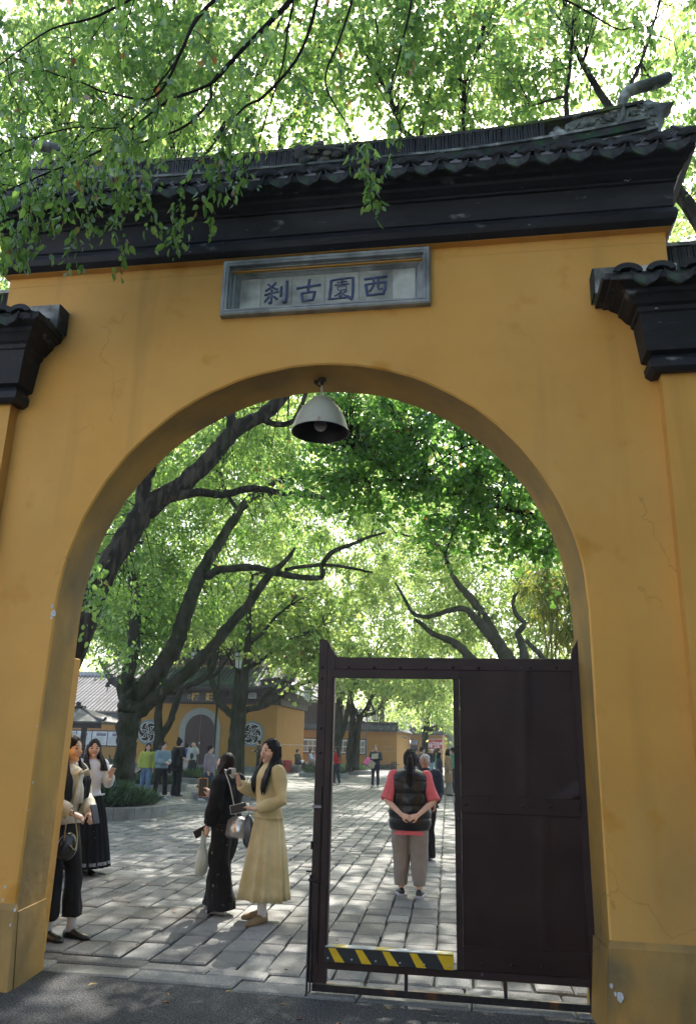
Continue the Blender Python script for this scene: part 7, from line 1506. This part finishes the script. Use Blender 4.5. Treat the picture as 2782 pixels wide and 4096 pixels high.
b = MB(); b.lathe([(.088, .02), (.094, .05), (.09, .10), (.06, .125), (.001, .13)], (0, .004, 0), 14); b.loft([[(-.06, -.08, .03), (.06, -.08, .03), (.06, -.08, .04), (-.06, -.08, .04)], [(-.05, -.15, .015), (.05, -.15, .015), (.05, -.15, .022), (-.05, -.15, .022)]]); b.xf(Matrix.Scale(P14['k'], 4) @ P14['HM']); b.build('cap', C_NAVY, P14['o'], smooth=True, local=True)
sb = G(1174, 3091)
P15 = person('man in dark green sitting on the square stone bench', (1192, 3092), None, 72, 'short', topm=C_GREEN, hem=.86, bulk=.035, botm=C_BLK2, sit=(.42, 1.66), arms=(((-.21, -.08, 1.06), (-.05, -.26, 1.02)), ((.21, -.08, 1.06), (.05, -.26, 1.0))), vox=.02, shoes=SH_GRY, male=True, y=44.3)
P15['o'].location = (sb.x + .05, sb.y + .55, 0)
sb2 = G(1232, 3080)
P16 = person('woman in light blue sitting on the bench beside the gate stile', (1236, 3080), None, 80, 'long', topm=C_LBLUE, hem=.84, bulk=.032, botm=C_TROUL, sit=(.42, 1.62), arms=(((-.2, -.08, 1.06), (-.05, -.28, 1.05)), ((.2, -.08, 1.06), (.05, -.26, 1.02))), tilt=.35, vox=.02, y=46, hlen=1.3)
P16['o'].location = (sb2.x + .02, sb2.y + .35, 0)
P17 = person('woman in pink sitting behind the one in light blue', (1246, 3080), None, 60, 'long', topm=cloth('pale_pink', (.55, .30, .34)), hem=.84, bulk=.032, botm=C_NAVY, sit=(.42, 1.62), vox=.02, y=47, hlen=1.3)
P17['o'].location = (sb2.x + .32, sb2.y + 1.0, 0)
P18 = person('woman in red sweater with long black hair at the left edge of the wicket', (1345, 3139), (1337, 2987), -112, 'long', topm=C_RED, hem=.90, bulk=.022, botm=C_NAVY, bhem=.06, arms=(((-.2, -.04, 1.08), (-.1, -.24, 1.04)), ((.2, -.04, 1.08), (.1, -.24, 1.04))), legs=((-.08, .10, 0), (.08, -.12, 0)), vox=.018, hlen=1.16, face=False, shoes=SH_WHT)
P19 = person('person in cream coat and burgundy trousers behind the one in red', (1333, 3136), (1345, 2990), -95, 'bob', topm=C_BEIGE, hem=.75, bulk=.030, botm=C_MAROON, bhem=.05, flare=.03, vox=.02, face=False)
P20 = person('man studying a folded map with a pink jacket over his arm', (1500, 3147), (1503, 2981), 2, 'short', topm=C_NAVY, hem=.86, bulk=.030, botm=C_NAVY, bhem=.05, arms=(((-.22, -.02, 1.08), (-.10, -.24, 1.10)), ((.22, -.02, 1.08), (.06, -.25, 1.12))), tilt=.45, vox=.016, shoes=SH_GRY, male=True, legs=((-.11, 0, -10), (.11, 0, 20)))
P21 = person('woman with black bobbed hair in profile behind the old man', (1657, 3160), (1656, 2998), 75, 'bob', topm=C_BLACK, hem=.80, bulk=.03, botm=C_BLK2, vox=.02)
P22 = person('tall man in navy jacket with black backpack facing right', (1687, 3170), (1686, 2988), 100, 'short', topm=C_NAVY, hem=.80, bulk=.040, botm=C_NAVY, vox=.02, male=True)
P23 = person('person in white cap, navy jacket and pale jeans under the toilet sign', (1726, 3104), (1723, 2996), -6, 'cap', topm=C_NAVY, hem=.80, bulk=.045, botm=C_JEANL, bhem=.05, flare=.03, vox=.02, shoes=SH_WHT)
b = MB(); b.lathe([(.088, .02), (.094, .05), (.09, .10), (.06, .125), (.001, .13)], (0, .004, 0), 14); b.loft([[(-.06, -.08, .03), (.06, -.08, .03), (.06, -.08, .04), (-.06, -.08, .04)], [(-.05, -.15, .015), (.05, -.15, .015), (.05, -.15, .022), (-.05, -.15, .022)]]); b.xf(Matrix.Scale(P23['k'], 4) @ P23['HM']); b.build('cap', C_WHITE, P23['o'], smooth=True, local=True)
P24 = person('woman with chestnut ponytail in sea green behind the navy coat', (1752, 3166), (1757, 2992), 88, 'pony', HAIRR, topm=C_TEAL, hem=.80, bulk=.03, botm=C_BLK2, vox=.02)
P25 = person('woman with shoulder length black hair in navy coat and dark jeans', (1757, 3179), (1757, 3011), 86, 'bob', topm=C_NAVY, hem=.66, bulk=.034, botm=C_JEAND, bhem=.06, flare=.02, vox=.018, legs=((-.09, .08, 0), (.09, -.12, 0)))
P26 = person('woman in a long tan coat and khaki trousers', (1793, 3183), (1789, 2996), 84, 'bob', topm=C_TAN, hem=.45, bulk=.040, flare=.12, botm=C_KHAKI, bhem=.05, vox=.018)
P27 = person('man with glasses facing the woman in the tan coat', (1812, 3172), (1808, 2991), -86, 'short', skin=SKIN_O, topm=C_TEAL, hem=.84, bulk=.03, botm=C_NAVY, vox=.02, male=True)
# ------------------------------------------------------------------ carried things
def held(name, label, cat, P, loc, build, rot=(0, 0, 0)):
    q_ = at_local(P, loc); t = thing(name, label, cat, tuple(q_)); t.rotation_euler = (rot[0], rot[1], P['o'].rotation_euler[2] + rot[2]); build(t); return t
def phone(case, scr=None, w=.038, h=.078):
    def f(t):
        b = MB(); b.cbox(-w, w, -.005, .005, -h, h, .003); b.build('case', case, t, local=True); b = MB(); b.cbox(-w + .004, w - .004, -.0065, -.0051, -h + .005, h - .005, .0005); b.build('screen', scr or SH_BLK, t, local=True)
    return f
ORANGE = mat('orange_case', (.65, .25, .02), .5)
held('phone', 'phone in a bright orange case raised by the woman in black', 'phone', P_B, (-.04, -.41, 1.235), phone(ORANGE, w=.045, h=.09), (0, 0, math.radians(112 + 8)))
held('phone', 'lilac phone hanging in the black clad woman\'s lower hand', 'phone', P_B, (.19, -.19, .80), phone(mat('lilac_case', (.42, .33, .50), .4)), (math.radians(10), math.radians(62), math.radians(120)))
def plastic(t):
    b = MB(); b.lathe([(.012, .0), (.02, -.10), (.055, -.16), (.075, -.23), (.078, -.30), (.06, -.36), (.02, -.385), (.001, -.387)], (0, 0, 0), 16)
    b.v = [(x * (1 + .08 * math.sin(z * 60 + y * 50)), y * .7, z) for x, y, z in b.v]; b.tube([(-.02, 0, .02), (-.035, 0, -.08), (-.045, 0, -.17)], .008, 6); b.tube([(.02, 0, .02), (.035, 0, -.08), (.045, 0, -.17)], .008, 6)
    b.build('bag', mat('milky_plastic', (.62, .66, .62), .3, .1, 9, bump=.006, bscale=25, alpha=.72), t, smooth=True, local=True)
    b = MB(); b.ball((0, 0, -.31), .055, 12, 8, sc=(1, .7, 1)); b.build('contents', mat('pale_bun', (.55, .50, .28), .7), t, smooth=True, local=True)
held('plastic_bag', 'thin white plastic bag hanging from the black clad woman\'s hand', 'bag', P_B, (.19, -.15, .79), plastic)
def bag_silver(t):
    b = MB(); b.loft([[(-.085, -.035, -.13), (.085, -.035, -.13), (.085, .035, -.13), (-.085, .035, -.13)], [(-.10, -.05, -.10), (.10, -.05, -.10), (.10, .05, -.10), (-.10, .05, -.10)], [(-.085, -.04, .03), (.085, -.04, .03), (.085, .04, .03), (-.085, .04, .03)], [(-.05, -.02, .06), (.05, -.02, .06), (.05, .02, .06), (-.05, .02, .06)]])
    b.build('bag', mat('silver_leather', (.55, .56, .58), .28, .1, 5, metal=.7, bump=.006, bscale=20), t, smooth=True, local=True)
    b = MB(); b.tube(smooth_line([(-.02, 0, .06), (-.05, -.02, .2), (-.10, -.03, .36), (-.14, -.05, .46), (-.10, -.12, .49), (0.0, -.16, .42)], 3), .006, 6); b.build('strap', SH_WHT, t, smooth=True, local=True)
held('handbag', 'silver handbag on a thin white strap against the black clad woman\'s side', 'bag', P_B, (.08, .21, .90), bag_silver, (0, 0, math.radians(100)))
def compact(t):
    b = MB(); b.cbox(-.055, .055, -.016, .016, -.033, .033, .006); b.build('camera_body', mat('silver_camera', (.42, .43, .44), .35, .05, 9, metal=.3), t, local=True)
    b = MB(); b.tube([(0, -.016, 0), (0, -.038, 0)], .026, 14); b.tube([(0, -.038, 0), (0, -.05, 0)], .021, 14); b.build('lens', BLKTAPE, t, smooth=True, local=True)
    b = MB(); b.tube([(.05, .01, -.02), (.055, .02, -.08), (.05, .015, -.14), (.052, .02, -.17)], .004, 5); b.build('wrist_strap', BLKTAPE, t, local=True)
held('camera', 'small silver camera with black lens held up by the woman in yellow', 'camera', P_Y, (-.15, -.34, 1.31), compact)
held('phone', 'white framed phone held flat at the waist of the woman in yellow', 'phone', P_Y, (.015, -.32, .99), phone(SH_WHT, w=.04, h=.08), (math.radians(8), math.radians(76), math.radians(62)))
def slouch(t):
    b = MB(); b.ball((0, 0, 0), .12, 14, 10, sc=(.7, .4, 1.25)); b.build('bag', mat('pewter_leather', (.10, .12, .16), .3, .2, 6, metal=.5, bump=.006, bscale=16), t, smooth=True, local=True); b = MB(); b.tube([(0, 0, .12), (.02, 0, .3), (.03, .0, .5)], .006, 5); b.build('strap', SH_GRY, t, local=True)
held('handbag', 'dark pewter bag hanging between the two women', 'bag', P_Y, (-.23, -.10, .76), slouch)
b = MB()
for j in range(7): b.ball(tuple((P_Y['HM'] @ Vector((.055 - .008 * j, .075 + .004 * j, .05 - .016 * j))) * P_Y['k']), .011, 7, 5)
b.build('hair_ornament', SH_WHT, P_Y['o'], local=True); b = MB(); b.ball(tuple((P_Y['HM'] @ Vector((.078, .0, -.035))) * P_Y['k']), .008, 8, 6); b.build('earring', SH_WHT, P_Y['o'], local=True)
held('phone', 'dark phone in the joined hands of the woman in the ivory blouse', 'phone', P_L1, (-.03, -.36, .99), phone(mat('slate_case', (.05, .06, .08), .3)), (math.radians(-20), 0, 0))
def chainbag(t):
    b = MB(); b.ball((0, 0, -.10), .115, 16, 10, sc=(1, .42, .95)); b.v = [(x * (1 + .06 * math.sin(z * 30)), y, z) for x, y, z in b.v]; b.build('bag', mat('black_glossy_bag', (.012, .012, .014), .25, .2, 6, bump=.004, bscale=18), t, smooth=True, local=True)
    b = MB(); b.tube(smooth_line([(-.08, -.03, -.05), (-.09, -.04, .10), (-.04, -.02, .20), (.02, -.02, .14), (.05, -.05, -.04), (.02, -.06, -.12), (-.04, -.06, -.08)], 4), .0045, 6); b.build('chain', mat('gilt_chain', (.45, .36, .2), .3, metal=.9), t, smooth=True, local=True)
held('handbag', 'round black handbag with a gilt chain hanging at the left pier', 'bag', P_L1, (-.16, -.22, .84), chainbag)
# bow and frill of the ivory blouse
k = P_L1['k']; b = MB()
for sx in (-1, 1): b.tube([(0, -.135 * k, 1.30 * k), (sx * .045 * k, -.160 * k, 1.325 * k), (sx * .085 * k, -.150 * k, 1.29 * k)], [(.010, .012), (.034 * k, .014), (.030 * k, .008)], 8); b.tube([(0, -.14 * k, 1.29 * k), (sx * .02 * k, -.155 * k, 1.18 * k), (sx * .035 * k, -.150 * k, 1.06 * k)], [(.012, .008), (.030 * k, .008), (.036 * k, .006)], 8)
b.build('bow', C_IVORY, P_L1['o'], smooth=True, local=True)
# silvery band near the hem of the pleated skirt
k = P_L2['k']; b = MB(); n = 72
for z0, z1, s_ in ((.13, .17, 1.0), (.62, .66, .80)):
    L = []
    for z in (z0, z1): r1 = (.36 * (1 - (z - .10) * .40) + .004) * s_ ** .2; r2 = r1 * .90; L.append([(r1 * math.cos(2 * PI * j / n) * (1 + .035 * math.cos(12 * 2 * PI * j / n)) * k, r2 * math.sin(2 * PI * j / n) * (1 + .035 * math.cos(12 * 2 * PI * j / n)) * k, z * k) for j in range(n)])
    if s_ == 1.0: b.loft(L, caps=False)
b.build('hem_band', cloth('silver_brocade', (.14, .15, .18), .5, .6, 60), P_L2['o'], smooth=True, local=True)
k = P9['k']; b = MB(); b.loft([[(-.15, .13, .80), (.15, .13, .80), (.13, .24, .80), (-.13, .24, .80)], [(-.17, .11, .95), (.17, .11, .95), (.15, .28, .95), (-.15, .28, .95)], [(-.16, .10, 1.2), (.16, .10, 1.2), (.13, .25, 1.2), (-.13, .25, 1.2)], [(-.10, .10, 1.33), (.10, .10, 1.33), (.08, .17, 1.33), (-.08, .17, 1.33)]])
def wear(name, label, P, mb, m):
    t = thing(name, label, 'bag', tuple(P['o'].location), P['o'].rotation_euler[2]); mb.xf(Matrix.Scale(P['k'], 4)); mb.build('pack', m, t, smooth=True, local=True); return t
wear('backpack', 'large soft black backpack worn by the person in black near the door', P9, b, C_BLACK)
b = MB(); b.ball((0, .22, 1.12), .13, 12, 8, sc=(1.1, .7, 1.35)); wear('backpack', 'black backpack on the tall man in navy', P22, b, C_BLACK)
b = MB(); b.ball((.08, -.012, .13), .03, 8, 6, sc=(1.5, .6, 1)); b.xf(Matrix.Scale(P9['k'], 4) @ T(0, 0, 1.5)); b.build('hair_clip', SH_WHT, P9['o'], local=True)
def simple(nm, mb, m):
    def f(t): mb.build(nm, m, t, smooth=False, local=True)
    return f
b = MB(); b.loft([[(-.10, -.03, -.30), (.10, -.03, -.30), (.10, .03, -.30), (-.10, .03, -.30)], [(-.12, -.02, 0), (.12, -.02, 0), (.12, .02, 0), (-.12, .02, 0)]]); b.tube([(-.07, 0, 0), (-.03, 0, .12), (.03, 0, .12), (.07, 0, 0)], .008, 5)
held('tote_bag', 'bright green shopping bag held in front of the person in black', 'bag', P9, (.20, -.20, .93), simple('bag', b, mat('bag_green', (.06, .42, .16), .5)))
b = MB(); b.ball((0, 0, 0), .10, 10, 8, sc=(1.2, .6, .9)); held('shoulder_bag', 'cream shoulder bag on the hip of the person in royal blue', 'bag', P10, (-.12, .14, .88), simple('bag', b, C_BEIGE))
b = MB(); b.ball((0, 0, 0), .07, 10, 8, sc=(1, .6, 1.5)); held('pouch', 'small dark pouch hanging at the hip of the woman in the hoodie', 'bag', P8, (.10, -.26, .84), simple('pouch', b, C_BLACK))
held('phone', 'pale phone in the hand of the woman in lime green', 'phone', P7, (-.20, -.13, .78), phone(SH_WHT), (0, math.radians(50), 0))
b = MB(); b.cbox(-.09, .09, -.008, .008, -.05, .05, .004); held('phone', 'cream cased phone held up by the woman photographing beside the tree', 'phone', P13, (0, -.40, 1.50), simple('case', b, C_BEIGE))
b = MB(); b.loft([[(-.13, -.02, -.10), (.14, -.03, -.07), (.14, -.025, -.065), (-.13, -.015, -.095)], [(-.11, -.16, .10), (.16, -.16, .13), (.16, -.155, .135), (-.11, -.155, .105)]]); held('folded_map', 'pale folded map held open by the man with the pink jacket', 'map', P20, (-.02, -.27, 1.17), simple('sheet', b, mat('map_paper', (.50, .52, .44), .7)))
b = MB(); b.ball((0, 0, 0), .16, 16, 10, sc=(1.1, .6, .85)); b.ball((-.10, -.02, -.08), .11, 12, 8, sc=(1.2, .6, .6)); b.v = [(x * (1 + .10 * math.sin(z * 40 + x * 20)), y, z + .012 * math.sin(x * 60)) for x, y, z in b.v]
held('pink_hat', 'bright pink sun hat hanging from the arm of the man with the map', 'hat', P20, (-.26, -.10, .99), simple('cloth', b, cloth('bright_pink', (.75, .16, .42))))
b = MB(); b.ball((0, 0, 0), .11, 12, 8, sc=(1.3, .5, 1.4)); b.v = [(x + .03 * math.sin(z * 30), y, z) for x, y, z in b.v]; held('jacket', 'cream jacket draped over the map reader\'s forearm below the pink hat', 'jacket', P20, (-.14, -.20, .86), simple('cloth', b, C_BEIGE))
b = MB(); b.lathe([(.035, 0), (.035, .16), (.02, .18), (.02, .20), (.001, .201)], (0, 0, 0), 12); t = thing('water_bottle', 'dark blue bottle standing on the stone bench beside the seated man', 'bottle', (sb.x - .22, sb.y + .28, .425)); b.build('bottle', mat('bottle_blue', (.02, .025, .16), .3), t, smooth=True, local=True)
b = MB(); b.ball((0, 0, 0), .10, 10, 8, sc=(1, .7, .8)); held('cloth_bundle', 'white bundle held on the lap of the seated man', 'bundle', P15, (0, -.24, 1.02 + P15['dz']), simple('cloth', b, C_WHITE))
b = MB(); b.lathe([(.04, 0), (.04, .15), (.018, .19), (.018, .215), (.001, .216)], (0, 0, 0), 12); q_ = G(546, 3131, .22); t = thing('water_bottle', 'pale plastic bottle standing on the rim of the middle planter', 'bottle', (q_.x, q_.y, .22)); b.build('bottle', mat('pale_bottle', (.45, .60, .55), .2), t, smooth=True, local=True)
for o in list(bpy.data.objects):
    if '_k' in o.keys(): del o['_k']
# ------------------------------------------------------------------ the faint pale air under the trees
hm = bpy.data.materials.new('pale_air'); hm.use_nodes = True; n_ = hm.node_tree.nodes
for x in list(n_): n_.remove(x)
ou = n_.new('ShaderNodeOutputMaterial'); pv = n_.new('ShaderNodeVolumePrincipled'); pv.inputs['Color'].default_value = (.92, .96, 1.0, 1); pv.inputs['Density'].default_value = .0010; pv.inputs['Anisotropy'].default_value = .3
hm.node_tree.links.new(pv.outputs[0], ou.inputs['Volume'])
b = MB(); b.box(-160, 160, -70, 270, -1.6, 32); hz = b.build('haze', hm); stuff(hz); hz['label'] = 'faint pale haze in the air of the courtyard'
